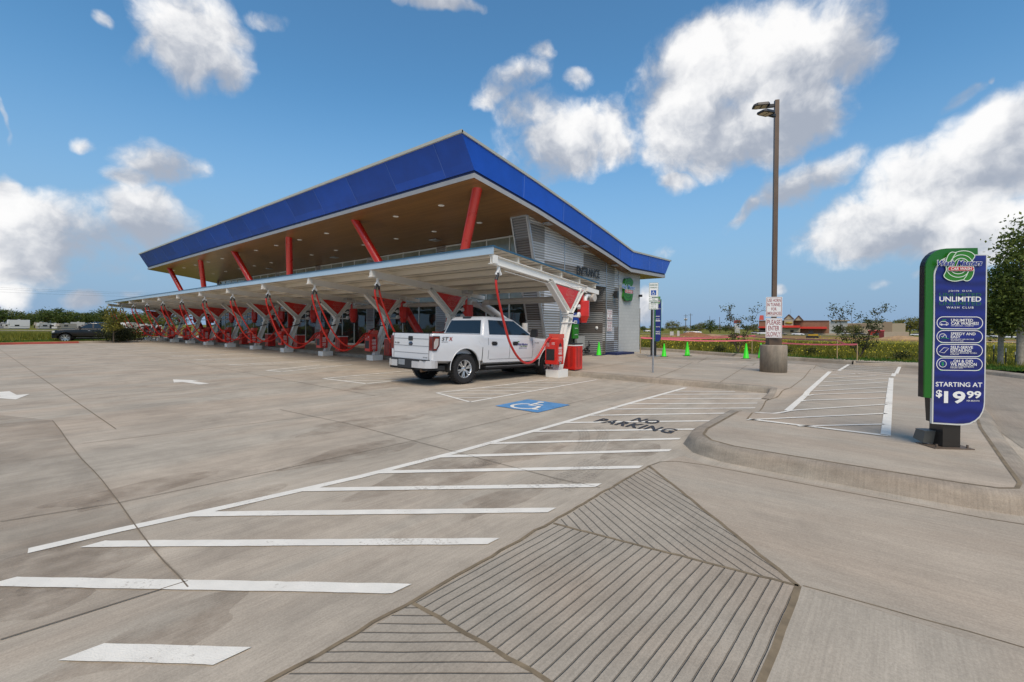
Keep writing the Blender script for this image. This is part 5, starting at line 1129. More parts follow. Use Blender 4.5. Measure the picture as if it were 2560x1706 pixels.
    m = MB(); m.box(.84, -.17, 1.845, .92, .17, 1.90); m.build('roof_brake_light', M_cuff, root)
    m = MB()
    for s_ in (-1, 1): m.box(xr+.02, s_*.80, 1.372, .60, s_*.90, 1.386)
    m.box(xr, -.85, 1.372, xr+.07, .85, 1.388); m.build('bed_rail_cap', M_black, root)
    m = MB(); m.box(xr+.08, -.79, .823, .55, .79, .83); m.build('bed_liner', M_black, root)
    # tailgate
    m = MB(); xg = xr-.012
    m.box(xg, -.82, .66, xr+.03, .82, 1.365); m.build('tailgate', paint, root, bevel=.02)
    m = MB()
    for z in (.84, 1.03, 1.22): m.box(xg-.006, -.80, z, xg+.004, .80, z+.014)
    m.box(xg-.004, -.825, .66, xg+.01, -.812, 1.36); m.box(xg-.004, .812, .66, xg+.01, .825, 1.36); m.split('tailgate_crease', mat('crease_grey', (.28, .28, .29), .5), root)
    m = MB(); m.box(xg-.02, -.10, 1.17, xg, .10, 1.29); m.build('tailgate_handle', M_black, root, bevel=.01)
    m = MB(); m.lathe([(0, -.015), (.085, -.012), (.10, 0)], 24, axis='X', c=(xg-.003, 0, 1.09)); bd = m.build('badge', mat('badge_dark', (.02, .025, .05), .2, coat=1), root); bd.data.transform(Matrix.Translation((xg, 0, 1.09)) @ Matrix.Diagonal((1, 1, .52, 1)) @ Matrix.Translation((-xg, 0, -1.09)))
    # bumper
    m = MB(); xb = xr-.20
    P = [(xr+.08, W+.01), (xr-.02, W+.0), (xb+.06, W-.12), (xb, W-.34), (xb, .32), (xb, -.32), (xb, -W+.34), (xb+.06, -W+.12), (xr-.02, -W), (xr+.08, -W-.01)]
    m.loft([[Vector((x, y, z)) for z in (.47, .665)]+[Vector((x+.12, y*.96, z)) for z in (.665, .47)] for x, y in P], smooth=False); m.build('bumper', M_chrome if not lettering else mat('bumper_white', (.62, .62, .63), .25, metal=.4, coat=.6), root)
    m = MB(); m.box(xb-.006, -.33, .45, xb+.02, .33, .69); m.box(xb-.004, -W+.30, .645, xb+.25, W-.3, .675); m.box(xb+.03, -W+.10, .66, xr+.02, W-.1, .684); m.build('bumper_step', M_black, root)
    m = MB(); m.box(xb-.012, -.03, .52, xb-.007, .27, .665); m.build('licence_plate', M_steel, root)
    m = MB(); m.box(xr-.1, -.85, .40, xr+.5, .85, .52); m.box(.2, -.45, .30, 3.5, .45, .52); m.tube([(0, -.8, R_), (0, .8, R_)], .05, 8); m.lathe([(0, -.16), (.16, 0), (0, .16)], 12, c=(0, 0, R_)); m.box(3.0, -.7, .36, 4.3, .7, .6); m.box(-.5, -.30, .48, .55, .30, .95); m.box(3.1, -.30, .48, 4.2, .30, 1.0); m.build('chassis', M_under, root)
    m = MB(); m.tube([(-.2, -.62, .42), (-.85, -.62, .44), (xr-.12, -.64, .40)], .045, 10); m.build('exhaust', mat('rusty_pipe', (.16, .10, .06), .6, metal=.5), root)
    for x in (0, WB):
        for s_ in (-1, 1): wheel(root, x, s_*.83, R_, rimr, spokes=6 if lettering else 7, side=s_)
    m = MB(); m.tube([(2.98, -.86, 1.28), (2.90, -.86, 1.62)], .004, 5); m.build('antenna', M_black, root)
    m = MB(); m.box(4.5, -.62, .78, 4.615, .62, 1.04); m.build('grille', M_black if lettering else M_chrome, root, bevel=.02)
    m = MB(); m.loft([[Vector((x, y, z)) for z in (.42, .70)]+[Vector((x-.1, y*.97, z)) for z in (.70, .42)] for x, y in [(4.35, W-.03), (4.58, W-.17), (4.68, .3), (4.68, -.3), (4.58, -W+.17), (4.35, -W+.03)]], smooth=False); m.build('front_bumper', paint, root)
    if lettering:
        m = MB(); u = Vector((1, 0, 0)); v = Vector((0, 0, 1)); n_ = Vector((0, -1, 0))
        O = Vector((xr+.27, -(W+.028), 1.19)); text(m, 'ST', O, u, v, .24, .10, bold=.012, shear=.25); text(m, 'SPORT', O+Vector((0, 0, -.045)), u, v, .22, .02)
        text(m, '4X4', Vector((xr+.68, -(W+.03), 1.145)), u, v, .1, .02) if False else None
        text(m, 'F-150', Vector((2.90, -(W+.022), 1.12)), u, v, .20, .035, bold=.02, shear=.2)
        ug = Vector((0, -1, 0)); text(m, 'F-150', Vector((xg-.008, .76, 1.075)), ug, v, .22, .045, bold=.03)
        text(m, 'FLEX FUEL', Vector((xg-.008, -.58, .73)), ug, v, .20, .025, bold=.02)
        m.build('model_lettering', mat('dark_chrome', (.06, .06, .065), .3, metal=.6), root)
        m = MB(); text(m, 'X', O+u*.24, u, v, .13, .10, bold=.03, shear=.1); m.build('red_letter', mat('letter_red', (.35, .04, .03), .4), root)
        m = MB(); O = Vector((2.07, -(W+.034), .97)); text(m, 'Wash Masters', O+v*.09, u, v, .48, .07, bold=.03, shear=.3); text(m, '888-877-WASH', O+v*(-.01)+u*.07, u, v, .36, .03, bold=.02); m.build('door_lettering', M_navy, root)
        m = MB(); text(m, 'CAR WASH', O+v*.04+u*.1, u, v, .34, .04, bold=.02); ribbon3(m, O, u, v, arc(.05, .14, .07, .07, 60, 190, 8), .025, .001); m.build('door_logo', M_grn, root)
    return root
M_wp = carpaint('white_paint', (0.66, 0.67, 0.69))
tr = pickup('pickup_truck', 'white crew cab pickup with STX lettering parked under the near end of the canopy', M_wp)
tr.location = (8.93, 10.02, 0); tr.rotation_euler = (0, radians(1.2), radians(-3.5))
M_bp = mat('black_paint', (0.006, 0.006, 0.007), .3, spec=.35, coat=.35)
tb_ = pickup('pickup_truck', 'black crew cab pickup with chrome wheels at the lot exit on the left', M_bp, False, .31)
a = Vector((5.4, 50.95, 0)); dr_ = Vector((-3.2, -1.9, 0)).normalized()    # heading
KS = .87; rr_ = RT.copy(); rr_.z = 0; rr_.normalize(); ff_ = FW.copy(); ff_.z = 0; ff_.normalize()
dr_ = -(rr_*2.5+ff_*1.9).normalized(); tb_.scale = (KS,)*3
a = G(163, 857.0)
tb_.rotation_euler = (0, 0, atan2(dr_.y, dr_.x)); lft = Vector((-dr_.y, dr_.x, 0))
tb_.location = a-dr_*3.67*KS-lft*.90*KS
m = MB()
for s_ in (-1, 1):
    P = [(.90, 1.42), (.93, 1.80), (1.6, 1.835), (2.02, 1.81), (2.72, 1.38), (.94, 1.36)]
    m.tube([(x, s_*(.93-(z-1.27)*.33), z) for x, z in P]+[(.90, s_*.88, 1.42)], .014, 6)
    m.box(.99, s_*.97, 1.10, 1.19, s_*1.012, 1.135); m.box(1.88, s_*.97, 1.10, 2.08, s_*1.012, 1.135)
m.split('chrome_trim', M_chrome, tb_)
# ------------------------------------------------------------------ lot light
lp_ = GW(1933, 930); F_ = (lp_-CAM).dot(FW)
M_pole = mat('bronze_pole', (.13, .085, .055), .4, metal=.2, var=.1)
lt = thing('light_pole', 'tall brown light pole with twin lamp heads, a horn notice and a round concrete base', 'light pole', lp_)
Rz = Matrix.Rotation(radians(28), 4, 'Z')
m = MB(); m.lathe([(0, -.05), (.405, -.05), (.405, .86), (.385, .90), (0, .905)], 32); m.build('concrete_base', concrete('pier_concrete', .30, dark=.5, streak=(3, 3, .6)), lt)
m = MB(); m.T = Rz; m.box(-.065, -.065, .9, .065, .065, 9.02); m.build('pole', M_pole, lt)
m = MB(); m.T = Rz; m.box(-.19, -.19, .9, .19, .19, 1.20); m.build('base_cover', M_pole, lt)
hd = Vector((-RT.x, -RT.y, 0)); ah = atan2(hd.y, hd.x)
for k, (dz, rot) in enumerate(((8.86, -14), (8.50, 20))):
    m = MB(); m.T = Matrix.Translation((0, 0, dz)) @ Matrix.Rotation(ah+radians(rot), 4, 'Z')
    m.box(.08, -.05, -.05, .30, .05, .04); m.loft([[Vector((x, y, z)) for y, z in ((-w_, 0), (w_, 0), (w_*.8, h_), (-w_*.8, h_))] for x, w_, h_ in ((.22, .11, .06), (.28, .18, .09), (.60, .18, .09), (.72, .14, .05))], smooth=False)
    hd_ = m.build('lamp_head', mat('lamp_black', (.02, .02, .022), .45), lt)
    m = MB(); m.T = Matrix.Translation((0, 0, dz)) @ Matrix.Rotation(ah+radians(rot), 4, 'Z'); m.box(.30, -.13, -.012, .45, .13, -.002); m.box(.49, -.13, -.012, .66, .11, -.002); m.split('lamp_lens', mat('lamp_lens', (.45, .38, .28), .3), hd_)
vd = (CAM-lp_); vd.z = 0; vd.normalize(); un = Vector((-vd.y, vd.x, 0)); # u to the right seen from the lot
u_ = un; ow = PX(1913, 862, 0.001+lp_.x) # left low corner estimate
wN, hN = 35/74.9, 100/74.9
un = Vector((vd.y*-1, vd.x, 0)).normalized()
notice(-un*(wN/2)+vd*.26+Vector((0, 0, 1.14))-un*.0, un, Vector((0, 0, 1)), wN, hN, lt)
# ------------------------------------------------------------------ accessible parking sign
sp_ = GW(1632, 932)
sg = thing('parking_sign', 'white and green reserved parking sign on a thin galvanised post', 'parking sign', sp_)
m = MB(); m.tube([(0, 0, 0), (0, 0, 2.72)], .028, 10); m.build('post', M_steel, sg)
vd2 = (CAM-sp_); vd2.z = 0; vd2.normalize(); u2 = Vector((-vd2.y, vd2.x, 0)); V3 = Vector((0, 0, 1)); kk = 1/77.9
M_gtext = mat('sign_green', (.01, .13, .05), .5); M_sblue = mat('sign_blue', (.01, .08, .36), .5)
o_ = vd2*.035-u2*(11.3*kk); y0s = 2.02
for zz, hh in ((0.0, 17*kk), (18.5*kk, 11*kk), (31*kk, 36*kk)):
    m = MB(); poly3(m, o_+V3*(y0s+zz), u2, V3, rrect(0, 0, 22.6*kk, hh, .02), .004, .01); pl_ = m.build('sign_plate', M_wtext, sg)
    m = MB(); ribbon3(m, o_+V3*(y0s+zz), u2, V3, rrect(.010, .010, 22.6*kk-.010, hh-.010, .015, 3), .008, .006, close=True)
    if hh > .4: text(m, 'RESERVED', o_+V3*(y0s+zz+.36)+u2*.03, u2, V3, .23, .05, lift=.006, bold=.01); text(m, 'PARKING', o_+V3*(y0s+zz+.28)+u2*.04, u2, V3, .21, .05, lift=.006, bold=.01)
    elif zz: text(m, 'VAN', o_+V3*(y0s+zz+.08)+u2*.10, u2, V3, .09, .03, lift=.006); text(m, 'ACCESSIBLE', o_+V3*(y0s+zz+.03)+u2*.03, u2, V3, .23, .03, lift=.006)
    else:
        for q, (s_, x_, w_) in enumerate((('UP TO FINE', .06, .17), ('SUBJECT TO', .06, .17), ('VIOLATORS', .06, .17))): text(m, s_, o_+V3*(y0s+.03+q*.065)+u2*x_, u2, V3, w_, .03, lift=.006)
    m.build('sign_lettering', M_gtext, pl_)
m = MB(); poly3(m, o_+V3*(y0s+31*kk+.06), u2, V3, [(.065, 0), (.225, 0), (.225, .16), (.065, .16)], .006); b_ = m.build('blue_square', M_sblue, sg)
m = MB(); isa(m, o_+V3*(y0s+31*kk+.14)+u2*.145+vd2*.008, u2, V3, .15); m.build('wheelchair_symbol', M_wtext, b_)
# ------------------------------------------------------------------ club sign (big) on the island
bs = G(2364, 1116, .15); vdb = Vector((cos(radians(-54.5)), sin(radians(-54.5)), 0)); ub = vdb; nb_ = Vector((ub.y, -ub.x, 0)); nb_ = -nb_ if nb_.dot(CAM-bs) < 0 else nb_
sgn = thing('menu_sign', 'tall green and blue club sign with a 19.99 price on the near island', 'sign', bs)
Vz = Vector((0, 0, 1))
def onS(x, y, off=0.12): # photo point on the plane of the sign, as (u, v) local
    d = ray(x, y); o = bs+nb_*off; t = (o-CAM).dot(nb_)/d.dot(nb_); p = CAM+d*t-bs; return (p.dot(ub), p.z)
z5 = lambda a, b: onS(2280+a/8.709, 600+b/8.709)
z6 = lambda a, b: onS(2280+a/4.9, 780+b/4.9)
gf = [z6(163, 0), z5(300, 700)]+[z5(*p) for p in [(305, 560), (325, 480), (365, 400), (430, 320), (520, 250), (620, 205), (740, 188), (900, 183), (1432, 175), (1436, 320)]]+[z5(1436, 700)]+[z6(240, 700), z6(240, 1056), z6(150, 1050)]
xl_ = sum(p[0] for p in (z6(163, 0), z6(150, 1050)))/2; 
m = MB(); poly3(m, nb_*.12, ub, Vz, gf, 0, .02); m.build('green_panel', mat('sign_green_face', (.008, .12, .004), .4, coat=.15), sgn)
bf = [z5(1622, 318), z5(1610, 1500), z6(885, 1100), z6(880, 1160), z6(862, 1225), z6(825, 1290), z6(770, 1340), z6(700, 1375), z6(620, 1388), z6(540, 1388), z6(235, 1368), z6(255, 200), z5(462, 1300), z5(462, 760), z5(475, 690), z5(510, 600), z5(560, 520), z5(640, 430), z5(760, 370), z5(1000, 330), z5(1300, 325)]
m = MB(); poly3(m, nb_*.12, ub, Vz, bf, .010, .03); m.build('panel_edge', mat('sign_silver', (.60, .61, .58), .35), sgn)
cxm = sum(p[0] for p in bf)/len(bf); cym = sum(p[1] for p in bf)/len(bf)
bi = [(p[0]-(.022 if p[0] > cxm else -.022), p[1]+(.022 if p[1] < -9 else 0)) for p in bf]
bi = [z5(1590, 342), z5(1578, 1500), z6(868, 1100), z6(862, 1160), z6(845, 1218), z6(810, 1278), z6(760, 1322), z6(695, 1355), z6(620, 1366), z6(540, 1367), z6(252, 1350), z6(272, 200), z5(486, 1300), z5(490, 760), z5(505, 690), z5(540, 600), z5(590, 530), z5(670, 450), z5(780, 390), z5(1000, 352), z5(1300, 345)]
def sign_blue():
    mm = mat('sign_blue_face', (.010, .018, .20), .42, coat=.1); ns, ls = nt(mm); b = ns['Principled BSDF']; tc = N(ns, 'ShaderNodeTexCoord'); wv = N(ns, 'ShaderNodeTexWave', i_Scale=2.2, i_Distortion=5.0, i_Detail=2.0); wv.bands_direction = 'Z'; ls.new(tc.outputs['Object'], wv.inputs[0])
    mx = N(ns, 'ShaderNodeMix', data_type='RGBA'); ls.new(wv.outputs['Fac'], mx.inputs['Factor']); mx.inputs['A'].default_value = (.005, .010, .12, 1); mx.inputs['B'].default_value = (.008, .017, .19, 1); ls.new(mx.outputs['Result'], b.inputs['Base Color']); return mm
m = MB(); poly3(m, nb_*.12, ub, Vz, bi, .014, .01); m.build('blue_panel', sign_blue(), sgn)
# black backs and post
x1, zt1 = z6(100, 1030); x0_, _ = z5(310, 560)
m = MB()
gb = [(p[0]-.0, p[1]) for p in gf if True]
poly3(m, nb_*.12, ub, Vz, [(p[0], p[1]) for p in gf], -.021, .075); 
xa, _ = z6(240, 1100); xb_, zb1 = z6(240, 1350); xc, zc = z6(880, 1100)
poly3(m, nb_*.105, ub, Vz, [(xa, z6(240, 1056)[1]), (xa+.02, zb1), (xa+.5, zb1), (xc-.02, zc), (xc, z5(1600, 400)[1]), (xa, z5(1600, 400)[1])], 0, .09)
m.build('sign_cabinet', mat('cabinet_black', (.012, .011, .011), .35, coat=.2), sgn)
m = MB(); m.T = Matrix.Rotation(atan2(ub.y, ub.x), 4, 'Z'); m.box(-.115, -.10, 0, .085, .10, .8); m.build('post', mat('post_black', (.02, .018, .016), .3, coat=.3), sgn)
m = MB(); m.T = Matrix.Rotation(atan2(ub.y, ub.x), 4, 'Z'); m.box(-.25, -.16, -.012, .20, .13, .012)
for bx_, by_ in ((-.2, -.12), (.15, -.12), (.15, .08)): m.tube([(bx_, by_, .01), (bx_, by_, .05)], .012, 6)
m.build('base_plate', mat('base_plate', (.16, .12, .09), .6, metal=.4), sgn)
Ob = nb_*.135
def T(txt, p0, p1, mt_mb, f, bold=.02, shear=0, lift=.002, spacing=1.0):
    a = f(*p0); b = f(*p1); text(mt_mb, txt, Ob+ub*a[0]+Vz*min(a[1], b[1]), ub, Vz, b[0]-a[0], abs(a[1]-b[1]), bold=bold, shear=shear, lift=lift, spacing=spacing)
mw = MB()
T('JOIN OUR', (765, 1140), (1275, 1098), mw, z5, .008, spacing=1.5); T('UNLIMITED', (570, 1345), (1478, 1240), mw, z5, .018); T('WASH CLUB', (722, 1495), (1312, 1455), mw, z5, .008, spacing=1.4)
rows = [('UNLIMITED', 463, 120, 733, 88), ('CAR WASHES!', 463, 160, 800, 125), ('NO, SERIOUSLY... UNLIMITED', 463, 180, 740, 166), ('SPEEDY AND', 460, 285, 763, 254), ('EASY', 460, 322, 580, 290), ('GET IN & OUT, AND ON YOUR', 458, 345, 745, 330), ('WAY WITH EASE', 458, 362, 615, 350), ('SELF-SERVE', 458, 450, 732, 418), ('DETAILING', 457, 488, 712, 455), ('FREE VACS, MICROFIBER TOWELS,', 456, 512, 780, 497), ('& FREE AIR', 456, 527, 560, 514), ('...OH & DID', 456, 618, 733, 587), ('WE MENTION', 455, 658, 777, 625), ('YOU GET YOUR FIRST MONTH', 454, 680, 740, 664), ('STARTING AT', 275, 912, 845, 865), ('$', 278, 1052, 356, 955), ('19', 376, 1118, 640, 972), ('99', 655, 1056, 832, 970), ('PER MONTH', 655, 1096, 810, 1080), ('FOR JUST $9.99', 454, 695, 607, 682)]
for s_, a, b, c_, d in rows: T(s_, (a, b), (c_, d), mw, z6, .03 if s_ in ('19', '99', '$') else .016 if abs(b-d) > 25 else .004)
def ring(mb, x0, y0, x1, y1, lw=.008, lift=.002):
    a = z6(x0, y1); b = z6(x1, y0); r_ = (b[1]-a[1])/2*.98; ribbon3(mb, Ob, ub, Vz, rrect(a[0], a[1], b[0], b[1], r_), lw, lift, close=True)
for yy in (64, 232, 402, 570): ring(mw, 291-yy*.008, yy, 851-yy*.008, yy+142)
def ic(mb, pts, lw=.006, close=False): ribbon3(mb, Ob, ub, Vz, [z6(*p) for p in pts], lw, .002, close)
ic(mw, [(325, 150), (330, 130), (350, 118), (395, 118), (412, 132), (430, 140), (430, 158), (325, 158), (325, 150)]); ic(mw, [(p[0], p[1]) for p in arc(348, 156, 9, 9, 0, 360, 10)]); ic(mw, [(p[0], p[1]) for p in arc(408, 156, 9, 9, 0, 360, 10)])
ic(mw, [(318+0*p[0] if False else p[0], p[1]) for p in arc(362, 312, 44, 44, -200, 10, 16)]); ic(mw, [(345, 298), (358, 310), (385, 282)]); ic(mw, [(320, 492), (375, 438), (436, 445), (380, 502)], close=True); ic(mw, arc(362, 636, 44, 40, 0, 360, 24))
mw.build('white_lettering', M_wtext, sgn)
mg_ = MB(); T('$', (345, 660), (378, 614), mg_, z6, .02)
ic(mg_, [(340, 328), (350, 318), (400, 318), (415, 326), (436, 328)]); ic(mg_, arc(372, 104, 14, 8, 0, 360, 10), .004); ic(mg_, arc(395, 98, 8, 6, 0, 360, 8), .004)
for yy in (64, 232, 402, 570):
    a = z6(330, yy+146); b = z6(815, yy+146); ribbon3(mg_, Ob, ub, Vz, [a, b], .008, .0015)
mg_.build('green_lettering', mat('bright_green', (.02, .32, .08), .4), sgn)
mo_ = MB(); T('UNLIMITED', (565, 1235), (1485, 1160), mo_, z5, .012, lift=.001); T('UNLIMITED', (565, 1428), (1485, 1352), mo_, z5, .012, lift=.001)
mo_.build('shadow_lettering', mat('outline_green', (.012, .10, .07), .5), sgn)
lo = z5(575, 915); hi = z5(1392, 240)
logo(sgn, Ob+ub*lo[0]+Vz*lo[1], ub, Vz, (hi[0]-lo[0])*1.0, hi[1]-lo[1], .012, M_grn, M_pale, M_navy, M_red2, M_wtext)
# flood lamp at the foot of the sign
fl = thing('flood_light', 'grey box floodlight aimed at the foot of the big blue sign', 'flood light', G(2322, 1112, .15))
m = MB(); m.T = Matrix.Rotation(atan2(ub.y, ub.x)+.05, 4, 'Z'); m.loft([[Vector((-.10, -.03, .03)), Vector((.10, -.03, .03)), Vector((.10, .12, .06)), Vector((-.10, .12, .06))], [Vector((-.10, -.06, .175)), Vector((.10, -.06, .175)), Vector((.10, .07, .19)), Vector((-.10, .07, .19))]], smooth=False); m.box(-.105, -.065, .175, .105, .075, .188); m.build('lamp_housing', mat('flood_grey', (.10, .105, .10), .5), fl)
m = MB(); m.T = Matrix.Rotation(atan2(ub.y, ub.x)+.05, 4, 'Z'); m.box(-.03, -.02, -.005, .03, .06, .035); m.tube([(.09, 0, .02), (.09, 0, .09)], .012, 6); m.build('bracket', M_steel, fl)
# ------------------------------------------------------------------ lane sign, cones, bollards
ms = G(1640, 891, 0.0)
ls_ = thing('menu_sign', 'narrow tall menu sign with a green and blue face near the building corner', 'sign', ms)
vd3 = (CAM-ms); vd3.z = 0; vd3.normalize(); kz = 1/45.4
du = (Vector((-vd3.y, vd3.x, 0))*.42+vd3*-.9); du.normalize(); u3 = Vector((-vd3.y, vd3.x, 0)); H3 = (891-740)*kz
m = MB(); poly3(m, Vector((0, 0, 0)), u3, Vz, [(-.30, 0.02), (.02, 0.02), (.02, H3), (-.15, H3), (-.24, H3-.03), (-.30, H3-.12)], .02, .5); m.build('sign_cabinet', mat('lane_sign_black', (.012, .012, .012), .4), ls_)
m = MB(); poly3(m, Vector((0, 0, 0)), u3, Vz, [(-.10, .85), (.10, .80), (.22, .9), (.26, 1.05), (.26, H3-.15), (.20, H3-.15), (.20, H3), (.02, H3), (-.06, H3-.04), (-.10, H3-.12)], .05, .05); m.build('green_panel', M_grn, ls_)
M_lb = mat('lane_sign_blue', (.012, .02, .16), .4); m = MB(); poly3(m, Vector((0, 0, 0)), u3, Vz, [(-.05, .85), (.10, .82), (.20, .9), (.24, 1.05), (.24, H3-.25), (-.05, H3-.45)], .056, .01); m.build('blue_panel', M_lb, ls_)
m = MB(); Ol = Vector((0, 0, 0))
for s_, x, z, w_, h_ in (('THANK YOU', -.03, 2.62, .24, .05), ('MEMBERS', -.03, 2.20, .22, .05), ('BASIC', -.02, 2.05, .2, .05), ('SHINE', -.02, 1.62, .2, .05), ('UNLIMITED', -.03, 1.35, .24, .05), ('SAVINGS', -.03, 1.22, .24, .09)): text(m, s_, Ol+u3*x+Vz*z, u3, Vz, w_, h_, lift=.06)
poly3(m, Ol, u3, Vz, [(-.04, 1.95), (.2, 1.95), (.2, 2.0), (-.04, 2.0)], .06); m.build('lettering', M_wtext, ls_)
logo(ls_, Ol+u3*(-.05)+Vz*(H3-.42), u3, Vz, .26, .36, .066, M_grn, M_pale, M_navy, M_red2, M_wtext)
m = MB(); m.box(-.7, -.25, -.01, .25, .25, .03); m.build('base_plate', M_steel, ls_)
M_cone = mat('neon_green', (.03, .62, .01), .55, emit=(.02, .6, .01, .12))
cp = [((1497, 889), 'green cone by the yellow bollard at the tunnel mouth', 0.95), ((1660, 892), 'green cone half hidden behind the narrow lane sign', .9), ((1718, 890.5), 'green cone on a black foot between the lane sign and the light pole', 1.0), ((1865, 897), 'green cone standing just left of the light pole base', 1.0), ((1902, 896), 'green cone partly behind the light pole base', 1.0)]
cone0 = thing('traffic_cone', cp[0][1], 'traffic cone', G(*cp[0][0]), group='bright green cones along the wash lane')
m = MB(); m.lathe([(.0, .80), (.025, .795), (.035, .77), (.145, .03), (.16, .02), (0, .02)], 20); m.build('cone_body', M_cone, cone0)
m = MB(); m.box(-.19, -.19, 0, .19, .19, .025); m.build('cone_foot', M_black, cone0)
for i, (p, lb, sc) in enumerate(cp):
    if i == 0: cone0.scale = (sc,)*3
    else: copy_tree(cone0, None, loc=G(*p), label=lb, scale=(sc,)*3)
for p, lb in (((1541, 882), 'yellow bollard against the block wall right of the tunnel mouth'), ((1443, 879), 'yellow bollard in front of the menu board at the tunnel mouth')):
    b = thing('bollard', lb, 'bollard', G(p[0], p[1], .02), group='yellow bollards at the tunnel entrance')
    m = MB(); m.lathe([(.09, 0), (.09, 1.02), (.075, 1.06), (.03, 1.09), (0, 1.1)], 18); m.build('bollard_tube', M_yel, b)
kp = PY(1437, 860, 13.6); kp.z = 0
ks = thing('menu_board', 'blue and green wash menu board on a black post inside the tunnel mouth', 'menu board', kp)
m = MB(); m.box(-.06, 0, 0, .02, .1, 1.2); m.build('post', M_black, ks)
m = MB(); m.box(-.28, -.05, .95, .32, .05, 1.75); m.build('green_panel', M_grn, ks, bevel=.02); m = MB(); m.box(-.22, -.055, 1.77, .38, .05, 2.38); m.build('blue_panel', mat('board_blue', (.01, .05, .3), .4), ks, bevel=.02)
m = MB(); m.box(-.20, -.07, 1.78, .10, -.056, 1.95)
for s_, z in (('THE WORKS', 2.25), ('WASH', 2.16), ('EXPRESS WASH', 1.5), ('BASIC', 1.15)): text(m, s_, Vector((-.12, -.06, z)), Vector((1, 0, 0)), Vz, .3, .05, lift=.01)
m.build('lettering', M_wtext, ks); m = MB(); text(m, 'ABR', Vector((-.17, -.075, 1.82)), Vector((1, 0, 0)), Vz, .24, .09, bold=.03); m.build('dark_lettering', M_black, ks)
kw = PY(1462, 860, 14.4); kw.z = 0
lw_ = tag(MB().box(kw.x-.9, 14.4, 0, kw.x+.75, 14.6, 1.05).build('low_wall', mat('white_board', (.45, .45, .43), .6)), 'low pale wall across the left half of the tunnel mouth', 'wall')
cn = PY(1478, 872, 14.1); cn.z = 0
cv_ = thing('wheel_correlator', 'black coiled guide hose and chain gear on the floor inside the tunnel mouth', 'wash equipment', cn)
m = MB(); 
for k in range(5): m.tube([(-.9+.25*k+.35*cos(a), .1*sin(a*2), .12+.1*k+.12*sin(a)) for a in [j*pi/6 for j in range(13)]], .03, 6)
m.tube([(-.2, 0, .1), (-.3, 0, .7), (-.1, 0, 1.1), (.05, 0, .9)], .02, 6); m.build('guide_hose', M_black, cv_)
# ------------------------------------------------------------------ vegetation
M_bark = mat('pale_bark', (.30, .27, .22), .9, var=.3, vscale=14)
M_bark2 = mat('dark_bark', (.09, .07, .05), .9)
F_near = foliage('leaves_near', (.045, .075, .013), (.16, .20, .035))
F_far = foliage('leaves_far', (.030, .060, .012), (.12, .155, .030))
F_far2 = foliage('leaves_far_yellow', (.075, .090, .014), (.26, .23, .045))
F_sap = foliage('leaves_sapling', (.03, .038, .012), (.09, .10, .03))
F_grass = foliage('grass_blades', (.075, .105, .010), (.24, .21, .025))
F_lawn = foliage('lawn_blades', (.035, .10, .012), (.07, .16, .02))
def leafq(m, p, s, r):
    a = Vector((r.gauss(0, 1), r.gauss(0, 1), r.gauss(0, .8))).normalized(); b = a.orthogonal().normalized(); c = a.cross(b); t = r.uniform(0, 6.28); b2 = b*cos(t)+c*sin(t); c2 = a.cross(b2)
    o = len(m.v); m.v += [p-b2*s-c2*s*.1, p-c2*s*.55, p+b2*s, p+c2*s*.55]; m.f.append([o, o+1, o+2, o+3]); m.sm.append(False)
def make_tree(seed, H, trunk_h, rx, rz, ncl, nleaf, leaf, tr_r, mleaf, mbark, lean=0.0, limbs=7, cspread=.16, shape='round'):
    r = random.Random(seed); tm = MB(); lm = MB(); cz = trunk_h+(H-trunk_h)*.5
    tm.tube([(0, 0, -.05), (lean*.1, 0, H*.25), (lean*.3, .02, H*.5), (lean*.6, 0, H*.8)], [tr_r*1.15, tr_r, tr_r*.75, tr_r*.25], 8)
    for k in range(limbs):
        a = 6.28*k/limbs+r.uniform(-.4, .4); z0 = trunk_h*.9+(H-trunk_h)*.45*k/limbs; ln = rx*r.uniform(.6, .95)
        tm.tube([(0, 0, z0), (cos(a)*ln*.45, sin(a)*ln*.45, z0+ln*.35), (cos(a)*ln, sin(a)*ln, z0+ln*.75)], [tr_r*.5, tr_r*.3, tr_r*.1], 5)
    for _ in range(ncl):
        while True:
            x, y, z = r.uniform(-1, 1), r.uniform(-1, 1), r.uniform(-1, 1); d = sqrt(x*x+y*y+z*z)
            w_ = 1.0
            if shape == 'cone': w_ = max(.15, 1-(z+1)/2*.85)*1.1
            if (x*x+y*y)/(w_*w_)+z*z*.9 < r.uniform(.5, 1.05) and (d > .35 or r.random() < .4): break
        c = Vector((x*rx+lean*.5, y*rx, cz+z*(H-trunk_h)*.5)); cs_ = cspread*rx*r.uniform(.7, 1.5)
        for _ in range(nleaf): leafq(lm, c+Vector((r.gauss(0, cs_), r.gauss(0, cs_), r.gauss(0, cs_*.7))), leaf*r.uniform(.6, 1.3), r)
    return tm.mesh('trunk', mbark, recalc=False), lm.mesh('crown', mleaf, recalc=False)
def put_tree(name, label, cat, loc, meshes, group=None, rz=0, sc=1, szz=None):
    t = thing(name, label, cat, loc, rz, group); t.scale = (sc, sc, szz or sc); link('trunk', meshes[0], t); link('crown', meshes[1], t); return t
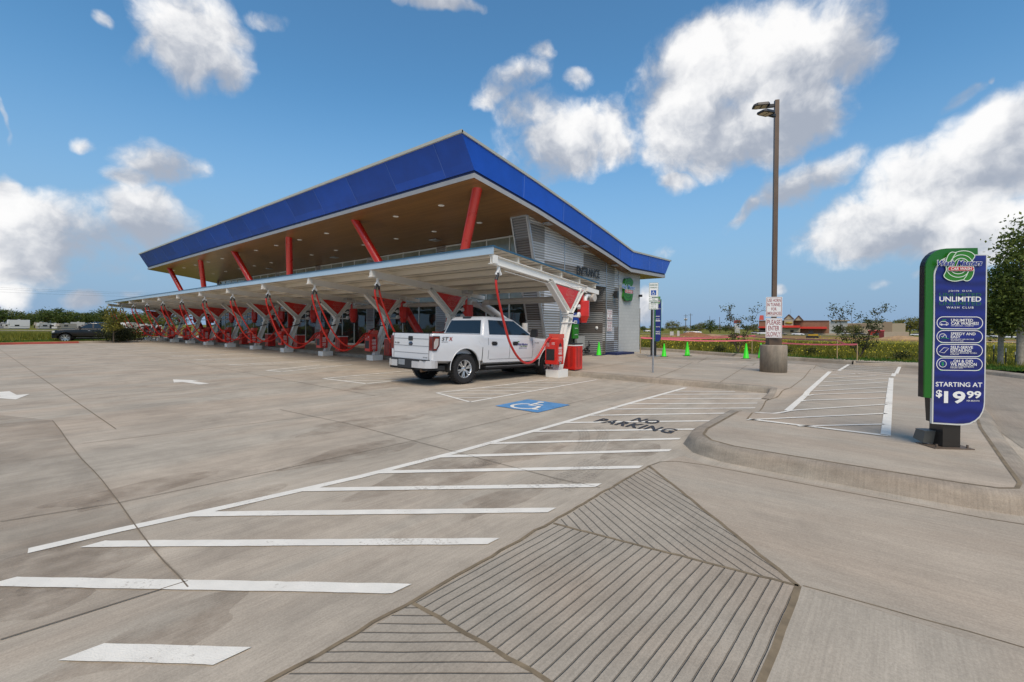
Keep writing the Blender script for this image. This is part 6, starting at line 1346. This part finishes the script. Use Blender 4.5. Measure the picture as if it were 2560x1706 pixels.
# two street trees right of the club sign
A = make_tree(3, 5.2, 1.1, 1.0, 0, 150, 46, .062, .085, F_near, M_bark, shape='cone')
B = make_tree(8, 6.6, 1.45, 1.35, 0, 210, 52, .066, .11, F_near, M_bark, shape='cone')
put_tree('street_tree', 'leafy young tree just right of the blue club sign', 'tree', G(2501, 911, .15), A, 'young trees along the street')
put_tree('street_tree', 'taller leafy tree with a green tie, at the right edge', 'tree', G(2550, 915, .15), B, 'young trees along the street')
put_tree('street_tree', 'young tree mostly outside the right edge', 'tree', G(2640, 925, .15), A, 'young trees along the street', rz=2) if False else None
for i, (x, y0, y1) in enumerate(((2484, 862, 910), (2514, 871, 912), (2538, 880, 912), (2556, 868, 914))):
    p = G(x, y1, .12); h = (y1-y0)/((1150/((p-CAM).dot(FW)))); m = MB(); m.tube([(0, 0, 0), (0, 0, h*.78)], .022, 6); o = thing('tree_stake', f'black tree stake with a pale tip, {["nearest the sign", "right of the first trunk", "short, between the trunks", "beside the right trunk"][i]}', 'stake', p, group='stakes round the young trees')
    m.build('stake_rod', M_black, o); m = MB(); m.tube([(0, 0, h*.78), (0, 0, h)], .024, 6); m.build('stake_tip', M_cream, o)
# scrubby saplings in the field
def sapling(seed, H, spread, n, stems=3):
    r = random.Random(seed); tm = MB(); lm = MB()
    tips = []
    for s_ in range(stems):
        a = 6.28*s_/stems+r.random(); P = [Vector((0, 0, 0))]
        for k in range(5): q = P[-1]+Vector((cos(a)*spread*.14+r.uniform(-.06, .06), sin(a)*spread*.14+r.uniform(-.06, .06), H/5*.95)); P.append(q)
        tm.tube(P, [.03, .026, .02, .015, .01, .005], 5)
        for j in range(1, 6):
            for _ in range(3):
                b = P[j]; d = Vector((r.gauss(0, 1), r.gauss(0, 1), .9)).normalized()*spread*r.uniform(.15, .42); tm.tube([b, b+d*.5, b+d], [.010, .007, .003], 4); tips.append(b+d); tips.append(b+d*.6)
    for t in tips:
        if r.random() < n:
            for _ in range(r.randint(10, 34)): leafq(lm, t+Vector((r.gauss(0, .11), r.gauss(0, .11), r.gauss(0, .10))), .048*r.uniform(.6, 1.4), r)
    return tm.mesh('trunk', M_bark2, recalc=False), lm.mesh('crown', F_sap, recalc=False)
put_tree('sapling', 'thin multi stem sapling with sparse leaves behind the green cones', 'sapling', G(1845, 883, .15), sapling(5, 2.45, 1.3, .62), 'sparse saplings in the grass')
put_tree('sapling', 'sparse sapling beside the end of the pink tape', 'sapling', G(2150, 895, .15), sapling(11, 2.35, 1.5, .6, 4), 'sparse saplings in the grass')
sh = MB(); r_ = random.Random(2)
for _ in range(420): leafq(sh, Vector((r_.gauss(0, .17), r_.gauss(0, .17), abs(r_.gauss(.18, .13)))), .045, r_)
shm = sh.mesh('shrub', F_sap, recalc=False)
for x, y, lb in ((1799, 880, 'small dark shrub left of the first sapling'), (1965, 885, 'small dark shrub right of the light pole base'), (2027, 888, 'small dark shrub under the pink tape'), (2255, 900, 'low dark shrub left of the club sign')):
    o = link('shrub', shm, None, loc=G(x, y, .15)); tag(o, lb, 'shrub', 'little shrubs planted along the kerb')
# tree over the black pickup
C_ = make_tree(21, 2.9, .7, .82, 0, 60, 30, .07, .05, F_far2, M_bark2)
p = G(284, 853.5, .15); put_tree('small_tree', 'bushy small tree growing in front of the black pickup bed', 'tree', p, C_)
sb = MB()
for _ in range(2600): leafq(sb, Vector((r_.gauss(0, .75), r_.gauss(0, .5), abs(r_.gauss(.5, .32)))), .07, r_)
q_ = sb.build('bush', foliage('bush_leaves', (.012, .020, .008), (.06, .07, .02)), None, recalc=False); q_.location = G(306, 852, .15); tag(q_, 'dark low bush at the tail of the black pickup', 'bush')
# distant trees, six shapes shared
FT = [make_tree(30+k, 9, 1.6+(k % 3)*.3, 3.6+(k % 2)*.9, 0, 62, 30, .30, .2, (F_far, F_far2)[k % 2], M_bark2, cspread=.17) for k in range(6)]
def fpos(x, F): p = PD(x, F); p.z = far_z(p.x, p.y)-.05; return p
ORN = ['first', 'second', 'third', 'fourth', 'fifth', 'sixth', 'seventh', 'eighth']; zc_ = {}
def nth(z): zc_[z] = zc_.get(z, 0)+1; return ORN[(zc_[z]-1) % 8]
TL = [(-60, 774, 240), (-25, 772, 250), (5, 771, 235), (28, 776, 245), (50, 781, 240), (68, 783, 260), (86, 786, 230), (100, 780, 250), (117, 772, 240), (135, 776, 255), (152, 773, 238), (170, 778, 248), (188, 781, 240), (204, 784, 262), (222, 779, 242), (240, 781, 250), (258, 776, 238), (276, 779, 246), (295, 783, 240), (312, 787, 256), (330, 783, 240), (347, 779, 244), (362, 783, 250), (380, 788, 242), (400, 787, 250), (425, 789, 240), (450, 788, 248)]
lm_ = ['above the first white trailer', 'above the pale motorhomes', 'behind the black pickup hood', 'behind the black pickup cab', 'left of the canopy end', 'seen under the far canopy bays']
for i, (x, yt, F) in enumerate(TL):
    p = fpos(x, F); pr = 817+(x-1280)*.00785; H = (pr-yt)*F/1150+CAMH-p.z; s_ = H/9
    zone = lm_[0] if x < 40 else lm_[1] if x < 110 else lm_[2] if x < 180 else lm_[3] if x < 240 else lm_[4] if x < 330 else lm_[5]
    put_tree('distant_tree', f'{["tall", "broad", "yellowish", "dark", "ragged"][i % 5]} treeline tree {zone}, {nth(zone)} from left', 'tree', p, FT[i % 6], 'trees of the treeline on the left', rz=i*1.3, sc=s_*1.1, szz=s_)
TRt = sorted([(1608, 815, 300), (1634, 813, 290), (1682, 803, 250), (1712, 814, 300), (1735, 812, 290), (1752, 808, 270), (1776, 800, 240), (1800, 813, 300), (1815, 815, 280), (1832, 816, 290), (1868, 813, 300), (1885, 812, 290), (2095, 815, 200), (2135, 812, 190), (2165, 800, 290), (2190, 799, 300), (2208, 805, 290), (2228, 806, 280), (2250, 800, 270), (2275, 794, 250), (2298, 797, 260), (2325, 800, 270), (2470, 800, 260), (2520, 805, 260), (1655, 819, 330), (1700, 818, 330)])
zr = ['by the building corner', 'left of the utility poles', 'round the utility poles', 'behind the pylon sign', 'behind the brick restaurant', 'beyond the beige store', 'beyond the block enclosure', 'behind the street trees']
for i, (x, yt, F) in enumerate(TRt):
    p = fpos(x, F); pr = 817+(x-1280)*.00785; H = (pr-yt)*F/1150+CAMH-p.z; s_ = max(.3, H/9)
    zone = zr[0] if x < 1650 else zr[1] if x < 1705 else zr[2] if x < 1790 else zr[3] if x < 1860 else zr[4] if x < 2100 else zr[5] if x < 2215 else zr[6] if x < 2400 else zr[7]
    put_tree('distant_tree', f'{["round", "low", "bushy", "dark", "loose"][i % 5]} distant tree {zone}, {nth(zone)} from left', 'tree', p, FT[(i*5+2) % 6], 'distant trees on the right', rz=i*2.1, sc=s_*1.25, szz=s_)
# ------------------------------------------------------------------ grass
def scatter(name, poly, n, h, mt, seed, w_=.02, kind='stuff', dens=None, zfn=None):
    r = random.Random(seed); m = MB(); xs = [p[0] for p in poly]; ys = [p[1] for p in poly]; k = 0; t = 0
    while k < n and t < n*30:
        t += 1; x = r.uniform(min(xs), max(xs)); y = r.uniform(min(ys), max(ys))
        if not inside((x, y), poly): continue
        if noise.noise(Vector((x*.5, y*.5, seed))) < -.25 and r.random() < .6: continue
        hh = h*r.uniform(.5, 1.3)*(1+.5*noise.noise(Vector((x*.25, y*.25, 3)))); a = r.uniform(0, 6.28); dx, dy = cos(a)*w_, sin(a)*w_; lx, ly = r.gauss(0, hh*.25), r.gauss(0, hh*.25); z = (zfn or (lambda a, b: far_z(a, b)+.04))(x, y)
        o = len(m.v); m.v += [Vector((x-dx, y-dy, z)), Vector((x+dx, y+dy, z)), Vector((x+lx, y+ly, z+hh))]; m.f.append([o, o+1, o+2]); m.sm.append(False); k += 1
    return tag(m.build(name, mt, recalc=False), 'grass growing beyond the kerb', 'grass', kind=kind)
q2 = lambda pts: [tuple(G(x, y, .15)[:2]) for x, y in pts]
scatter('tall_grass', [(28.8, 7.4), (27.8, 4.6), (27.4, 2.4), (27.0, -1.5), (25.5, -4), (24.4, -5.5), (30, -12), (58, -12), (62, 20), (45, 32), (33, 15)], 52000, .20, F_grass, 4, .022)
scatter('lawn_edge', [(28.3, 7.0), (27.3, 4.4), (26.7, 2.6), (26.3, 1.3), (26.7, -1.3), (25.0, -1.4), (24.0, -3.2), (25.5, -7), (30, -7), (30, 8)], 16000, .06, F_lawn, 5, .02)
scatter('tall_grass', [(-22, 32), (-6, 44.5), (1.5, 51.2), (7, 56.2), (11.5, 66), (18, 74), (20, 110), (-30, 110)], 42000, .42, F_grass, 6, .035)
scatter('lawn_edge', [(-22, 29.5), (2.0, 50.2), (8.6, 55.2), (9, 57.5), (1.5, 52.2), (-22, 33)], 12000, .10, F_lawn, 9, .03)
fl_ = MB(); r_ = random.Random(12)
for _ in range(9000):
    x = r_.uniform(28.8, 85); y = r_.uniform(-14, 38)
    if noise.noise(Vector((x*.12, y*.12, 9))) < -.15: continue
    leafq(fl_, Vector((x, y, far_z(x, y)+r_.uniform(.18, .36))), .045, r_)
tag(fl_.build('wildflowers', mat('yellow_petals', (.62, .50, .03), .7), recalc=False), 'tiny yellow wildflowers dotted through the field', 'flowers', kind='stuff')
# ------------------------------------------------------------------ pink tape on stakes
tp = thing('tape_barrier', 'pink caution tape strung between wooden stakes along the grass', 'barrier', G(1600, 883, .15))
b0 = tp.location.copy(); ST = [(1601, 844, 884), (1848, 841, 883), (1880, 851, 886), (2093, 851, 898), (2143, 861, 902)]
tops = []
M_stk = mat('raw_wood', (.42, .30, .16), .8); M_tape = mat('pink_tape', (.75, .16, .20), .5)
for x, y0, y1 in ST:
    p = G(x, y1, .15); F = (p-CAM).dot(FW); h = (y1-y0)*F/1150; m = MB(); m.bar(p-b0, p-b0+Vector((0, 0, h)), .035, .035); m.build('stake', M_stk, tp); tops.append(p-b0+Vector((0, 0, h)))
def tape(P, n):
    m = MB(); P = [Vector(p) for p in P]; Q = []
    for a, b in zip(P, P[1:]):
        for j in range(8): t = j/8; Q.append(a+(b-a)*t-Vector((0, 0, .10*4*t*(1-t))))
    Q.append(P[-1]); m.loft([[q+Vector((0, 0, .035)), q+Vector((.004, .004, 0)), q-Vector((0, 0, .035))] for q in Q], caps=False, close=False, smooth=False); m.build('tape', M_tape, tp)
far1 = PD(1848, 46)+Vector((0, 0, .94))-b0
tape([tops[0], tops[2], tops[4]], 1); tape([tops[0], far1], 2); tape([far1, tops[3], tops[4]], 3); tape([tops[0]+Vector((0, 0, -.04)), tops[1]+Vector((4, 0, 0)), tops[2]], 3)
# ------------------------------------------------------------------ buildings, signs and vehicles far off
def frame_at(x, F, dz=0):
    p = fpos(x, F); v = Vector((CAM.x-p.x, CAM.y-p.y, 0)).normalized(); u = Vector((-v.y, v.x, 0)); R = atan2(u.y, u.x); return p, R
def far_thing(name, label, cat, x, F, group=None, turn=0): p, R = frame_at(x, F); return thing(name, label, cat, p, R+turn, group)
S_ = lambda F: F/1150      # metres per photo pixel at depth F (centre), stretched off axis
M_brick = mat('brick_far', (.26, .13, .08), .85, var=.18, vscale=.5); M_tan = mat('tan_render', (.42, .34, .24), .8, var=.06); M_rroof = mat('red_metal_roof', (.42, .03, .02), .5); M_wht = mat('white_render', (.50, .49, .47), .8); M_carw = carpaint('far_white_paint', (.62, .62, .63))
F = 215; k = S_(F); cxp = 1985
def ub_(x): # photo column -> local metres on the facing plane
    a = math.atan((x-CX)/FPX)-math.atan((cxp-CX)/FPX); return math.tan(a)*F*sqrt(1+((cxp-CX)/FPX)**2)
rb = far_thing('restaurant', 'brick restaurant with red metal awnings and two tan gables across the field', 'building', cxp, F); rp = rb.location.z
def zb2(y): return (817+(cxp-CX)*.00785-y)*k+CAMH-rp
def bxp(m, x0, x1, y0, y1, d0=0, d1=14): m.box(ub_(x0), d0, max(-.2, zb2(y1)), ub_(x1), d1, zb2(y0))
m = MB(); bxp(m, 1897, 2073, 803, 840, 0, 22); m.build('brick_wall', M_brick, rb)
m = MB(); bxp(m, 1955, 2000, 820, 840, -3, -.02); bxp(m, 1960.5, 1983, 800, 820, -3.05, 1); m.build('tan_wall', M_tan, rb); m = MB(); bxp(m, 1900, 2092, 833, 840, -.4, -.01); m.build('plinth_wall', M_tan, rb)
for a, b, y0, pk in ((1959, 1985, 799, 787), (1985, 2007.5, 802, 790)):
    m = MB(); m.prism([(ub_(a+1.5), -3, zb2(y0)), (ub_(b-1.5), -3, zb2(y0)), (ub_((a+b)/2), -3, zb2(pk+1))], (0, 8, 0)); m.build('gable', M_tan, rb)
    m = MB(); 
    for q in (a, b): m.bar((ub_(q), 1, zb2(y0)), (ub_((a+b)/2), 1, zb2(pk)), 8.6, .35, up=(0, 0, 1))
    m.build('gable_roof', mat('brown_roof', (.12, .05, .035), .6), rb)
m = MB(); m.prism([(ub_(1955), -5, zb2(819.5)), (ub_(1955), -2.9, zb2(814)), (ub_(1955), -2.9, zb2(819.5))], (ub_(2000)-ub_(1955), 0, 0)); m.prism([(ub_(2000), -3, zb2(822)), (ub_(2000), 0, zb2(817)), (ub_(2000), 0, zb2(822))], (ub_(2067)-ub_(2000), 0, 0)); m.prism([(ub_(1897), -3, zb2(821)), (ub_(1897), 0, zb2(817)), (ub_(1897), 0, zb2(821))], (ub_(1918)-ub_(1897), 0, 0)); m.split('awning', M_rroof, rb)
m = MB(); m.prism([(ub_(1897), 1, zb2(800)), (ub_(1908), 1, zb2(800)), (ub_(1907), 2, zb2(788)), (ub_(1898.5), 2, zb2(788))], (0, 4, 0)); m.build('red_tower', M_rroof, rb)
m = MB(); m.lathe([(0, 0), (1.0, 0), (1.0, .2), (0, .2)], 20, axis='Y', c=(0, 0, 0)); g_ = m.build('oval_sign', mat('gold_sign', (.35, .26, .03), .5), rb); g_.location = (ub_(1972), -3.3, zb2(808)); g_.scale = (1.5, 1, .55)
m = MB(); bxp(m, 1976, 1984, 825.5, 831.5, -3.08, -3.0); bxp(m, 1901, 1914, 823, 831, -.1, -.0); m.split('window', M_cglass, rb)
m = MB(); bxp(m, 1897, 2073, 801.5, 803.3, -.3, 22.3); m.build('parapet_cap', mat('cap_brown', (.2, .12, .09), .6), rb)
wbx = far_thing('store_building', 'pale low store with a flat canopy roof right of the brick restaurant', 'building', 2088, 235); k2 = S_(235)
m = MB(); m.box(-4.5, 0, -.3, 5, 15, 6.9); m.build('store_wall', M_wht, wbx); m = MB(); m.box(-1.5, -1, 7.0, 6, 10, 7.5); m.build('roof_canopy', M_tan, wbx)
bb = far_thing('store_building', 'long beige store building behind the second sapling', 'building', 2160, 255)
m = MB(); m.box(-16, 0, -.3, 17.5, 18, 6.2); m.build('store_wall', M_tan, bb); m = MB(); m.box(8, -.4, -.3, 12, 0, 7.0); m.box(-10, -.3, 4.2, 2, 0, 5.8); m.split('facade_panel', mat('tan_panel', (.30, .22, .15), .8), bb); m = MB(); m.box(-12, -.1, 0, -8, -.02, 2.6); m.build('door', M_cglass, bb)
rd = far_thing('red_shed', 'red metal shed beside the beige store', 'shed', 2191, 225); m = MB(); m.box(-3, 0, 0, 3, 4, 2.0); m.prism([(-3.2, -.3, 2.0), (-3.2, 4.3, 2.0), (-3.2, 2, 2.5)], (6.4, 0, 0)); m.build('shed_body', M_rroof, rd)
de = far_thing('block_enclosure', 'tan block enclosure with a red gate side', 'enclosure', 2241, 140); m = MB(); m.box(-2.9, 0, 0, 2.9, 5, 2.05); m.build('enclosure_wall', mat('tan_block', (.45, .37, .27), .8, var=.08, vscale=1), de, bevel=.0); m = MB(); m.box(-4.1, 0, 0, -2.92, 5, 1.95); m.build('gate', mat('gate_red', (.16, .02, .02), .6), de)
# pylon sign
pz = far_thing('pylon_sign', 'tall white tenant sign beside the left sapling', 'sign', 1843, 190); m = MB(); m.box(-1.0, 0, 0, -.85, .3, 6.2); m.box(.85, 0, 0, 1.0, .3, 6.2); m.split('pylon_leg', M_wht, pz)
m = MB(); m.box(-1.3, -.05, 4.9, 1.3, .35, 6.2); m.build('red_header', mat('sign_maroon', (.25, .05, .05), .5), pz)
m = MB(); 
for q in range(5): m.box(-.8, 0, 1.0+q*.75, .8, .25, 1.65+q*.75)
m.split('tenant_panel', M_wht, pz)
for x, F, w_, h_, y_, lb in ((1679.5, 120, .9, 1.05, .25, 'small white notice board on the far verge'), (1696, 120, .6, 1.5, 0, 'narrow pale utility cabinet on the far verge')):
    t = far_thing('notice_board' if w_ > .7 else 'utility_cabinet', lb, 'sign' if w_ > .7 else 'cabinet', x, F); m = MB(); m.box(-w_/2, 0, y_, w_/2, .15, y_+h_); m.build('board' if w_ > .7 else 'cabinet_body', M_wht, t, bevel=.02)
    if w_ > .7: m = MB(); m.box(-.05, .02, 0, .05, .12, .3); m.build('post', M_dark, t)
# poles
for i, (x, yt, F, lb) in enumerate(((1714, 786, 240, 'utility pole with a transformer, left one of the far pair'), (1726, 784, 245, 'plain utility pole, right one of the far pair'), (1800, 793, 250, 'leaning utility pole above the dark trees'), (1774, 791, 300, 'thin distant pole behind the trees'), (1599.5, 771, 95, 'thin dark pole at the corner of the block wall'))):
    t = far_thing('utility_pole', lb, 'utility pole', x, F, 'utility poles across the field' if i < 4 else None); H = (817+(x-CX)*.00785-yt)*F/1150+CAMH-t.location.z
    m = MB(); m.tube([(0, 0, 0), (.0 if i != 2 else -.3, 0, H)], [.18, .12] if i < 4 else [.07, .05], 7); m.build('pole_shaft', M_bark2, t)
    if i < 2: m = MB(); m.box(-1.1, -.06, H-.9, 1.1, .06, H-.75); m.build('crossarm', M_bark2, t)
    if i == 0: m = MB(); m.lathe([(0, 0), (.35, 0), (.35, 1.0), (0, 1.0)], 10, c=(.45, 0, H-3.2)); m.lathe([(0, 0), (.35, 0), (.35, 1.0), (0, 1.0)], 10, c=(-.45, 0, H-3.2)); m.split('transformer', M_steel, t)
am = far_thing('radio_mast', 'thin lattice radio mast above the restaurant gables', 'mast', 1976, 420); m = MB(); H = 17
for q in range(3): a = q*2.1; m.tube([(cos(a)*.2, sin(a)*.2, 0), (cos(a)*.12, sin(a)*.12, H+4)], .04, 4)
for q in range(24): m.tube([(.18*cos(q*2.1), .18*sin(q*2.1), q*.9), (.18*cos(q*2.1+2.1), .18*sin(q*2.1+2.1), q*.9+.45)], .02, 4)
m.build('mast_frame', M_steel, am)
# cars far off: one small saloon shape with parts, copied
def far_car(label, x, F, mt, kind='car', turn=0):
    t = far_thing({'car': 'parked_car', 'pickup': 'pickup_truck', 'suv': 'parked_suv'}[kind], label, {'car': 'car', 'pickup': 'pickup truck', 'suv': 'suv'}[kind], x, F, 'cars parked across the field', turn)
    L_ = 4.6 if kind != 'pickup' else 5.6; hb = .95 if kind == 'car' else 1.1
    m = MB(); m.loft([[Vector((xx, y, z)) for y, z in ((-.82, .3), (.82, .3), (.86, .6), (.80, h_), (-.80, h_), (-.86, .6))] for xx, h_ in ((-L_/2, .75), (-L_/2+.15, hb-.05), (-L_*.2, hb), (L_*.2, hb), (L_/2-.4, hb-.15), (L_/2, .65))]); m.build('body', mt, t)
    H = {'car': 1.45, 'suv': 1.75, 'pickup': 1.8}[kind]; x0, x1, x2, x3 = (-1.7, -1.0, .6, 1.3) if kind == 'car' else (-2.1, -1.8, .8, 1.4) if kind == 'suv' else (-.7, -.5, 1.0, 1.6)
    m = MB(); m.loft([[Vector((a, y*.78, z)) for a, y in ((xa, -1), (xb, -1), (xb, 1), (xa, 1))] for xa, xb, z in ((x0, x3, hb-.05), (x1, x2, H-.05))], smooth=False); m.build('window', M_cglass, t)
    m = MB(); m.box(x1-.02, -.64, H-.055, x2+.02, .64, H); 
    for px_ in ((x0+x3)/2,): m.hexa([(px_-.05, -.79, hb), (px_+.05, -.79, hb), (px_+.05, -.76, hb), (px_-.05, -.76, hb)], [(px_-.05, -.65, H), (px_+.05, -.65, H), (px_+.05, -.6, H), (px_-.05, -.6, H)])
    m.build('roof', mt, t)
    for xx in (-L_*.3, L_*.3):
        for yy in (-.78, .78): m = MB(); m.lathe([(0, -.1), (.33, -.1), (.33, .1), (0, .1)], 14, axis='Y', c=(xx, yy, .33)); m.build('wheel', M_tyre, t)
    return t
M_card = carpaint('far_dark_paint', (.03, .035, .05)); M_cars = carpaint('far_silver_paint', (.35, .36, .37), .3)
far_car('white van parked by the road near the building corner', 1617, 300, M_carw, 'suv'); far_car('white pickup parked on the far road under the poles', 1740, 235, M_carw, 'pickup'); far_car('silver car just left of the far white pickup', 1720, 240, M_cars)
far_car('silver car beside the left sapling', 1890, 225, M_cars); far_car('white suv parked left of the horn notice', 1908, 205, M_carw, 'suv'); far_car('white saloon parked in front of the restaurant', 1995, 190, M_carw); far_car('dark car nosed in just right of the horn notice', 1953, 200, M_card)
far_car('silver car behind the second sapling', 2117, 215, M_cars); far_car('dark suv behind the second sapling', 2152, 215, M_card, 'suv'); far_car('dark saloon in front of the red shed', 2197, 215, M_card); far_car('white car right of the tan enclosure', 2293, 200, M_carw); far_car('white car seen between the street trees', 2525, 150, M_carw); far_car('silver suv seen left of the first street tree', 2476, 160, M_cars, 'suv')
# dozer
dz = far_thing('bulldozer', 'yellow bulldozer with a black cab on the bare earth', 'bulldozer', 2031, 122)
M_cat = mat('machine_yellow', (.50, .30, .02), .5); m = MB(); m.box(-1.0, -.5, .55, 1.3, .5, 1.15); m.build('hull', M_cat, dz, bevel=.06); m = MB(); m.hexa([(-.9, -.5, 1.1), (.3, -.5, 1.1), (.3, .5, 1.1), (-.9, .5, 1.1)], [(-.8, -.45, 1.95), (.15, -.45, 1.95), (.15, .45, 1.95), (-.8, .45, 1.95)]); m.build('cab', M_black, dz); m = MB(); m.box(-.9, -.55, 1.95, .3, .55, 2.03); m.build('cab_roof', M_black, dz)
for yy in (-.85, .45): m = MB(); m.prism([(-1.5, yy, .3), (-1.3, yy, 0), (1.2, yy, 0), (1.5, yy, .35), (1.2, yy, .65), (-1.3, yy, .65)], (0, .4, 0)); m.build('track', M_tyre, dz)
m = MB(); m.hexa([(1.8, -1.1, .05), (1.9, -1.1, .05), (1.9, 1.1, .05), (1.8, 1.1, .05)], [(1.75, -1.1, .8), (1.85, -1.1, .8), (1.85, 1.1, .8), (1.75, 1.1, .8)]); m.bar((1.2, -.7, .4), (1.8, -.7, .4), .12, .12); m.bar((1.2, .7, .4), (1.8, .7, .4), .12, .12); m.build('blade', M_cat, dz)
# earth mounds
def mound(label, x, F, rx, ry, h, col, seed):
    p = fpos(x, F); vs = []; fs = []; n = 18
    for i in range(n+1):
        for j in range(n+1):
            a, b = -1+2*i/n, -1+2*j/n; z = max(0, 1-a*a-b*b)**1.2*h; z += noise.noise(Vector((a*3, b*3, seed)))*.2*h if z > 0 else -.1; vs.append((a*rx, b*ry, z-.03))
    fs = [(i*(n+1)+j, (i+1)*(n+1)+j, (i+1)*(n+1)+j+1, i*(n+1)+j+1) for i in range(n) for j in range(n)]
    m = MB(); m.add(vs, fs, True); o = m.build('dirt_mound', mat('mound_earth', col, .95, var=.25, vscale=1.2, bump=.6, bscale=8), recalc=False); o.location = p; o.rotation_euler = (0, 0, frame_at(x, F)[1]); return tag(o, label, 'dirt mound')
mound('reddish dirt mound in front of the utility poles', 1735, 125, 5, 3, 1.3, (.24, .11, .045), 1); mound('tan dirt mound in front of the block enclosure', 2255, 105, 5.5, 3, 1.0, (.36, .23, .12), 2); mound('low tan spoil heap right of the reddish mound', 1775, 130, 6, 3, .8, (.30, .19, .10), 3)
# motorhomes on the left
M_rv = mat('rv_shell', (.42, .41, .39), .4, var=.04); M_rvw = mat('rv_white', (.62, .61, .60), .4); M_rvt = mat('rv_tan', (.33, .29, .24), .5); M_rvd = mat('rv_stripe', (.22, .22, .23), .5)
rv = [(24, 200, 4.6, 2.7, 'short white camper left of the tallest motorhome'), (50, 197, 7.0, 3.6, 'tall pale motorhome with a raised front'), (101, 200, 3.8, 2.8, 'cream camper trailer with an awning'), (117, 196, 4.6, 2.7, 'white trailer with one long dark window'), (138, 198, 6.2, 2.8, 'plain beige trailer left of the pickup'), (172, 200, 6.6, 3.0, 'white fifth wheel behind the pickup windshield'), (196, 205, 5, 2.8, 'white trailer behind the pickup cab'), (318, 205, 5.0, 3.0, 'white camper between tree and canopy'), (333, 200, 3.8, 3.0, 'trailer with a dark open end'), (364, 198, 5.5, 2.8, 'white trailer seen beneath the far canopy bays'), (391, 205, 5.0, 2.6, 'grey white trailer seen below the canopy post'), (6, 203, 4.5, 2.3, 'dark awning trailer at the left edge')]
for i, (x, F, L_, H, lb) in enumerate(rv):
    t = far_thing('motorhome', lb, 'motorhome', x, F, 'motorhomes parked below the treeline', turn=((i*53) % 7-3)*.16); H += ((i*29) % 5-2)*.22; L_ *= .86
    m = MB(); m.box(-L_/2, 0, .45, L_/2, 2.4, H); m.prism([(-L_/2-.6, 0, H*.55), (-L_/2, 0, H*.55), (-L_/2, 0, H), (-L_/2-.4, 0, H)], (0, 2.4, 0)); m.build('shell', (M_rv, M_rvw, M_rvt)[i % 3] if i != 11 else M_rvd, t, bevel=.08)
    m = MB()
    wx = -L_/2+.6+(i*37 % 10)*.12; m.box(wx, -.03, 1.35, wx+(1.4 if i % 2 else .7), 0, 1.95)
    if i % 3 == 0: m.box(L_/2-1.1, -.03, .6, L_/2-.4, 0, 2.1)
    m.split('window', M_cglass, t); m = MB(); m.box(-L_/2+.05, -.02, 1.15, L_/2-.05, 0, 1.28); m.build('stripe', M_rvd, t)
    m = MB(); m.box(-.5, .6, H, .3, 1.4, H+.25); m.build('roof_unit', M_rv, t); m = MB(); m.box(-L_/2+.3, .1, .0, L_/2-.3, 2.2, .46); m.build('skirt', M_rvd, t)
# overhead wires on the left
wr = thing('overhead_wire', 'thin overhead power wires crossing the sky above the treeline', 'power line', fpos(-300, 200))
for dz_ in (0, 1.1, 1.8):
    a = PD(-700, 150)+Vector((0, 0, 16.5+dz_)); b = PD(760, 260)+Vector((0, 0, 17.5+dz_)); m = MB(); m.tube([a+(b-a)*(j/16)-Vector((0, 0, 3.0*4*(j/16)*(1-j/16)))-wr.location for j in range(17)], .022, 4); m.build('wire', M_black, wr)
# small bits of litter on the slab
lt2 = MB(); pz2 = G(1693, 917, .16)
ribbon3(lt2, pz2, Vector((0, -1, 0)), Vector((1, 0, 0)), [(0, 0), (.1, .05), (.02, .2), (.12, .22)], .03, .004); tag(lt2.build('litter', M_black), 'scrap of black strap lying on the raised slab', 'litter')
